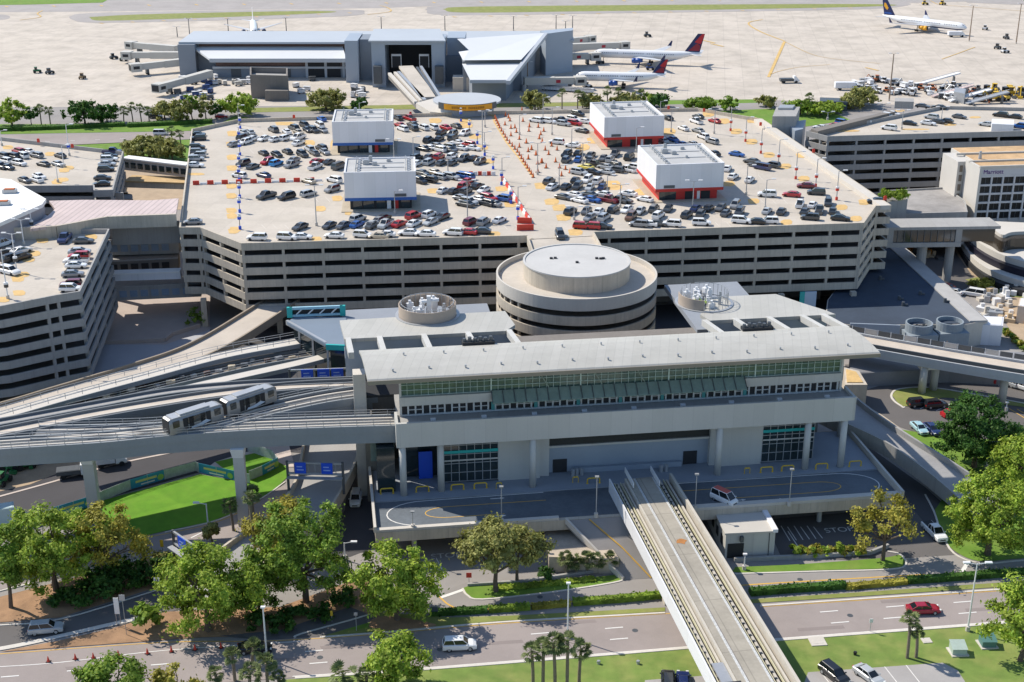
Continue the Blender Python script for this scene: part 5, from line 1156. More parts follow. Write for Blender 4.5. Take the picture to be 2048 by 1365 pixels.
m = MB(); m.prism([P(1092, 68, 17.6), P(1146, 61, 17.6), P(1146, 56, 17.6), P(1080, 62, 17.6)], 0, 17.6); m.build('end_wall', pal, AT)
m = MB(); m.prism([P(1040, 130, 5), P(1095, 90, 5), P(1140, 92, 5), P(1110, 80, 5), P(1050, 85, 5)], 0, 7); m.build('low_wing', WALL_A, AT)
abox('loading_bay', CONC_L, X2(905, 545), X2(940, 545), 542, 548, 0, 5.5); abox('loading_wall', CONC_D, X2(941, 545), X2(1000, 545), 543, 549, 0, 4.5)
for f in (985,): abox('dock_door', DARK, X2(f, 542), X2(f+14, 542), 542.5, 542.9, .1, 4)
# small concrete block in front
bk = thing('concrete_block', 'roofless grey concrete block on the apron before the airside terminal', 'service building', (*P(540, 190, 0), 0))
q = [P(503, 197, 0), P(578, 199, 0), P(578, 182, 0), P(503, 180, 0)]
m = MB(); m.wall(q, 0, 9.2, .6); m.build('wall', CONC_D, bk); m = MB(); m.prism(inset(q, .7), 0, 7); m.build('floor', CONC_G, bk)
m = MB(); p = P(555, 201, 0); m.box((*p, 0), (9, 3, 4), 0); m.build('annex', CONC_D, bk)
# shuttle guideway from the terminal to the garage
def slab(t, nm, mat, pts, th):
    m = MB(); a = [Vector(p) for p in pts]; n = len(a); m.add(a+[p-Vector((0, 0, th)) for p in a], [list(range(n)), list(range(n, 2*n))[::-1]]+[[i, n+i, n+(i+1) % n, (i+1) % n] for i in range(n)]); return m.build(nm, mat, t)
SG = thing('guideway', 'twin shuttle guideway with pale walkway running from the airside portal to the garage', 'guideway', (*P(830, 180, 9), 0))
zg = 12.0
slab(SG, 'deck', CONC_D, [P3w(777, 152, zg), P3w(833, 212, zg), P3w(882, 200, zg), P3w(848, 140, zg)], 1.2)
for x0, y0, x1, y1, w_, mt in [(812, 136, 858, 199, 5.5, CONC_ROOF), (779, 150, 832, 208, 1.2, CONC_L), (790, 148, 842, 206, 1.0, CONC_L), (797, 147, 850, 204, 1.2, STEEL), (842, 136, 880, 197, 1, STEEL), (834, 138, 874, 198, .9, STEEL_D)]:
    m = MB(); m.bar((*P(x0, y0, zg), zg+.8), (*P(x1, y1, zg), zg+.8), w_, .9); m.build('walkway' if w_ > 5 else 'running_beam', mt, SG)
rt = thing('round_canopy', 'round pale station canopy with a curved orange sign on the far roof edge', 'canopy', (*P(934, 225, ZD), ZD))
cc = P(934, 199, 24.4); rad = (P(1002, 199, 24.4)[0]-P(866, 199, 24.4)[0])/2
m = MB(); m.cyl((*cc, 23.9), rad, .5, 48); m.build('roof', M('canopy membrane', (.43, .45, .47), .7, .04, .2), rt)
m = MB(); m.cyl((*cc, ZD), rad-2.2, 3.05, 40); m.build('wall', PANEL_B, rt)
m = MB(); m.ring(cc, rad+.02, rad+.3, 23.0, 24.9, 24, R(218), R(328)); m.build('fascia', STEEL_D, rt)
m = MB(); m.ring(cc, rad+.31, rad+.42, 23.15, 24.75, 24, R(232), R(316)); m.build('sign_panel', ORANGE_S, rt)
for k in range(18):
    if k == 8: continue
    a = R(248+k*3.0); m = MB(); m.box((cc[0]+cos(a)*(rad+.46), cc[1]+sin(a)*(rad+.46), 23.6), (.42, .06, .65), a+pi/2); m.build('lettering', M('brown lettering', (.38, .17, .01), .7, 0), rt)
tag(slab(None, 'link_deck', CONC_L, [P3w(832, 206, 20.6), P3w(860, 224, 20.6), P3w(905, 228, 20.6), P3w(905, 205, 20.6), P3w(868, 197, 20.6)], 1.8), 'curved pale deck linking the shuttle guideway to the round canopy', 'deck')
# ---------------------------------------------------------------- jet bridges
JB = M('cream jet bridge', (.52, .50, .45), .6, .05, .2)
def jet_bridge(label, p_t, p_c, zt=5.6, w=3.0, mark=False):
    a = Vector((*P(*p_t, zt), zt)); c = Vector((*P(*p_c, zt-.6), zt-.6)); d = c-a; L = d.length; u = d.normalized(); an = atan2(d.y, d.x)
    t = thing('jet_bridge', label, 'jet bridge', (*a.lerp(c, .5).to_2d(), 0), 'jet bridges of the airside terminal')
    m = MB(); m.bar(a, a.lerp(c, .55), w, 2.9); m.build('tunnel', JB, t)
    m = MB(); m.bar(a.lerp(c, .5)-Vector((0, 0, .12)), c-Vector((0, 0, .1)), w-.4, 2.6); m.build('inner_tunnel', JB, t)
    m = MB(); m.box((c.x, c.y, c.z-3.2), (4.6, 4.2, 3.4), an); m.build('cab', JB, t)
    m = MB(); e = c+u*2.36; m.box((e.x, e.y, c.z-2.7), (.12, 3.4, 2.4), an); m.build('cab_window', DARK, t)
    n = Vector((-u.y, u.x, 0)); 
    for s in (-1, 1): m = MB(); e = c+n*s*2.16; m.box((e.x, e.y, c.z-2), (2.6, .12, 1.2), an); m.build('cab_window', DARK, t)
    g = a.lerp(c, .82); m = MB(); m.box((g.x, g.y, .6), (1, 2.6, c.z-3.2), an); m.build('support', STEEL_D, t)
    for s in (-1, 1): m = MB(); e = Vector((g.x, g.y, 0))+n*s*1.2; m.tube(e+Vector((0, 0, .55))-n*.25, e+Vector((0, 0, .55))+n*.25, .55, 10); m.build('wheel', BLACKM, t)
    m = MB(); m.cyl((a.x, a.y, 0), 1.1, zt-2.9, 12); m.build('column', STEEL, t)
    if mark: m = MB(); e = a.lerp(c, .6)-n*(w/2-.15) if n.y > 0 else a.lerp(c, .6)+n*(w/2-.15); m.box((e.x, e.y, c.z-1.9), (1.8, .14, 1.2), an); m.build('sign_panel', M('crimson square', (.42, .02, .04), .6, 0), t)
    return t
jet_bridge('farthest jet bridge at the left end of the airside terminal', (352, 92), (262, 84), 5.6)
jet_bridge('second jet bridge from the back on the left, cab pointing left', (360, 104), (254, 104), 5.6)
jet_bridge('third jet bridge on the left, reaching over parked carts', (395, 114), (270, 128), 5.6)
jet_bridge('nearest left jet bridge, slanting down over blue baggage carts', (420, 140), (318, 168), 5.6, mark=False)
jet_bridge('farthest jet bridge at the right end of the airside terminal', (1125, 78), (1180, 72), 5.6, mark=True)
jet_bridge('upper right jet bridge with a crimson square, near the far plane', (1140, 88), (1248, 84), 5.6, mark=True)
jet_bridge('right jet bridge docked at the upper striped tail plane', (1105, 107), (1190, 106), 5.6, mark=True)
jet_bridge('nearest right jet bridge docked at the lower striped tail plane', (1048, 155), (1160, 154), 5.6, mark=True)
# ---------------------------------------------------------------- aircraft
NAVY = M('navy paint', (.012, .02, .09), .4, 0); REDP = M('red paint', (.5, .02, .03), .4, 0); FUS = M('aircraft white', (.8, .8, .8), .3, .02, .1)
GOLD = M('gold paint', (.75, .36, .02), .4, 0); BLU = M('blue paint', (.02, .08, .32), .35, 0)
def aircraft(label, nose, tail, eng, belly, scheme, z=4.3, Rf=1.95, rear=False):
    a = Vector((*P(*nose, z), z)); b = Vector((*P(*tail, z), z)); d = a-b; L = d.length; an = atan2(d.y, d.x)
    t = thing('aircraft', label, 'airliner', (*a.lerp(b, .5).to_2d(), 0), None, an)
    def put(m, nm, mat, sm=False): o = m.build(nm, mat, None, sm); o.location = o.location; o.parent = t; return o
    n = 20; m = MB(); vs = []; st = [(0, .05, -.3), (.012, .35, -.2), (.035, .68, -.1), (.07, .92, 0), (.11, 1, 0), (.68, 1, 0), (.8, .86, .18), (.9, .52, .55), (.97, .2, .85), (1, .05, .95)]
    for f, r, dz in st:
        x = L/2-f*L
        for k in range(n): q = 2*pi*k/n; vs.append((x, cos(q)*r*Rf, z+sin(q)*r*Rf+dz*Rf*.8))
    fs = [[i*n+k, i*n+(k+1) % n, (i+1)*n+(k+1) % n, (i+1)*n+k] for i in range(len(st)-1) for k in range(n)]
    m.add(vs, fs); me = put(m, 'fuselage', [FUS, belly], True)
    for p in me.data.polygons:
        if p.center.z+me.location.z < z-Rf*.55: p.material_index = 1
    def foil(root_x, tip_x, cr, ct, y0, y1, z0, z1, th, nm, mat, vert=False):
        m = MB(); vs = []
        for x, c, y, zz, h in ((root_x, cr, y0, z0, th), (tip_x, ct, y1, z1, th*.4)):
            for dx, dh in ((0, 0), (.3, .5), (1, .05), (1, -.05), (.3, -.5)):
                vs.append((x-dx*c, y+(dh*h if vert else 0), zz+(0 if vert else dh*h)))
        m.add(vs, [[k, (k+1) % 5, 5+(k+1) % 5, 5+k] for k in range(5)]+[[4, 3, 2, 1, 0], [5, 6, 7, 8, 9]]); return put(m, nm, mat)
    s = L/47
    for sg in (-1, 1):
        foil(6*s, -7.5*s, 8.5*s, 2*s, sg*Rf*.7, sg*18.5*s, z-Rf*.6, z+.9, .9, 'wing', M('wing grey', (.55, .56, .57), .4, .03, .2))
        foil(-18.2*s, -22*s, 4.6*s, 1.8*s, sg*.6, sg*7.4*s, z+.8, z+1.4, .4, 'tailplane', MATS['wing grey'])
        m = MB(); x, y = 5.6*s, sg*6.4*s; m.tube((x, y, z-1.7), (x-1.6, y, z-1.7), 1.05, 14, 1.2); m.tube((x-1.6, y, z-1.7), (x-4.6*s, y, z-1.6), 1.2, 14, .75); put(m, 'engine', eng, True)
        m = MB(); m.cyl((0, 0, 0), .1, .1); m = MB(); m.tube((x+.02, y, z-1.7), (x+.06, y, z-1.7), .9, 14); put(m, 'engine_intake', DARK)
        foil(-7.3*s, -8.9*s, 1.8*s, .6*s, sg*18.4*s, sg*18.9*s, z+.85, z+3.2, .2, 'winglet', scheme[2] if len(scheme) > 2 else FUS)
        m = MB(); m.tube((-1.5*s, sg*3.4, .55), (-1.5*s, sg*2.9, z-1.2), .2, 6); m.tube((-1.2*s, sg*3.6, .55), (-1.2*s, sg*3.1, .55), .55, 10); m.tube((-2.2*s, sg*3.6, .55), (-2.2*s, sg*3.1, .55), .55, 10); put(m, 'landing_gear', BLACKM)
        m = MB()
        for k in range(34):
            x = L/2-L*.1-k*L*.0195
            if k in (8, 9, 20): continue
            m.box((x, sg*(Rf-.03), z+.42), (.26, .12, .36))
        put(m, 'cabin_windows', DARK)
    m = MB(); m.tube((18.5*s, 0, .45), (18.5*s, 0, z-1.4), .14, 6); m.tube((18.5*s, -.3, .45), (18.5*s, .3, .45), .45, 10); put(m, 'nose_gear', BLACKM)
    m = MB(); m.box((L/2-.045*L, 0, z+.55), (1.0, 2.0, .55)); put(m, 'cockpit_window', DARK)
    fin = foil(-15.8*s, -21.3*s, 6.6*s, 3*s, 0, 0, z+Rf*.75, z+9.4*s, .6, 'tail_fin', scheme[0], True)
    zb, zt = z+Rf*.75, z+9.4*s
    def fp(f, g): x0 = -15.8*s+(-21.3+15.8)*s*g; c = 6.6*s+(3-6.6)*s*g; return (x0-f*c, zb+(zt-zb)*g)
    for poly, mt in scheme[1]:
        for sg in (-1, 1):
            m = MB(); q = [(*fp(f, g)[:1], sg*(.34-.2*g), fp(f, g)[1]) for f, g in poly]; m.face(q if sg < 0 else q[::-1]); put(m, 'tail_emblem', mt)
    return t
SCH1 = (NAVY, [([(.28, .55), (.62, .99), (.98, .99), (.98, .9), (.9, .45)], REDP), ([(.2, .1), (.55, .5), (.9, .38), (.95, .1)], M('dark red paint', (.26, .015, .03), .4, 0))], NAVY)
SCH2 = (NAVY, [([(.35, .5), (.5, .78), (.72, .8), (.85, .6), (.7, .42), (.55, .36)], GOLD), ([(.2, .12), (.3, .22), (.9, .22), (.95, .12)], BLU)], NAVY)
aircraft('white airliner with navy and red tail, farther of two at the right jet bridges', (1184, 106), (1404, 113), BLU, FUS, SCH1)
aircraft('white airliner with navy and red tail, nearer of two at the right jet bridges', (1150, 152), (1332, 156), BLU, FUS, SCH1)
aircraft('white airliner with a navy tail and gold engines parked far out on the apron', (1934, 55), (1764, 36), GOLD, NAVY, SCH2)
aircraft('white airliner seen end on behind the left wing of the airside terminal', (508, 66), (506, 44), NAVY, FUS, (FUS, [([(.3, .5), (.6, .9), (.9, .8)], REDP)]))
# ================================================================ trees and plants
def leaf(m, c, s, rnd, nrm=None):
    n = Vector((rnd.gauss(0, 1), rnd.gauss(0, 1), rnd.gauss(0, 1)+.5))
    if nrm: n += nrm*1.7
    n.normalize(); a = n.orthogonal().normalized(); a.rotate(Matrix.Rotation(rnd.uniform(0, 6.28), 3, n)); b = n.cross(a)
    m.add([c-a*s, c+b*s*.55, c+a*s, c-b*s*.55], [[0, 1, 2, 3]])
def crown_mesh(m, cz, rx, rz, n_cl, n_lf, seed, ls=.42, cr=1.0, low=-.45):
    rnd = random.Random(seed); cl = []
    ph = [rnd.uniform(0, 6.28) for _ in range(6)]
    for k in range(n_cl):
        z = rnd.uniform(low, 1); a = rnd.uniform(0, 6.28); q = sqrt(max(0, 1-z*z))
        lump = .80+.13*sin(3*a+ph[0])*q+.10*sin(5*a+ph[1]+2*z)+.09*sin(4*z+2*a+ph[2])
        r = lump*rnd.uniform(.74, 1.08) if rnd.random() < .82 else lump*rnd.uniform(.35, .75)
        d = Vector((cos(a)*q, sin(a)*q, z)); p = Vector((d.x*rx*r, d.y*rx*r, cz+d.z*rz*r)); cl.append(p)
        R_ = cr*rnd.uniform(.65, 1.25)
        for j in range(int(n_lf*rnd.uniform(.6, 1.3))):
            o = Vector((rnd.gauss(0, .5), rnd.gauss(0, .5), rnd.gauss(0, .36)))*R_
            leaf(m, p+o, ls*rnd.uniform(.6, 1.25), rnd, d*.6+o.normalized()*.5)
    return cl
def trunk_mesh(m, h, r, cl, cz, seed, nb=9, lean=0):
    rnd = random.Random(seed); base = Vector((0, 0, -.05)); fork = Vector((lean, 0, h))
    mid = Vector((lean*.3+rnd.uniform(-.2, .2), rnd.uniform(-.2, .2), h*.5))
    m.tube(base, mid, r*1.25, 8, r*.95); m.tube(mid, fork, r*.95, 8, r*.8)
    for p in rnd.sample(cl, min(nb, len(cl))):
        q = fork.lerp(p, .55)+Vector((rnd.uniform(-.4, .4), rnd.uniform(-.4, .4), rnd.uniform(-.1, .5)))
        m.tube(fork-Vector((0, 0, .1)), q, r*.55, 6, r*.32); m.tube(q, p, r*.32, 5, r*.08)
        for k in range(2):
            e = p.lerp(q, .5)+Vector((rnd.uniform(-1, 1), rnd.uniform(-1, 1), rnd.uniform(-.2, .8)))*1.1; m.tube(q, e, r*.2, 4, r*.06)
def axis_depth(p, z): return p[1]*CP-(z-CAMH)*SP
def tree(label, base, cw, top, mat, seed, dens=1, low=-.92, flat=None, group=None, z0=0, ls=.27, trunk=TRUNK, nb=9, crown_off=(0, 0), tr=None):
    """base: pixel of the foot; cw: crown width in photo pixels; top: pixel row of the crown top"""
    p = P(*base, z0); R_ = 1.07*cw/2*axis_depth(p, z0+5)/FOC; zt = ZY(top, p[1])-z0
    rz = flat or min(R_*.95, zt*.48); cz = zt-rz*.95
    t = thing('broadleaf_tree', label, 'tree', (*p, z0), group)
    n = max(14, int(1.9*R_*R_*dens*(1 if R_ > 3 else 1.4))); m = MB()
    cl = crown_mesh(m, cz, R_, rz, n, int(150 if ls < .5 else 40), seed, ls, max(.55, min(1.05, R_*.22)), low)
    m.v = [(x+crown_off[0], y+crown_off[1], z) for x, y, z in m.v]; cl = [c+Vector((*crown_off, 0)) for c in cl]
    m.v = [(x+p[0], y+p[1], z+z0) for x, y, z in m.v]; m.build('crown', mat, t)
    m = MB(); trunk_mesh(m, max(.5, (cz-rz*.5)*.9), tr or max(.12, R_*.055), cl, cz, seed, nb, crown_off[0]*.4)
    m.v = [(x+p[0], y+p[1], z+z0) for x, y, z in m.v]; m.build('trunk', trunk, t)
    return t
BG, MG_, YG, DG, OG, PF = LEAF
G_F = 'large trees along the street'
tree('big bright green tree at the left between the upper and lower roads', (113, 1182), 200, 1012, BG, 1, group=G_F)
tree('dark green tree cut by the left edge with two trunks', (22, 1216), 130, 1050, MG_, 2, group=G_F)
tree('yellow green tree right of the big left tree, over the lawn edge', (205, 1172), 150, 1018, YG, 3, .8, group=G_F, crown_off=(1, 2))
tree('round bright tree in front of the slanted sign gantry', (418, 1262), 205, 1098, BG, 4, group=G_F)
tree('mid green tree beside the curved exit ramp', (612, 1205), 205, 1005, MG_, 5, 1.1, group=G_F)
tree('bushy tree filling the gap between the gantry tree and the exit ramp tree', (520, 1225), 130, 1105, MG_, 25, 1.1, group=G_F)
tree('yellow topped tree behind the ramp wall left of the plaza', (560, 1120), 130, 1000, YG, 6, .8, group=G_F)
tree('vivid lime tree on the mulch bed before the plaza corner', (795, 1240), 185, 1092, BG, 7, 1.15, group=G_F)
tree('olive yellow oak on the grass island left of the guideway', (992, 1184), 165, 1038, OG, 8, .8, low=-.2, group=G_F, nb=14)
tree('olive oak with a thin trunk just right of the larger olive oak', (1034, 1166), 110, 1055, OG, 9, .7, low=-.2, group=G_F, nb=12)
tree('sparse yellow brown tree beside the shed planter, branches showing', (1765, 1122), 140, 985, YG, 10, .5, low=-.35, group=G_F, nb=18, tr=.3)
tree('pale green tree on the right lawn, in front of the ramp end', (1975, 1110), 205, 950, LEAF[0], 11, .95, group=G_F, nb=14)
tree('dense dark green tree right of the small car park', (1948, 935), 175, 795, DG, 12, 1.3, group=G_F)
tree('dark green tree at the right edge beyond the light pole', (2040, 925), 110, 850, DG, 13, 1.2, group=G_F)
tree('bright lime tree at the right edge over the lawn', (2030, 985), 115, 872, BG, 14, 1.2, group=G_F)
tree('light green tree at the right edge beside the street lamp', (2040, 1322), 170, 1160, BG, 15, 1, group=G_F)
tree('bushy bright tree at the bottom left of the middle, over palms', (795, 1370), 125, 1270, BG, 16, 1.2, group=G_F)
tree('leafy tree cut by the bottom edge at the left', (232, 1420), 150, 1318, MG_, 17, 1.1, group=G_F)
tree('yellow green bush tree cut by the bottom edge', (355, 1410), 100, 1330, YG, 18, 1, group=G_F)
tree('thin conifer like young tree before the left lawn road', (424, 1092), 34, 1047, OG, 19, 1.6, group='young trees')
# shrubs
def shrub(label, base, w, top, mat, seed, group=None, name='shrub', ls=.34):
    p = P(*base, 0); R_ = w/2*axis_depth(p, 1)/FOC; zt = max(.6, ZY(top, p[1])); m = MB()
    crown_mesh(m, zt*.45, R_, zt*.62, max(8, int(R_*R_*2.6)), 46, seed, ls, min(.8, R_*.3), -.5)
    m.v = [(x+p[0], y+p[1], max(.02, z)) for x, y, z in m.v]; o = m.build(name, mat); tag(o, label, 'shrub', group); return o
SL = ['at the foot of the big left tree', 'left of the centre of the dark thicket', 'in the middle of the dark thicket', 'upper middle of the dark thicket', 'at the upper right of the thicket below the road', 'right end of the thicket near the gantry', 'between the thicket and the service road', 'below the yellow green tree', 'beside the speed sign']
for k, (x, y, w_, tp) in enumerate([(120, 1208, 60, 1180), (165, 1205, 80, 1165), (215, 1190, 85, 1148), (255, 1172, 80, 1135), (295, 1160, 70, 1120), (330, 1146, 50, 1112), (200, 1170, 70, 1135), (240, 1152, 60, 1122), (310, 1175, 40, 1150)]):
    shrub('dark green shrub '+SL[k], (x, y), w_, tp, DG, 30+k, 'thicket of dark shrubs')
shrub('brownish bare bush beside the slanted gantry post', (328, 1135), 50, 1103, OG, 41)
shrub('dark round bush below the olive oak', (1090, 1152), 50, 1140, DG, 42)
for k, (x, y) in enumerate([(560, 1262), (520, 1255), (640, 1240), (590, 1235), (690, 1205)]): shrub(['dark shrub under the mid green tree, nearest the slip road', 'dark shrub between the two round trees', 'dark shrub right of the mid green tree trunk', 'dark shrub behind the slip road', 'dark shrub below the lime tree'][k], (x, y), 60, y-28, DG, 44+k, 'dark shrubs under the street trees')
for k in range(10):
    x = 1592+k*14; shrub('yellow green shrub in the planter right of the shed', (x, 1112-k*.5), 30, 1091-k*.4+(k % 3)*3, YG if k % 2 else BG, 60+k, 'shrubs in the planter right of the shed')
shrub('green shrub growing under the garage corner over the courtyard', (392, 652), 40, 620, MG_, 71); shrub('yellow green bush on the hotel ground', (1962, 575), 56, 560, YG, 72)
p = P(1788, 400, 16.6); m = MB(); crown_mesh(m, 1.2, 4.2, 1.9, 30, 46, 5, .4, .8, -.3); m.v = [(x+p[0], y*.5+p[1], z+16.4) for x, y, z in m.v]; tag(m.build('shrub', BG), 'bright green shrubs growing in the planter box at the garage corner', 'shrub')
# hedges
def hedge(label, px, w, h, mat, n=10):
    pts = smooth_path([(*P(x, y, 0), 0) for x, y in px], 5); m = MB(); rnd = random.Random(len(px)*7+int(px[0][0])); m.path([(x, y, h*.8) for x, y, z in pts], w*.75, h*.8-.02)
    for p, a in walk(pts, .22):
        for k in range(n):
            o = rnd.uniform(-w/2, w/2); m2 = Vector((p.x-sin(a)*o, p.y+cos(a)*o, rnd.uniform(.1, h)*(1-.25*abs(o)/w)+.05)); leaf(m, m2, .24*rnd.uniform(.6, 1.3), rnd)
    return tag(m.build('hedge', mat), label, 'hedge')
hedge('clipped dark hedge along the street left of the guideway, first length', [(860, 1231), (930, 1227), (975, 1224)], 1.3, 1.0, DG)
hedge('clipped hedge along the street left of the guideway, second length', [(978, 1224), (1060, 1218)], 1.3, 1.0, MG_)
hedge('yellowish hedge length between two clipped green ones', [(1064, 1218), (1140, 1211)], 1.2, .9, YG)
hedge('clipped hedge reaching the guideway from the left', [(1146, 1210), (1250, 1202), (1340, 1193)], 1.3, 1.1, MG_)
hedge('clipped dark hedge along the street right of the guideway', [(1500, 1190), (1600, 1182), (1690, 1176)], 1.4, 1.2, DG)
hedge('yellow and brown patch of hedge right of the guideway', [(1690, 1178), (1760, 1172), (1812, 1167)], 1.3, .9, YG)
hedge('long clipped hedge running to the right edge', [(1815, 1166), (1900, 1160), (2060, 1148), (2160, 1140)], 1.4, 1.1, DG)
hedge('low green ground hedge on the grass island left of the guideway', [(990, 1180), (1080, 1172), (1190, 1160)], 1.6, .45, BG, 8)
for lab, q in [('dark hedge by the upper left access road', [(0, 262), (120, 258), (250, 252)]), ('dark hedge left of the access road trees', [(255, 254), (340, 250), (425, 246)])]: hedge(lab, q, 3.5, 1.6, DG, 8)
# palms
def fan_palm(label, base, cw, top, seed, group=None, z0=0):
    p = P(*base, z0); Rr = cw/2*axis_depth(p, z0+4)/FOC; zt = max(1.6, ZY(top, p[1])-z0); hz = zt-Rr*.75; rnd = random.Random(seed)
    t = thing('palm_tree', label, 'palm tree', (*p, z0), group); m = MB(); lean = rnd.uniform(-.4, .4)
    ks = 4; q0 = Vector((p[0], p[1], z0-.05))
    for k in range(ks):
        f = (k+1)/ks; q1 = Vector((p[0]+lean*f*f, p[1], z0+hz*f)); m.tube(q0, q1, .24-.03*k/ks, 8, .22-.03*k/ks); q0 = q1
    m.build('trunk', PALMT, t); m = MB(); c = q0
    for k in range(26):
        a = rnd.uniform(0, 6.28); el = rnd.uniform(-.7, 1.25); d = Vector((cos(a)*cos(el), sin(a)*cos(el), sin(el))); L = Rr*rnd.uniform(.5, .68); e = c+d*L
        m.tube(c, e, .03, 4, .02); sd = d.cross(Vector((0, 0, 1))); sd = sd.normalized() if sd.length > .1 else Vector((1, 0, 0)); up = sd.cross(d)
        for j in range(9):
            g = R(-85+j*21); v = d*cos(g)+sd*sin(g); tip = e+v*Rr*.5-Vector((0, 0, Rr*.13*(1-sin(el))))+up*rnd.uniform(-.1, .1); w_ = v.cross(up).normalized()*Rr*.075
            mid = e.lerp(tip, .5)+up*.04; m.add([e, mid+w_, tip, mid-w_], [[0, 1, 2, 3]])
    m.build('fronds', PF, t); return t
GP = 'fan palms on the front lawn'
for k, (x, y, w_, tp) in enumerate([(1066, 1368, 46, 1290), (1086, 1372, 44, 1278), (1110, 1378, 50, 1272), (1134, 1378, 50, 1268), (1158, 1366, 46, 1284)]):
    fan_palm(['leftmost fan palm of the five in a row on the front lawn', 'second fan palm from the left of the five on the front lawn', 'middle fan palm of the five on the front lawn', 'fourth fan palm from the left of the five, the tallest', 'rightmost fan palm of the five on the front lawn'][k], (x, y), w_, tp, 80+k, GP)
for k, (x, y, w_, tp, lab) in enumerate([(1814, 1317, 42, 1226, 'taller of the two leaning palms right of the guideway'), (1832, 1316, 32, 1253, 'shorter of the two leaning palms right of the guideway'),
    (470, 1362, 40, 1298, 'slender fan palm before the street near the dark car'), (505, 1335, 42, 1282, 'fan palm in front of the dark car'), (536, 1378, 46, 1312, 'fan palm at the bottom edge, right of the slender palms'), (500, 1384, 50, 1330, 'low fan palm at the bottom edge between taller palms'), (436, 1384, 38, 1336, 'small fan palm at the bottom edge left of the others'), (562, 1388, 36, 1346, 'lowest fan palm at the bottom edge by the lawn'),
    (690, 1388, 60, 1330, 'broad fan palm left of the bushy bottom tree'), (735, 1384, 50, 1338, 'fan palm at the foot of the bushy bottom tree'),
    (467, 1062, 38, 998, 'fan palm on the lawn left of the front guideway pier'), (508, 1050, 40, 976, 'fan palm just right of the front guideway pier'), (513, 1132, 30, 985, 'very tall thin palm beside the exit ramp'), (1958, 520, 16, 486, 'small palm before the hotel terraces')]):
    fan_palm(lab, (x, y), w_, tp, 90+k)
for k, x in enumerate((1132, 1152, 1174, 1196, 1216)): fan_palm('low fan palm in the planter row left of the guideway', (x, 1150-k*1.5), 38, 1106+(k % 2)*4, 120+k, 'fan palms in the planter row')
shrub('big feathery cycad beside the service road sign', (297, 1262), 66, 1203, MG_, 140, None, 'cycad', .5)
# background trees behind the garages
BT = [(25, 252, 66, 200, BG, 'tree'), (64, 252, 30, 213, DG, 'tree'), (170, 250, 72, 200, DG, 'tree'), (215, 246, 52, 210, DG, 'tree'), (330, 240, 60, 202, OG, 'tree'), (362, 246, 56, 200, OG, 'tree'), (385, 240, 40, 190, MG_, 'tree'), (412, 240, 40, 192, OG, 'tree'), (432, 238, 28, 208, DG, 'tree'), (478, 232, 80, 186, BG, 'tree'), (300, 318, 110, 272, OG, 'tree'), (345, 322, 60, 280, OG, 'tree'),
      (652, 220, 84, 180, OG, 'tree'), (716, 219, 40, 194, DG, 'tree'), (1070, 222, 56, 178, OG, 'tree'), (1180, 215, 56, 190, OG, 'tree'), (1255, 212, 70, 188, OG, 'tree'), (1320, 216, 48, 188, DG, 'tree'), (1300, 214, 40, 190, BG, 'tree'), (1400, 220, 66, 196, MG_, 'tree'), (1460, 222, 40, 192, MG_, 'tree'), (1532, 215, 42, 192, OG, 'tree'),
      (1600, 230, 60, 198, MG_, 'tree'), (1640, 232, 60, 206, BG, 'tree'), (1668, 226, 46, 206, BG, 'tree'), (1722, 212, 74, 175, OG, 'tree'), (1700, 218, 50, 190, OG, 'tree')]
WHERE = ['at the far left edge', 'next to the far left edge tree', 'dark and dense at the upper left', 'dark, right of the dense upper left one', 'bare looking, first of the upper left group', 'bare looking, with the widest trunk of the upper left group', 'slim and greener within the upper left group', 'bare looking, right of the slim green one', 'small and dark at the end of the upper left group', 'wide and bright at the garage back corner', 'broad olive, beside the white roofed bridge', 'olive, against the garage left wall', 'wide, before the central airside yard', 'dark, right of the wide yard one', 'rounded, just right of the orange sign canopy', 'low, left of the far red box', 'low, behind the far red box', 'dark, right of the far red box', 'bright, peeping over the far red box', 'low and wide, behind the right back parapet', 'small, behind the right back parapet', 'small and round, left of the lift tower', 'leafy, right of the lift tower', 'bright, beside the right garage ramp', 'small bright, along the right garage ramp', 'wide and dark topped, beside the equipment yard', 'olive, left of the equipment yard']
for k, (x, y, w_, tp, mt, _) in enumerate(BT): tree('distant tree, '+WHERE[k], (x, y), w_, tp, mt, 200+k, .75, group='trees behind the garages', ls=.6, nb=7)
for k, (x, y) in enumerate([(83, 250), (101, 249), (248, 246), (266, 245), (283, 245), (299, 246), (1124, 219), (1155, 218), (1165, 217), (1215, 214), (1235, 213), (1280, 212), (1615, 228), (345, 290), (362, 292)]):
    fan_palm('distant palm in the row behind the garages', (x, y), 22, y-40+(k % 3)*4, 300+k, 'palms behind the garages')
for k in range(9): shrub('yellow green roadside bush far right below the plant yard', (2008+k*7, 668+k*6), 18, 655+k*6, YG if k % 2 else MG_, 330+k, 'bushes right of the white plant unit')
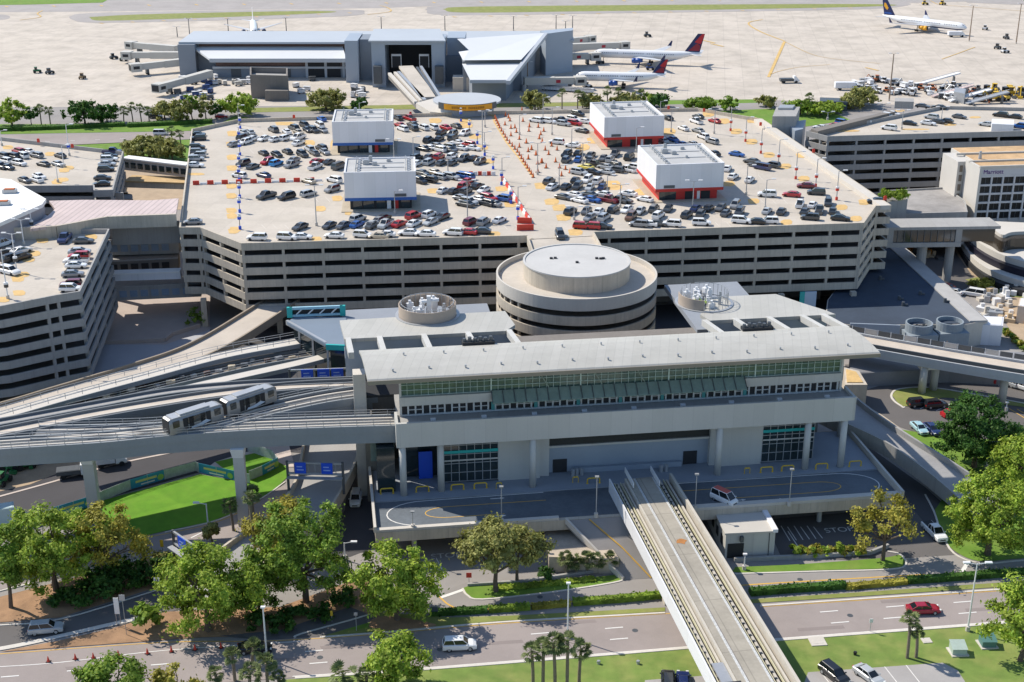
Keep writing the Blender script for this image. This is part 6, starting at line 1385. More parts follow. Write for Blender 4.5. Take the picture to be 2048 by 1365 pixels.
# ================================================================ vehicles
PAINT = M('car paint', (.5, .5, .5), .3, 0, spec=.6)
def paint(n, c, r=.28):
    m = M('paint '+n, c, r, 0, spec=.6); nd = m.node_tree.nodes['Principled BSDF']; nd.inputs['Coat Weight'].default_value = .4; return m
COLS = {'k': [('black', paint('black', (.012, .013, .015))), ('charcoal', paint('charcoal', (.045, .05, .055))), ('dark grey', paint('dark grey', (.09, .095, .10)))],
        's': [('silver', paint('silver', (.42, .44, .45))), ('grey', paint('grey', (.25, .26, .27)))], 'w': [('white', paint('white', (.78, .78, .77)))],
        'r': [('red', paint('red', (.42, .015, .02)))], 'b': [('blue', paint('blue', (.015, .10, .36)))], 'n': [('navy', paint('navy', (.012, .025, .10)))],
        'm': [('maroon', paint('maroon', (.17, .012, .022)))], 't': [('tan', paint('tan', (.47, .41, .31)))], 'y': [('yellow', paint('yellow', (.68, .55, .06)))],
        'B': [('bright blue', paint('bright blue', (.03, .27, .62)))], 'o': [('brown', paint('brown', (.15, .075, .04)))], 'c': [('pale blue', paint('pale blue', (.35, .55, .6)))]}
CARGLASS = M('car glass', (.012, .016, .02), .06, 0, spec=.8)
TAILR = M('tail lamp red', (.4, .01, .01), .3, 0); HEADW = M('head lamp', (.75, .75, .72), .2, 0)
def hull(m, st, zb, mi=0):
    vs = []
    for x, zs, zt, w in st: vs += [(x, -w*.92, zb), (x, -w, zb+.2), (x, -w, zs), (x, -w*.86, zt), (x, w*.86, zt), (x, w, zs), (x, w, zb+.2), (x, w*.92, zb)]
    n = len(st); fs = [[i*8+k, i*8+(k+1) % 8, (i+1)*8+(k+1) % 8, (i+1)*8+k] for i in range(n-1) for k in range(8)]+[list(range(8))[::-1], list(range((n-1)*8, n*8))]
    m.add(vs, fs, mi)
SPEC = {'sedan': dict(L=4.7, W=.9, r=.33, st=[(-2.35, .6, .72, .78), (-2.25, .85, .96, .86), (-1.5, .9, 1.0, .9), (.9, .88, .96, .9), (1.8, .8, .88, .87), (2.22, .66, .74, .8), (2.35, .5, .56, .72)], g=[(-1.95, -1.15, 1.2, .3)], zr=1.44, zg=.95),
        'SUV': dict(L=4.7, W=.94, r=.37, st=[(-2.33, .7, .95, .84), (-2.28, .95, 1.05, .92), (-1.5, 1.0, 1.06, .94), (1.0, .98, 1.05, .94), (1.85, .92, .99, .9), (2.25, .75, .84, .84), (2.35, .55, .62, .78)], g=[(-2.25, -1.95, 1.25, .5)], zr=1.72, zg=1.04),
        'pickup': dict(L=5.5, W=.97, r=.39, st=[(-2.72, .7, .95, .9), (-2.68, .95, 1.05, .95), (-1.0, .98, 1.06, .97), (1.3, 1.0, 1.08, .97), (2.2, .95, 1.04, .95), (2.66, .8, .9, .9), (2.75, .55, .62, .85)], g=[(-.75, -.55, 1.55, .75)], zr=1.85, zg=1.06),
        'van': dict(L=5.2, W=.97, r=.36, st=[(-2.6, .75, 1.05, .92), (-2.55, 1.0, 1.12, .96), (-1.5, 1.05, 1.12, .97), (1.4, 1.02, 1.1, .97), (2.2, .9, 1.0, .93), (2.5, .72, .82, .86), (2.6, .55, .6, .8)], g=[(-2.55, -2.35, 1.95, 1.0)], zr=1.98, zg=1.1)}
def car_proto(kind, detail):
    S = SPEC[kind]; t = thing('parked_car', kind, 'car', (0, 0, -200))
    def put(m, nm, mat, sm=False):
        m.v = [(x, y, z-200) for x, y, z in m.v]; return m.build(nm, mat, t, sm)
    m = MB(); hull(m, S['st'], .27); x0, x1, x2, x3 = S['g'][0]; zr, zg, W = S['zr'], S['zg'], S['W']
    a, b = W*.8, W*.68
    m.add([(x1-.05, -b, zr-.06), (x3+.05, -b, zr-.06), (x3+.05, b, zr-.06), (x1-.05, b, zr-.06), (x1+.12, -b*.9, zr), (x3-.12, -b*.9, zr), (x3-.12, b*.9, zr), (x1+.12, b*.9, zr)], [[0, 1, 5, 4], [1, 2, 6, 5], [2, 3, 7, 6], [3, 0, 4, 7], [4, 5, 6, 7], [3, 2, 1, 0]])
    for s in (-1, 1):                                              # pillars
        for (p, q) in (((x0, s*a, zg), (x1, s*b, zr-.05)), ((x2, s*a, zg), (x3, s*b, zr-.05)), (((x0+x2)/2-.1, s*(a+.015), zg), ((x1+x3)/2-.1, s*(b+.015), zr-.05))): m.tube(p, q, .05, 4)
    put(m, 'body', PAINT)
    m = MB(); m.add([(x0, -a, zg-.06), (x2, -a, zg-.06), (x2, a, zg-.06), (x0, a, zg-.06), (x1, -b, zr-.062), (x3, -b, zr-.062), (x3, b, zr-.062), (x1, b, zr-.062)], [[0, 1, 5, 4], [1, 2, 6, 5], [2, 3, 7, 6], [3, 0, 4, 7], [4, 5, 6, 7]]); put(m, 'windows', CARGLASS)
    if kind == 'pickup': m = MB(); m.box((-1.75, 0, 1.04), (1.75, 1.5, .06)); put(m, 'cargo_bed', DARK)
    wb = S['L']*.3
    for x in (-wb, wb):
        for s in (-1, 1): m = MB(); y = s*(W-.13); m.tube((x, y-.12, S['r']), (x, y+.12, S['r']), S['r'], 12); put(m, 'wheel', BLACKM)
    if detail:
        for s in (-1, 1):
            m = MB(); m.box((S['L']/2-.12, s*W*.66, .62), (.2, .36, .16)); put(m, 'headlight', HEADW)
            m = MB(); m.box((-S['L']/2+.08, s*W*.72, .72), (.16, .3, .22)); put(m, 'tail_light', TAILR)
            m = MB(); m.box((x2-.25, s*(W+.08), zg), (.16, .2, .13)); put(m, 'wing_mirror', PAINT)
            for x in (-wb, wb): m = MB(); m.tube((x, s*(W-.02), S['r']), (x, s*(W+.005), S['r']), S['r']*.6, 10); put(m, 'wheel_rim', STEEL)
        m = MB(); m.box((S['L']/2-.03, 0, .42), (.08, .9, .2)); put(m, 'grille', DARK)
    return t
PROTO = {(k, d): car_proto(k, d) for k in SPEC for d in (0, 1)}
def car(kind, col, loc, deg, label, group=None, detail=0, mat=None, sc=1):
    o = dup(PROTO[kind, detail], loc, R(deg), label, group, {'car paint': mat or col})
    o.scale = (sc, sc, sc)
    return o
ORD = ['leftmost', 'second', 'third', 'fourth', 'fifth', 'sixth', 'seventh', 'eighth', 'ninth', 'tenth', 'eleventh', 'twelfth', 'thirteenth']
rc = random.Random(21)
def row(off, sc, z, deg, desc, data, group):
    cs = []
    for w_ in data.split():
        X, Y, c = w_.split(','); px, py = off[0]+float(X)/sc, off[1]+float(Y)/sc
        nm, mt = rc.choice(COLS[c]); k = rc.choices(['sedan', 'SUV', 'pickup', 'van'], [50, 43, 6, 1])[0]
        cs.append((px, py+3, nm, mt, k))
    cs.sort(key=lambda q: q[0])
    for i, (px, py, nm, mt, k) in enumerate(cs):
        same = [j for j, q in enumerate(cs) if q[2] == nm and q[4] == k]; n = same.index(i)
        if len(same) == 1: lb = f'only {nm} {k} {desc}'
        else: lb = f'{ORD[n]} {nm} {k}{"" if n == 0 else " from left"} {desc}'
        car(k, nm, (*P(px, py, z), z), deg+rc.uniform(-6, 6)+(180 if rc.random() < .3 else 0), lb, group, 0, mt, rc.uniform(.9, .98))
A_, B_, C_, D_ = (360, 220), (740, 220), (1040, 210), (1380, 210); SA = 5.055; SD = 4.876; GZD = ZD+.02
MGR = 'cars parked on the central garage roof'
row(A_, SA, GZD, 5, 'along the left parapet of the central roof', '185,250,k 185,292,k 175,382,k 185,432,s 185,463,s 165,500,s 155,565,w 130,1140,s', MGR)
row(A_, SA, GZD, 122, 'in the back row left of the far blue box', '640,230,s 715,230,s 945,205,k 1080,225,w 1150,185,k 1200,230,t 1265,160,k 1290,205,k 1350,210,k 1410,160,w 1440,210,s 1430,95,b', MGR)
row(A_, SA, GZD, 62, 'in the second row left of the far blue box', '640,285,k 740,295,w 555,350,s 660,330,w 850,295,w 965,300,w 1070,290,w 1195,285,w 1200,340,w', MGR)
row(A_, SA, GZD, 120, 'in the third row, level with the far blue trim', '845,440,k 980,455,k 1085,425,k 1240,455,k 1310,400,s 1360,440,k 1430,390,k 1465,430,s', MGR)
row(A_, SA, GZD, 62, 'in the fourth row left of the near blue box', '640,545,k 740,575,k 885,530,r 975,545,B 1130,560,s 1145,515,s 1385,525,r 1370,580,w 1510,530,k 1610,580,k', MGR)
row(A_, SA, GZD, 143, 'in the row touching the red barrier line', '600,670,w 845,665,n 1300,725,t 1560,715,w', MGR)
row(A_, SA, GZD, 52, 'in the sparse row below the barrier line', '875,875,k 1080,885,k 1300,855,s 1540,810,s', MGR)
row(A_, SA, GZD, 62, 'in the row before the near blue box, left part', '1215,1190,k 1510,1175,k 1650,1175,k 1800,1110,s 1795,1165,b 1930,1170,s 2020,1120,s', MGR)
row(A_, SA, GZD, 172, 'along the front left parapet, left part', '780,1300,w 1085,1297,w 1240,1290,w 1560,1280,w 1850,1272,w 2010,1285,t', MGR)
row(B_, SA, GZD, 122, 'in the back row right of the far blue box', '285,85,k 400,90,r 300,155,r 330,195,w 430,150,k 440,190,k 540,185,w 640,180,w 770,185,r 870,165,k', MGR)
row(B_, SA, GZD, 66, 'in the second row right of the far blue box', '590,310,k 700,295,k 720,235,k 830,250,k 840,290,k 960,240,w', MGR)
row(B_, SA, GZD, 143, 'in the third row right of the far blue box', '530,395,k 620,390,w 660,365,s 700,405,w 790,380,s 810,410,k 880,335,w 910,390,w 995,355,r 1040,392,w', MGR)
row(B_, SA, GZD, 66, 'in the fourth row, behind the near blue box', '470,490,k 480,545,w 600,480,k 600,535,s 700,480,r 720,540,k 830,475,w 830,540,k 945,500,k 1050,492,k 1110,530,k', MGR)
row(B_, SA, GZD, 143, 'in the fifth row right of the near blue box', '510,640,k 560,680,k 640,635,t 690,685,s 820,685,s 910,670,b 980,680,b 500,725,k 600,715,k', MGR)
row(B_, SA, GZD, 62, 'in the sixth row right of the near blue box', '740,820,w 850,825,k 970,830,k 990,725,r 950,775,r 1090,775,k 1150,815,w', MGR)
row(B_, SA, GZD, 143, 'in the seventh row, beside the striped barriers', '930,900,s 1000,940,s 1090,910,w 1200,900,r 1240,955,s 1340,905,b 960,960,k 1180,950,k', MGR)
row(B_, SA, GZD, 62, 'in the row before the near blue box, right part', '140,1100,k 160,1165,s 300,1160,r 440,1080,r 450,1155,w 600,1065,w 610,1140,s 730,1090,k 30,1175,k 1020,1140,m 1150,1140,s 1310,1120,w', MGR)
row(B_, SA, GZD, 170, 'along the front left parapet, right part', '160,1265,w 390,1252,w 560,1262,w 840,1250,w 985,1243,r 1120,1235,k', MGR)
row(C_, SA, GZD, 143, 'in the back row left of the far red box', '585,95,k 160,160,w 295,170,w 410,160,k 440,195,s 555,190,r 540,150,w 645,170,w 625,265,k', MGR)
row(C_, SA, GZD, 155, 'in the short row near the cones', '370,380,w 530,415,w', MGR)
row(C_, SA, GZD, 70, 'in the third row between the two red boxes', '470,505,k 470,560,k 590,490,k 590,555,b 710,515,k 710,557,k 840,545,k 910,555,s 960,500,k 1105,535,k', MGR)
row(C_, SA, GZD, 143, 'in the row with the yellow car', '665,635,y 760,605,k 600,690,s 730,685,k 860,630,s 870,685,s 950,615,k 970,665,k 1080,660,w 1140,635,w', MGR)
row(C_, SA, GZD, 66, 'in the fifth row left of the near red box', '295,780,k 325,835,w 465,830,k 560,765,k 580,830,k 680,762,w 705,840,s 790,775,w 835,835,n', MGR)
row(C_, SA, GZD, 143, 'in the sixth row left of the near red box', '440,940,k 540,915,w 600,972,w 690,915,k 725,965,b 840,912,w 890,968,m 990,970,k 1050,972,k 1090,905,w 1260,960,w', MGR)
row(C_, SA, GZD, 66, 'in the row before the near red box, left part', '510,1085,k 670,1080,k 705,1145,s 800,1085,w 850,1145,s 945,1065,k 1080,1065,w 1120,1140,o 1210,1080,s 1355,1060,k 1400,1125,w 1495,1055,k 1685,1120,k', MGR)
row(C_, SA, GZD, 165, 'along the front right parapet, left part', '630,1235,r 720,1238,r 830,1235,k 1200,1215,s 1290,1212,w 1390,1207,k 1530,1212,w', MGR)
row(C_, SA, GZD, 120, 'right of the far red box', '1490,135,k 1440,365,s 1540,350,b 1630,400,b 1740,400,s 1650,240,w 1800,265,s 1800,120,k 1780,170,w 1850,325,w 1940,375,s 1960,495,k 1965,165,r', MGR)
row(D_, SD, GZD, 140, 'in the right section beside the light pole line', '455,485,b 600,555,k 640,590,k 700,615,n 800,595,k', MGR)
row(D_, SD, GZD, 66, 'just right of the near red box', '365,625,w 420,705,w 580,735,w', MGR)
row(D_, SD, GZD, 165, 'in the loose row at the right, below the poles', '750,880,w 990,880,r 1130,795,m 1230,860,k', MGR)
row(D_, SD, GZD, 66, 'in the row before the near red box, right part', '60,1015,n 180,1015,k 300,1010,k 440,985,s 105,1068,k 350,1062,k 480,1052,k 750,1040,s 890,1045,k', MGR)
row(D_, SD, GZD, 70, 'in the cluster near the right front corner', '1070,975,w 1120,1045,k 1195,980,w 1260,1035,k 1345,960,k 1390,1040,k', MGR)
row(D_, SD, GZD, 168, 'along the front right parapet, right part', '110,1158,w 500,1138,w 640,1145,k 770,1140,w 1170,1105,k 1465,1112,k 1820,945,k', MGR)
row((1600, 140), 4.571, GZD, 143, 'on the right garage roof', '185,530,w 240,545,w 340,515,r 390,490,b 440,490,s 595,465,w 690,440,s 770,420,w 850,405,w 810,535,w 1000,490,k 1170,490,w 1200,435,s 1260,475,k 1330,470,k 1455,430,k 1120,335,k 1265,345,k 1700,500,s 1830,415,k 1960,430,k 2010,520,b', 'cars parked on the right garage roof')
UGR = 'cars parked on the upper left garage roof'
row((0, 270), 7.585, GZD, 143, 'in the clusters on the upper left garage roof', '40,330,k 190,335,k 340,325,w 280,255,r 420,255,w 560,320,s 915,320,k 660,450,k 890,450,s 80,405,w 300,440,w 120,500,k 10,490,k 380,695,k 560,690,w 600,640,w', UGR)
row((0, 270), 7.585, GZD, 6, 'along the right parapet of the upper left roof', '1700,262,n 1660,325,k 1660,380,w 1630,450,s 1610,530,k 1560,660,k 1540,755,k', UGR)
LGR = 'cars parked on the lower left garage roof'
row((0, 440), 7.583, GZD, 52, 'in the left cluster of the lower left roof', '60,290,m 30,380,w 90,490,k 180,600,k 330,480,w 330,580,k', LGR)
row((0, 440), 7.583, GZD, 3, 'along the right parapet of the lower left roof', '1270,330,k 1210,495,s 1200,565,r 1160,635,w 1160,705,w 1110,835,s 1080,995,m 1080,1060,w', LGR)
car('SUV', 'white', (*P(20, 548, GZD), GZD), -30, 'white SUV by the light pole on the lower left garage roof', LGR, 0, COLS['w'][0][1])
car('pickup', 'navy', (*P(130, 482, GZD), GZD), -88, 'navy pickup facing us below the pink roof link', LGR, 0, COLS['n'][0][1])
car('SUV', 'charcoal', (*P(1120, 475, GZD), GZD), -85, 'charcoal SUV driving onto the bridge to the spiral ramp', None, 0, COLS['k'][1][1])
# traffic and street level cars
W_, K_, S_, RR_ = COLS['w'][0][1], COLS['k'][0][1], COLS['s'][0][1], COLS['r'][0][1]
near = [('SUV', W_, (919, 1297, .06), 4, 'white SUV driving on the street left of the guideway'), ('sedan', paint('crimson', (.30, .008, .025)), (1846, 1225, .06), 3, 'crimson sedan driving on the street right of the guideway'),
        ('SUV', S_, (93, 1264, .07), 10, 'silver SUV on the service road at the lower left'), ('sedan', K_, (510, 1303, .06), 5, 'dark sedan on the street behind the fan palms'),
        ('SUV', K_, (1668, 1356, .1), -62, 'black SUV parked in the little car park'), ('sedan', S_, (1737, 1358, .1), -60, 'silver sedan parked beside the black SUV'),
        ('SUV', K_, (1336, 1371, .1), 85, 'dark SUV cut by the bottom edge left of the guideway'), ('sedan', COLS['n'][0][1], (1366, 1372, .1), 85, 'navy car cut by the bottom edge next to the dark SUV'),
        ('pickup', W_, (1868, 1070, .05), -78, 'white pickup coming round the bend by the right lawn'), ('SUV', W_, (712, 1004, .06), -88, 'white and dark car in the shaded alley beside the plaza'),
        ('SUV', K_, (1838, 812, .06), 12, 'left of two black cars by the traffic island'), ('SUV', K_, (1870, 815, .06), 12, 'right of two black cars by the traffic island'), ('sedan', RR_, (1905, 832, .06), 20, 'red car half hidden by the dark green tree'),
        ('sedan', COLS['c'][0][1], (1838, 862, .1), -80, 'pale blue car facing us at the edge of the car park'), ('sedan', COLS['n'][0][1], (1864, 864, .1), -80, 'navy car beside the pale blue car'),
        ('SUV', RR_, (1974, 762, .06), 130, 'red SUV parked under the right guideway'), ('SUV', S_, (2014, 770, .06), 130, 'silver SUV parked right of the red one under the guideway'), ('pickup', W_, (2042, 778, .06), 130, 'white pickup at the right edge under the guideway'),
        ('van', W_, (322, 270, .07), 3, 'white van on the access road behind the garages'), ('SUV', K_, (312, 237, .06), 3, 'dark car on the road behind the bare trees'), ('sedan', RR_, (443, 236, .06), 3, 'small red car behind the wide bright tree'),
        ('sedan', W_, (1905, 588, .06), 140, 'white car below the hotel terraces'), ('sedan', RR_, (1890, 578, .06), 140, 'red car below the hotel terraces'), ('van', W_, (1946, 592, .06), 150, 'white van beside the hotel bushes')]
for k, mt, (x, y, z), dg, lb in near: car(k, '', (*P(x, y, z), z), dg, lb, None, 1, mt)
am = dup(PROTO['van', 1], (*P(1448, 1004, PZ+.04), PZ+.04), R(-48), 'white ambulance van with a red roof stopped on the plaza', None, {'car paint': W_}); am.name = 'ambulance'; am['category'] = 'ambulance'; am.scale = (.85, .95, 1.0)
m = MB()
for x, y in ((-.6, 0), ): m.box((x, y, 1.985), (3.2, 1.2, .05))
o = m.build('roof_panel', M('faded red roof', (.55, .12, .10), .5, .05, 1)); o.location = (0, 0, 0); o.parent = am
for v in o.data.vertices: v.co.x -= .6; v.co.z += 1.985
for v in []: pass
for pr in PROTO.values():                                          # the patterns themselves are not part of the scene
    for c in list(pr.children): bpy.data.objects.remove(c)
    bpy.data.objects.remove(pr)
KIDS.clear()
# ---------------------------------------------------------------- service vehicles
def truck(label, px, deg, cab, box, z=.06, L=6.5, h=2.9, group=None, name='truck', cat='truck', sc=1):
    p = P(*px, z); t = thing(name, label, cat, (*p, z), group, R(deg)); t.scale = (sc, sc, sc)
    def put(m, nm, mat): m.v = [(a+p[0], b+p[1], c+z) for a, b, c in m.v]; return m.build(nm, mat, t)
    m = MB(); hull(m, [(L/2-1.9, 1.5, 2.3, 1.05), (L/2-1.3, 1.5, 2.3, 1.05), (L/2-.5, 1.3, 1.45, 1.02), (L/2, .9, 1.0, .95)], .45); put(m, 'cab', cab)
    m = MB(); m.add([(L/2-.52, -.9, 1.42), (L/2-.52, .9, 1.42), (L/2-1.25, .9, 2.22), (L/2-1.25, -.9, 2.22)], [[0, 1, 2, 3]]); m.v = [(a+.03, b, c+.03) for a, b, c in m.v]; put(m, 'windscreen', CARGLASS)
    m = MB(); m.box((-.95, 0, .75), (L-2.1, 2.2, h-.75)); m.box((-.95, 0, h), (L-2.5, 1.9, .05)); put(m, 'load_box', box)
    m = MB(); m.box((0, 0, .5), (L-.4, 1.1, .25)); put(m, 'chassis', DARK)
    for x in (-L*.3, L*.33):
        for s in (-1, 1): m = MB(); m.tube((x, s*.8, .45), (x, s*1.08, .45), .45, 12); put(m, 'wheel', BLACKM)
    return t
truck('white utility pickup truck with a loaded bed in the shaded yard', (150, 952), 15, WHITE, STEEL_D, L=6, h=1.5)
truck('white box truck behind the left guideway pier', (222, 930), 18, WHITE, WALL_W, L=5.5)
truck('pale box trailer truck at the left edge of the yard', (0, 1052), 20, WHITE, M('pale aqua box', (.5, .62, .64), .5, .05, .5), L=9, h=3.4)
GRN = M('machine green', (.02, .16, .05), .5, .1, 1)
def plant(label, px, deg, col, name='construction_machine', cat='machine', sc=1, arm=True, group=None, z=.07):
    p = P(*px, z); t = thing(name, label, cat, (*p, z), group, R(deg)); t.scale = (sc,)*3
    def put(m, nm, mat): m.v = [(a+p[0], b+p[1], c+z) for a, b, c in m.v]; return m.build(nm, mat, t)
    m = MB(); hull(m, [(-1.6, 1.1, 1.3, .8), (-.2, 1.2, 1.4, .85), (1.4, 1, 1.15, .75)], .6); put(m, 'body', col)
    m = MB(); m.box((-.5, 0, 1.35), (1.1, 1.2, .95)); put(m, 'cab', CARGLASS); m = MB(); m.box((-.5, 0, 2.31), (1.3, 1.3, .1)); put(m, 'cab_roof', col)
    for x in (-1.1, 1.1):
        for s in (-1, 1): m = MB(); m.tube((x, s*.7, .55), (x, s*1.05, .55), .55, 12); put(m, 'wheel', BLACKM)
    if arm: m = MB(); m.tube((1.2, 0, 1.2), (2.4, 0, 2.6), .14, 6); m.tube((2.4, 0, 2.6), (3.6, 0, .6), .12, 6); m.box((3.6, 0, .1), (.6, 1.2, .6)); put(m, 'boom', col)
    return t
for x, y, dg, lb in [(52, 936, 30, 'green machine on the sandy strip behind the guideway'), (5, 968, 80, 'green machine at the left edge of the yard'), (20, 940, 10, 'green machine between the two others in the yard')]: plant(lb, (x, y), dg, GRN, arm=x < 40)
rg_ = random.Random(5)
def cart(label, px, deg, col, group, z=.05, sc=1, n=1):
    p = P(*px, z); t = thing('baggage_cart', label, 'baggage cart', (*p, z), group, R(deg)); t.scale = (sc,)*3
    def put(m, nm, mat): m.v = [(a+p[0], b+p[1], c+z) for a, b, c in m.v]; return m.build(nm, mat, t)
    m = MB(); m.box((0, 0, .45), (3.0, 1.6, .15)); m.box((0, 0, .6), (2.6, 1.4, .9)); put(m, 'body', col)
    m = MB(); m.box((0, 0, 1.75), (3.0, 1.6, .12)); [m.tube((x, y, .5), (x, y, 1.8), .05, 4) for x in (-1.4, 1.4) for y in (-.7, .7)]; put(m, 'cover', col if rg_.random() < .5 else STEEL_W)
    for x in (-1, 1): m = MB(); m.tube((x, -.75, .25), (x, .75, .25), .25, 8); put(m, 'axle', BLACKM)
    m = MB(); m.tube((1.5, 0, .4), (2.3, 0, .3), .05, 5); put(m, 'tow_bar', STEEL_D)
BLC = M('cart blue', (.02, .06, .2), .5, .1, 1)
CG = 'ground equipment around the airside terminal'
for k in range(20):
    x, y = rg_.uniform(355, 425), rg_.uniform(158, 202); cart('dark blue baggage cart in the cluster under the nearest left jet bridge', (x, y), rg_.uniform(0, 90), BLC if k % 3 else STEEL_D, CG)
for k in range(12): cart('pale baggage cart among those left of the concrete block', (rg_.uniform(425, 500), rg_.uniform(150, 172)), rg_.uniform(0, 180), STEEL_W if k % 2 else JB, CG)
for k in range(16): cart('white baggage cart in the long line before the right wing', (1090+k*6.0, 180+k*.45), 5, STEEL_W, CG)
for k in range(14): cart('equipment cart parked in the yard between block and portal', (rg_.choice([rg_.uniform(585, 625), rg_.uniform(702, 728)]), rg_.uniform(160, 196)), rg_.uniform(0, 180), STEEL_W if k % 2 else STEEL_D, CG)
for x, y, dg, c, lb in [(75, 146, 20, GRN, 'loader at the left of the lone pair on the apron'), (100, 148, 60, STEEL_D, 'loader at the right of the lone pair on the apron'), (165, 158, 90, M('machine brown', (.3, .2, .1), .6, .1, 1), 'brown loader alone on the left apron'), (248, 122, 0, GRN, 'green tug beside the left jet bridges'), (228, 118, 40, STEEL_D, 'belt loader with raised arm beside the green tug'), (740, 158, 90, STEEL_W, 'white tug near the portal stairs'), (1295, 74, 10, STEEL_D, 'dark tug far out right of the jet bridges'), (1200, 128, 30, STEEL_D, 'dark tug by the nose of the far striped tail plane'), (1175, 176, 30, STEEL_W, 'white loader by the near striped tail plane'), (1300, 140, 0, BLC, 'dark blue tug between the two striped tail planes'), (1970, 60, 60, STEEL_W, 'white loader right of the gold engined plane'), (2012, 78, 90, STEEL_D, 'dark loader farther right of the gold engined plane'), (1850, 10, 0, YELLOW, 'yellow machine at the far top right'), (1885, 10, 30, YELLOW, 'yellow machine right of the other one, far top right'), (1995, 98, 45, STEEL_D, 'dark loader near the right apron mast'), (2010, 106, 20, STEEL_W, 'pale loader near the right apron mast')]:
    plant(lb, (x, y), dg, c, 'ground_loader', 'loader', 1.05, k % 2 == 0, CG)
truck('white pickup alone on the empty apron', (1578, 166), 5, WHITE, STEEL_D, L=6.5, h=1.5, sc=1.25, group=CG); truck('white truck beside the gold engined plane', (1912, 74), 0, WHITE, WALL_W, L=7, h=2.2, sc=1.2, group=CG)
truck('white fuel truck at the left of the equipment yard', (1695, 180), 0, WHITE, WALL_W, L=9, h=2.6, sc=1.2, group=CG)
YG_ = 'stored airport equipment in the right yard'
for k in range(58):
    f = rg_.random(); x = 1705+f*260+rg_.uniform(-10, 10); y = 158+f*24+rg_.uniform(0, 26)
    if rg_.random() < .5: cart('stored cart in the crowded equipment yard behind the right garage', (x, y), rg_.uniform(0, 180), [STEEL_W, STEEL, WHITE, JB, STEEL_D][k % 5], YG_, sc=rg_.uniform(.8, 1.25))
    else: plant('stored loader in the crowded equipment yard behind the right garage', (x, y), rg_.uniform(0, 360), [STEEL_W, STEEL, WHITE, M('rust orange', (0, 0, 0)), STEEL_D, STEEL_W][k % 6], 'ground_loader', 'loader', rg_.uniform(.8, 1.3), True, YG_)
for k in range(9): plant('yellow loader right of the crowded equipment yard', (rg_.uniform(1975, 2045), rg_.uniform(184, 222)), rg_.uniform(0, 360), YELLOW if k % 3 else STEEL_D, 'ground_loader', 'loader', 1.5, True, 'yellow machines at the right edge')
def stair_unit(label, px, mat):
    a = Vector((*P(*px, 0), 0)); t = thing('boarding_ramp', label, 'boarding ramp', tuple(a)); m = MB(); m.bar(a+Vector((-8, 0, .8)), a+Vector((9, 5, 4.2)), 2.2, .5); m.build('ramp', mat, t)
    for x, z in ((-6, .9), (6, 3.2)): m = MB(); m.box((a.x+x, a.y+x*.3, 0), (.5, 1.8, z)); m.build('leg', STEEL_D, t)
    m = MB(); m.bar(a+Vector((-8, -1.1, 1.8)), a+Vector((9, 3.9, 5.2)), .1, .2); m.build('hand_rail', STEEL_W, t)
for k, (x, y, mt) in enumerate([(1905, 196, PINK_R), (1940, 205, STEEL_W), (1975, 210, STEEL), (1880, 170, STEEL_W)]): stair_unit(['faded pink boarding ramp lying in the equipment yard', 'white boarding ramp right of the pink one', 'grey boarding ramp near the right yard edge', 'white boarding ramp raised in the yard middle'][k], (x, y), mt)
block('dark container by the trees left of the equipment yard', [(1640, 203), (1695, 205), (1695, 197), (1640, 195)], 0, 3.4, M('dark blue container', (.07, .09, .11), .6, .06, .4), 'container', 'container')
block('grey container with a dark open end in the equipment yard', [(1908, 184), (1930, 188), (1932, 178), (1910, 175)], 0, 4, STEEL, 'container', 'container')
# ================================================================ poles, signs, cones, barriers, people
def pole(label, base, top, z0, group=None, arm=1, mark=None, mat=STEEL, name='light_pole', foot=None, r=.11):
    p = Vector((*P(*base, z0), z0)); h = ZY(top, p.y)-z0; t = thing(name, label, 'light pole', tuple(p), group); up = Vector((0, 0, 1))
    m = MB(); m.tube(p, p+up*h, r*1.3, 7, r*.8); m.build('pole', mat, t)
    for k in range(abs(arm)):
        s = 1 if (k == 0) == (arm > 0) else -1; e = p+up*h+Vector((s*1.5, -.1, .25)); m = MB(); m.tube(p+up*(h-.1), e, .06, 5); m.build('arm', mat, t); m = MB(); m.box((e.x, e.y, e.z-.1), (.95, .42, .2)); m.build('lamp_head', STEEL_W, t)
    if arm == 0: m = MB(); m.box((p.x, p.y, p.z+h), (.6, .4, .2)); m.build('lamp_head', STEEL if mat is STEEL else STEEL_W, t)
    m = MB(); m.cyl(p, .32, .75, 10); m.build('base', foot or CONC_L, t)
    if mark: m = MB(); m.cyl(p+up*2.3, .42, .6, 12); m.build('section_marker', mark, t); m = MB(); m.cyl(p+up*2.91, .42, .35, 12); m.build('section_marker_top', STEEL_W, t)
    return t
RD = 'light poles on the central roof'
for k, (X, Y) in enumerate([(610, 190), (600, 330), (608, 460), (600, 590), (600, 720), (605, 890), (605, 1040), (608, 1210)]):
    x, y = cropA(X, Y); pole(f'short pole with a blue marker, {ORD[k] if k else "farthest"} in the left line of the roof', (x, y), y-30, ZD, RD, 0, BLUE_S, STEEL_D, 'marker_pole', BLUE_S, .08)
for k, (X, Y) in enumerate([(920, 120), (1005, 235), (1085, 345), (1160, 465), (1245, 600), (1330, 760), (1425, 950), (1495, 1110)]):
    x, y = cropB(X, Y); pole(f'short pole with a blue marker, {ORD[k] if k else "farthest"} along the central lane', (x, y), y-26, ZD, RD, 0, BLUE_S, STEEL_D, 'marker_pole', BLUE_S, .08)
for k, (X, Y) in enumerate([(395, 255), (540, 360), (690, 475), (860, 595), (1030, 725), (1225, 800), (1428, 930)]):
    x, y = cropD(X, Y); pole(f'tall light pole with a red marker, {ORD[k] if k else "farthest"} in the right line of the roof', (x, y), y-46-k*2, ZD, RD, 1, RED_B, STEEL, 'light_pole', RED_B)
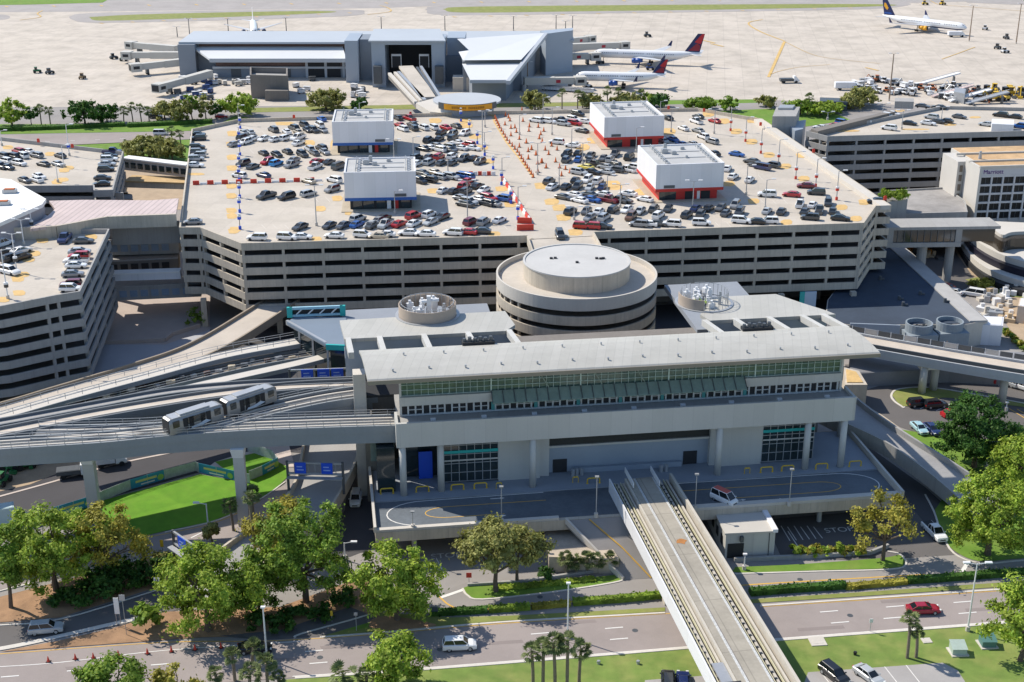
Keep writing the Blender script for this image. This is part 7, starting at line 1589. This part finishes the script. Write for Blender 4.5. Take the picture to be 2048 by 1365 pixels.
TP = [(633, 452, 372), (478, 250, 212), (965, 300, 222), (970, 255, 224), (720, 248, 206), (755, 250, 222), (969, 305, 265), (1004, 362, 316), (1036, 415, 374), (935, 440, 362), (790, 428, 383), (827, 322, 275), (788, 320, 280), (896, 348, 316), (1039, 270, 231), (1075, 350, 287), (1104, 270, 216), (1143, 305, 258), (1165, 330, 286), (1118, 375, 332), (1214, 390, 352), (1240, 415, 370), (1173, 440, 412), (1272, 305, 256), (1385, 420, 363), (1320, 240, 203), (1342, 265, 218), (1428, 268, 220), (1492, 390, 332), (1530, 418, 360), (1148, 440, 415), (1086, 240, 196)]
for k, (x, y, t_) in enumerate(TP): pole(['tall grey light pole among the parked cars on the left half of the central roof', 'tall grey light pole among the parked cars on the right half of the central roof'][x > 1000], (x, y), t_, ZD, 'tall poles among the parked cars', 2 if k % 3 == 0 else 1, None, STEEL)
for lb, b_, t_ in [('double headed light pole on the lower left garage roof, by the pink link', (48, 490), 440), ('tall plain pole in front of the octagon wall', (66, 470), 420), ('light pole on the lower left roof nearest the front edge', (16, 598), 500), ('light pole in the middle of the lower left roof', (34, 545), 468)]: pole(lb, b_, t_, ZD, None, 2, M('marker charcoal', (.08, .07, .06), .7, 0) if 'middle' in lb or 'front' in lb else None, STEEL_W)
for lb, b_, t_ in [('light pole with blue marker at the back of the upper left roof', (139, 312), 250), ('light pole at the left edge of the upper left roof', (4, 292), 262), ('light pole in the middle of the upper left roof', (128, 335), 292), ('light pole near the front of the upper left roof', (116, 365), 330)]: pole(lb, b_, t_, ZD, None, 1, BLUE_S if 'blue' in lb else None, STEEL_W)
for lb, b_, t_ in [('light pole at the left corner of the right garage roof', (1655, 240), 225), ('light pole in the middle of the right garage roof', (1803, 259), 222), ('light pole at the back of the right garage roof', (1765, 232), 208), ('light pole among cars on the right garage roof', (1882, 246), 215)]: pole(lb, b_, t_, ZD, None, 2)
for lb, b_, t_, a_ in [('street lamp on the verge left of the guideway, in front of the hedge', (1135, 1275), 1168, 0), ('street lamp beside the dark sedan at the lower left', (534, 1318), 1216, 0), ('double armed street lamp beside the right hand lawn', (1935, 1262), 1128, 2), ('street lamp on the bright lawn in front of the fence', (419, 1080), 1008, -1), ('street lamp among the dark trees at the right', (1972, 938), 884, 1), ('lamp leaning over the alley left of the plaza', (690, 1120), 1086, 1), ('lamp post on the small car park verge at the right', (2012, 822), 806, 0), ('lamp post on the grass in front of the shed', (1488, 1140), 1110, 0)]: pole(lb, b_, t_, .06, None, a_, None, STEEL_W)
for k, (x, t_, y) in enumerate([(826, 1025, 1058), (1003, 975, 1046), (1192, 955, 1035), (1578, 940, 1012), (1390, 950, 1020)]): pole(['light pole at the left end of the plaza front', 'light pole at the front of the plaza above the bank', 'light pole beside the ramp head on the plaza', 'light pole at the right part of the plaza front', 'light pole behind the shed on the plaza front'][k], (x, y), t_, PZ, 'poles on the plaza front', 0, None, STEEL, r=.07)
for k, (x, y, t_) in enumerate([(355, 75, 54), (380, 78, 38), (457, 66, 38), (573, 66, 36), (763, 64, 34), (890, 62, 32), (1027, 62, 33), (1112, 60, 31), (1131, 62, 43), (1145, 62, 32)]): pole('tall apron floodlight mast behind the airside terminal', (x, y), t_, 0, 'apron masts behind the terminal', 2, None, STEEL_D, 'floodlight_mast', r=.2)
for k, (x, y, t_) in enumerate([(1778, 202, 108), (1938, 83, 12), (2032, 88, 8), (1055, 175, 125)]): pole(['tall apron mast beside the dark topped tree', 'tall apron mast right of the gold engined plane', 'tall apron mast at the far right', 'apron mast on the right wing of the airside terminal'][k], (x, y), t_, 0, None, 2, None, M('mast rust', (.3, .22, .16), .7, .1, .5), 'floodlight_mast', r=.25)
# cones and plastic barriers on the roof
cn = thing('traffic_cone', 'orange traffic cone along the ochre edge of the coned roof lane', 'traffic cone', (0, 0, -100), 'cones along the ochre lane edge')
m = MB(); m.tube((0, 0, -99.95), (0, 0, -98.9), .27, 10, .05); m.build('cone', ORANGE, cn); m = MB(); m.box((0, 0, -100), (.75, .75, .06)); m.build('foot', BLACKM, cn)
for k in range(21):
    f = k/20; X = [1265, 1310, 1385, 1490, 1570, 1650]; Y = [90, 185, 310, 430, 560, 685]; i = min(4, int(f*5)); g = f*5-i
    dup(cn, (*P(*cropB(X[i]+(X[i+1]-X[i])*g, Y[i]+(Y[i+1]-Y[i])*g), ZD), ZD), k*.4, sc=1.15)
SCAT = [(30, 170), (95, 225), (90, 270), (185, 230), (240, 270), (210, 305), (195, 345), (225, 380), (65, 390), (115, 455), (255, 460), (320, 420), (375, 460), (290, 505), (160, 510), (215, 590), (360, 580), (265, 640), (400, 640), (460, 655), (540, 700), (420, 720), (85, 550), (180, 680), (20, 60), (505, 690)]
for k, (X, Y) in enumerate(SCAT): dup(cn, (*P(*cropC(X, Y), ZD), ZD), k*.7, 'orange traffic cone scattered on the roof right of the coned lane', 'scattered cones on the roof', sc=1.2)
for k, (X, Y) in enumerate([(1370, 65), (1400, 85), (1415, 115), (1365, 155), (1425, 190), (1465, 185), (1480, 230), (1425, 265), (1510, 300), (1510, 380), (1580, 335), (1600, 425), (1635, 405), (1600, 500), (1680, 460), (1695, 550), (1740, 535), (1695, 635), (1780, 590)]): dup(cn, (*P(*cropB(X, Y), ZD), ZD), k*.7, 'orange traffic cone in the inner row of the coned roof lane', 'inner row cones on the roof', sc=1.2)
for k, (x, y) in enumerate([(97, 1324), (151, 1319), (187, 1317), (237, 1312), (295, 1308), (343, 1304), (390, 1300), (442, 1296)]): dup(cn, (*P(x, y, .07), .07), k, f'{ORD[k]}{"" if k == 0 else " from left"} of the red cones on the street', 'red cones along the street', {'orange cone plastic': RED_B}, sc=.8)
for c in list(cn.children): bpy.data.objects.remove(c)
bpy.data.objects.remove(cn); KIDS.clear()
def barrier(p, q, mat, label, group, z=ZD, h=1.0):
    a = Vector((*P(*p, z), z)); b = Vector((*P(*q, z), z)); d = b-a; n = Vector((-d.y, d.x, 0)).normalized(); m = MB()
    for s, w_, z0, z1 in ((0, .55, .0, .35), (0, .3, .35, h)): m.obox(a-n*w_/2+Vector((0, 0, z0)), d*.97, n*w_, (0, 0, z1-z0))
    return tag(m.build('water_barrier', mat), label, 'barrier', group)
for k in range(18):
    x = 386+k*14.4; y = 370-k*.42
    if k in (3, 6, 16)[:0]: continue
    barrier((x, y), (x+14 if k % 2 else x+13, y-.4), RED_B if k % 2 == 0 else STEEL_W, ('red' if k % 2 == 0 else 'white')+' plastic barrier in the line across the left of the central roof', 'plastic barriers across the left roof', h=1.0 if k % 2 == 0 else .5)
for k in range(6): barrier((938+k*9, 351+(k % 2)*.3), (946+k*9, 351), RED_B if k % 2 == 0 else STEEL_W, ('red' if k % 2 == 0 else 'white')+' plastic barrier in the short line before the central lane', 'short line of plastic barriers')
for k in range(12):
    f, g = k/12, (k+.95)/12; L_ = lambda t: cropB(1330+(1625-1330)*t, 690+(1150-690)*t)
    barrier(L_(f), L_(g), RED_B if k % 2 == 0 else STEEL_W, ('red' if k % 2 == 0 else 'white')+' plastic barrier in the slanted line beside the central lane', 'slanted line of plastic barriers')
for lb, a_, b_ in [('long red barrier at the near end of the slanted barrier line', (1490, 1145), (1640, 1150)), ('long red and white barrier at the head of the ramp bridge', (1485, 1220), (1660, 1215))]: barrier(cropB(*a_), cropB(*b_), RED_B, lb, None, h=1.3)
for k, (x, y) in enumerate([(1408, 224), (1521, 252), (1627, 306), (1770, 401), (821, 231), (588, 237), (1337, 219), (77, 285), (145, 296)]):
    p = P(x, y, ZR); m = MB(); m.box((*p, ZR+.02), (.7, .3, .9)); m.box((p[0], p[1], ZR+.92), (.5, .25, .12)); tag(m.build('exit_marker', RED_B), 'small red marker standing on the roof parapet', 'marker', 'red markers on the roof parapets')
# street signs and boxes
def sign(label, base, top, w_, h_, mat, z=.08, posts=1, name='street_sign', face=None):
    p = Vector((*P(*base, z), z)); H_ = ZY(top, p.y)-z; t = thing(name, label, 'sign', tuple(p))
    for k in range(posts): m = MB(); x = 0 if posts == 1 else (k-.5)*w_*.8; m.tube(p+Vector((x, .04, 0)), p+Vector((x, .04, H_)), .05, 6); m.build('post', STEEL, t)
    m = MB(); m.box((p.x, p.y-.04, p.z+H_-h_), (w_, .06, h_)); m.build('panel', mat, t)
    if face:
        for k, (u_, v_, ww, hh) in enumerate(face): m = MB(); m.box((p.x+u_, p.y-.085, p.z+H_-h_+v_), (ww, .02, hh)); m.build('lettering', STEEL_D, t)
    return t
sign('white speed sign beside the service road thicket', (318, 1202), 1156, .8, 1.0, WHITE, face=[(-.12, .25, .14, .4), (.14, .25, .14, .4), (0, .75, .4, .08)])
sign('tall white framed information panel at the mulch edge', (238, 1252), 1196, .7, 2.6, WHITE, posts=2, name='information_panel'); sign('grey back of a tall sign right of the white panel', (253, 1270), 1190, .8, .9, STEEL, posts=1)
sign('yellow warning sign below the left lawn road', (327, 1120), 1080, .5, 1.2, YELLOW); sign('yellow sign on the slip road verge', (664, 1244), 1222, .35, .8, YELLOW); sign('small white sign by the right hand kerb', (1740, 1264), 1238, .5, .6, WHITE)
sign('small sign on the narrow grass wedge', (713, 1262), 1225, .5, .5, STEEL); sign('red stop sign behind the grass island', (938, 1166), 1146, .8, .8, RED_T); sign('dark box sign beside the lime tree', (870, 1232), 1214, .9, 1.2, M('dark blue container', (0, 0, 0)))
sign('small pink sign at the top of the plaza ramp', (1234, 1145), 1124, .4, .4, M('magenta', (.4, .05, .25), .6, 0))
tb_ = thing('teal_billboard', 'teal and pale blue hanging panel under the right end of the garage', 'sign', (*P(1622, 640, 5), 5))
p = P(1612, 600, 6.5); m = MB(); m.box((p[0]+.9, p[1], 3.2), (2.6, .3, 5.2), .1); m.build('panel', M('pale sky panel', (.42, .52, .62), .6, .05, .5), tb_); m = MB(); m.box((p[0]-.9, p[1]-.15, 3.2), (1.1, .32, 5.2), .1); m.build('teal_strip', TEAL, tb_)
def ubox(label, px, mat, sx=1.9, sy=1.7, h=1.5):
    p = P(*px, .07); t = thing('utility_box', label, 'utility box', (*p, .07)); m = MB(); m.box((*p, .07), (sx+.5, sy+.5, .15), .1); m.build('plinth', CONC_L, t)
    m = MB(); vs = [(-sx/2, -sy/2, .22), (sx/2, -sy/2, .22), (sx/2, sy/2, .22), (-sx/2, sy/2, .22), (-sx/2, -sy/2, h*.75), (sx/2, -sy/2, h*.75), (sx/2, sy/2, h), (-sx/2, sy/2, h)]; m.add([(x+p[0], y+p[1], z) for x, y, z in vs], [[3, 2, 1, 0], [0, 1, 5, 4], [1, 2, 6, 5], [2, 3, 7, 6], [3, 0, 4, 7]]); m.build('cabinet', mat, t)
    m = MB(); m.add([(x+p[0], y+p[1], z+.02) for x, y, z in [(-sx/2-.1, -sy/2-.1, h*.73), (sx/2+.1, -sy/2-.1, h*.73), (sx/2+.1, sy/2+.1, h), (-sx/2-.1, sy/2+.1, h)]], [[0, 1, 2, 3]]); m.build('lid', mat, t)
ubox('dark teal green utility box on the right lawn', (1974, 1290), M('utility green', (.09, .2, .18), .5, .1, 1)); ubox('pale faded green utility box on the right lawn', (1915, 1305), M('faded utility green', (.38, .46, .40), .6, .1, 1))
for lb, x, y, w_ in [('flat square concrete slab on the lawn, the left one', 1635, 1284, 2.2), ('small flat concrete slab on the lawn near the palms', 1853, 1282, 1.3)]: m = MB(); p = P(x, y, .07); m.box((*p, .03), (w_, w_*.9, .14), .1); m.box((*p, .17), (w_*.6, w_*.5, .02), .1); tag(m.build('concrete_slab', CONC_L), lb, 'slab')
for lb, x, y in [('left small valve post on the front lawn', 1197, 1328), ('right small valve post on the front lawn', 1276, 1328), ('dark drain marker on the right lawn', 1710, 1310)]: m = MB(); p = P(x, y, .06); m.cyl((*p, .06), .22, .5, 8); m.tube((p[0]-.25, p[1], .4), (p[0]+.25, p[1], .4), .1, 6); tag(m.build('valve_post', STEEL if 'valve' in lb else BLACKM), lb, 'post')
# bikes and bins by the recess, small plaza clutter
for k, (x, y) in enumerate([(1146, 952), (1154, 951), (1163, 950), (1322, 944), (1332, 943)]):
    p = P(x, y, PZ+.15); m = MB(); m.cyl((*p, PZ+.15), .32, 1.1, 10); m.cyl((*p, PZ+1.25), .36, .12, 10, .2); tag(m.build('litter_bin', STEEL), 'grey litter bin standing before the shaded recess of the station', 'bin', 'bins before the station recess')
# people
SKIN = M('skin', (.42, .26, .18), .6, 0); 
def person(label, px, z, shirt, trousers, deg, hat=None, bend=0):
    p = P(*px, z); t = thing('person', label, 'person', (*p, z), None)
    vs = [(0, 0, .95), (0, .02, 1.2), (bend*.2, .0, 1.42), (bend*.28, 0, 1.55), (.0, .1, .88), (.05, .11, .5), (0, .12, .06), (.14, .12, .03), (0, -.1, .88), (.16, -.11, .5), (.1, -.12, .06), (.24, -.12, .03), (bend*.2, .19, 1.38), (.05+bend*.3, .26, 1.1), (.2+bend*.3, .22, .9), (bend*.2, -.19, 1.38), (.05+bend*.3, -.26, 1.1), (.22+bend*.3, -.2, .95), (bend*.34, 0, 1.66)]
    ed = [(0, 1), (1, 2), (2, 3), (3, 18), (0, 4), (4, 5), (5, 6), (6, 7), (0, 8), (8, 9), (9, 10), (10, 11), (2, 12), (12, 13), (13, 14), (2, 15), (15, 16), (16, 17)]
    rad = [.14, .145, .15, .055, .095, .075, .055, .045, .095, .075, .055, .045, .07, .05, .04, .07, .05, .04, .105]
    me = bpy.data.meshes.new('person'); me.from_pydata(vs, ed, []); o = bpy.data.objects.new('body', me); COL.objects.link(o); o.parent = t; t.rotation_euler = (0, 0, R(deg))
    md = o.modifiers.new('skin', 'SKIN'); 
    for v, r_ in zip(me.skin_vertices[0].data, rad): v.radius = (r_, r_)
    me.skin_vertices[0].data[0].use_root = True
    o.modifiers.new('sub', 'SUBSURF').levels = 1; o.modifiers['sub'].render_levels = 1
    dg = bpy.context.evaluated_depsgraph_get(); bm_ = bpy.data.meshes.new_from_object(o.evaluated_get(dg)); o.modifiers.clear(); o.data = bm_
    for mt in (trousers, shirt, SKIN): bm_.materials.append(mt)
    for f in bm_.polygons: f.material_index = 0 if f.center.z < .95 and abs(f.center.y) < .2 else (1 if f.center.z < 1.5 and f.center.z > 1.0 else 2)
    if hat: m = MB(); m.cyl((p[0]+bend*.34*cos(R(deg)), p[1]+bend*.34*sin(R(deg)), z+1.7), .14, .11, 10, .08); h_ = m.build('hard_hat', hat, None); loc = h_.location.copy(); h_.parent = t; h_.matrix_parent_inverse = (Matrix.Translation(t.location) @ Matrix.Rotation(R(deg), 4, 'Z')).inverted()
    return t
HV = M('safety yellow', (.55, .75, .05), .6, 0); DK = M('dark cloth', (.02, .022, .03), .9, 0); NVY = M('navy cloth', (.02, .03, .08), .9, 0)
person('worker in a yellow vest, leftmost beside the dismantled pen', (1388, 618), 24.62, HV, NVY, 20, HV, .4); person('worker in a yellow vest bending in the middle of three by the pen', (1400, 616), 24.62, HV, DK, 100, HV, 1.2); person('worker in a yellow vest, rightmost of three by the pen', (1411, 617), 24.62, HV, NVY, 200, HV, .3)
person('person in black walking along the right guideway', (1893, 698), 7.4, DK, DK, 200, None, .2); person('worker with a yellow helmet beside the guideway near the station', (612, 838), 14, M('tan cloth', (.4, .3, .2), .9, 0), DK, 30, YELLOW, .5)
# ---------------------------------------------------------------- light
w = bpy.data.worlds.new('World'); SC.world = w; w.use_nodes = True
nt = w.node_tree; sky = nt.nodes.new('ShaderNodeTexSky'); sky.sky_type = 'NISHITA'; sky.sun_disc = False
sky.sun_elevation = SUNEL; sky.sun_rotation = atan2(SUNAZ[0], SUNAZ[1]) % (2*pi)
sky.air_density = 1.0; sky.dust_density = .3; sky.ozone_density = 2.5
nt.links.new(sky.outputs[0], nt.nodes['Background'].inputs['Color'])
nt.nodes['Background'].inputs['Strength'].default_value = .135
ld = bpy.data.lights.new('sun', 'SUN'); ld.energy = 4.4; ld.angle = R(.55); ld.color = (1, .93, .82)
lo = bpy.data.objects.new('sun', ld); COL.objects.link(lo)
dv = Vector((SUNAZ[0]*cos(SUNEL), SUNAZ[1]*cos(SUNEL), sin(SUNEL)))
lo.rotation_euler = dv.to_track_quat('Z', 'Y').to_euler(); lo.location = dv*300
vs = SC.view_settings; vs.view_transform = 'Standard'; vs.look = 'None'; vs.gamma = 1; vs.exposure = .34; vs.use_curve_mapping = False
SC.cycles.max_bounces = 6; SC.cycles.transparent_max_bounces = 4
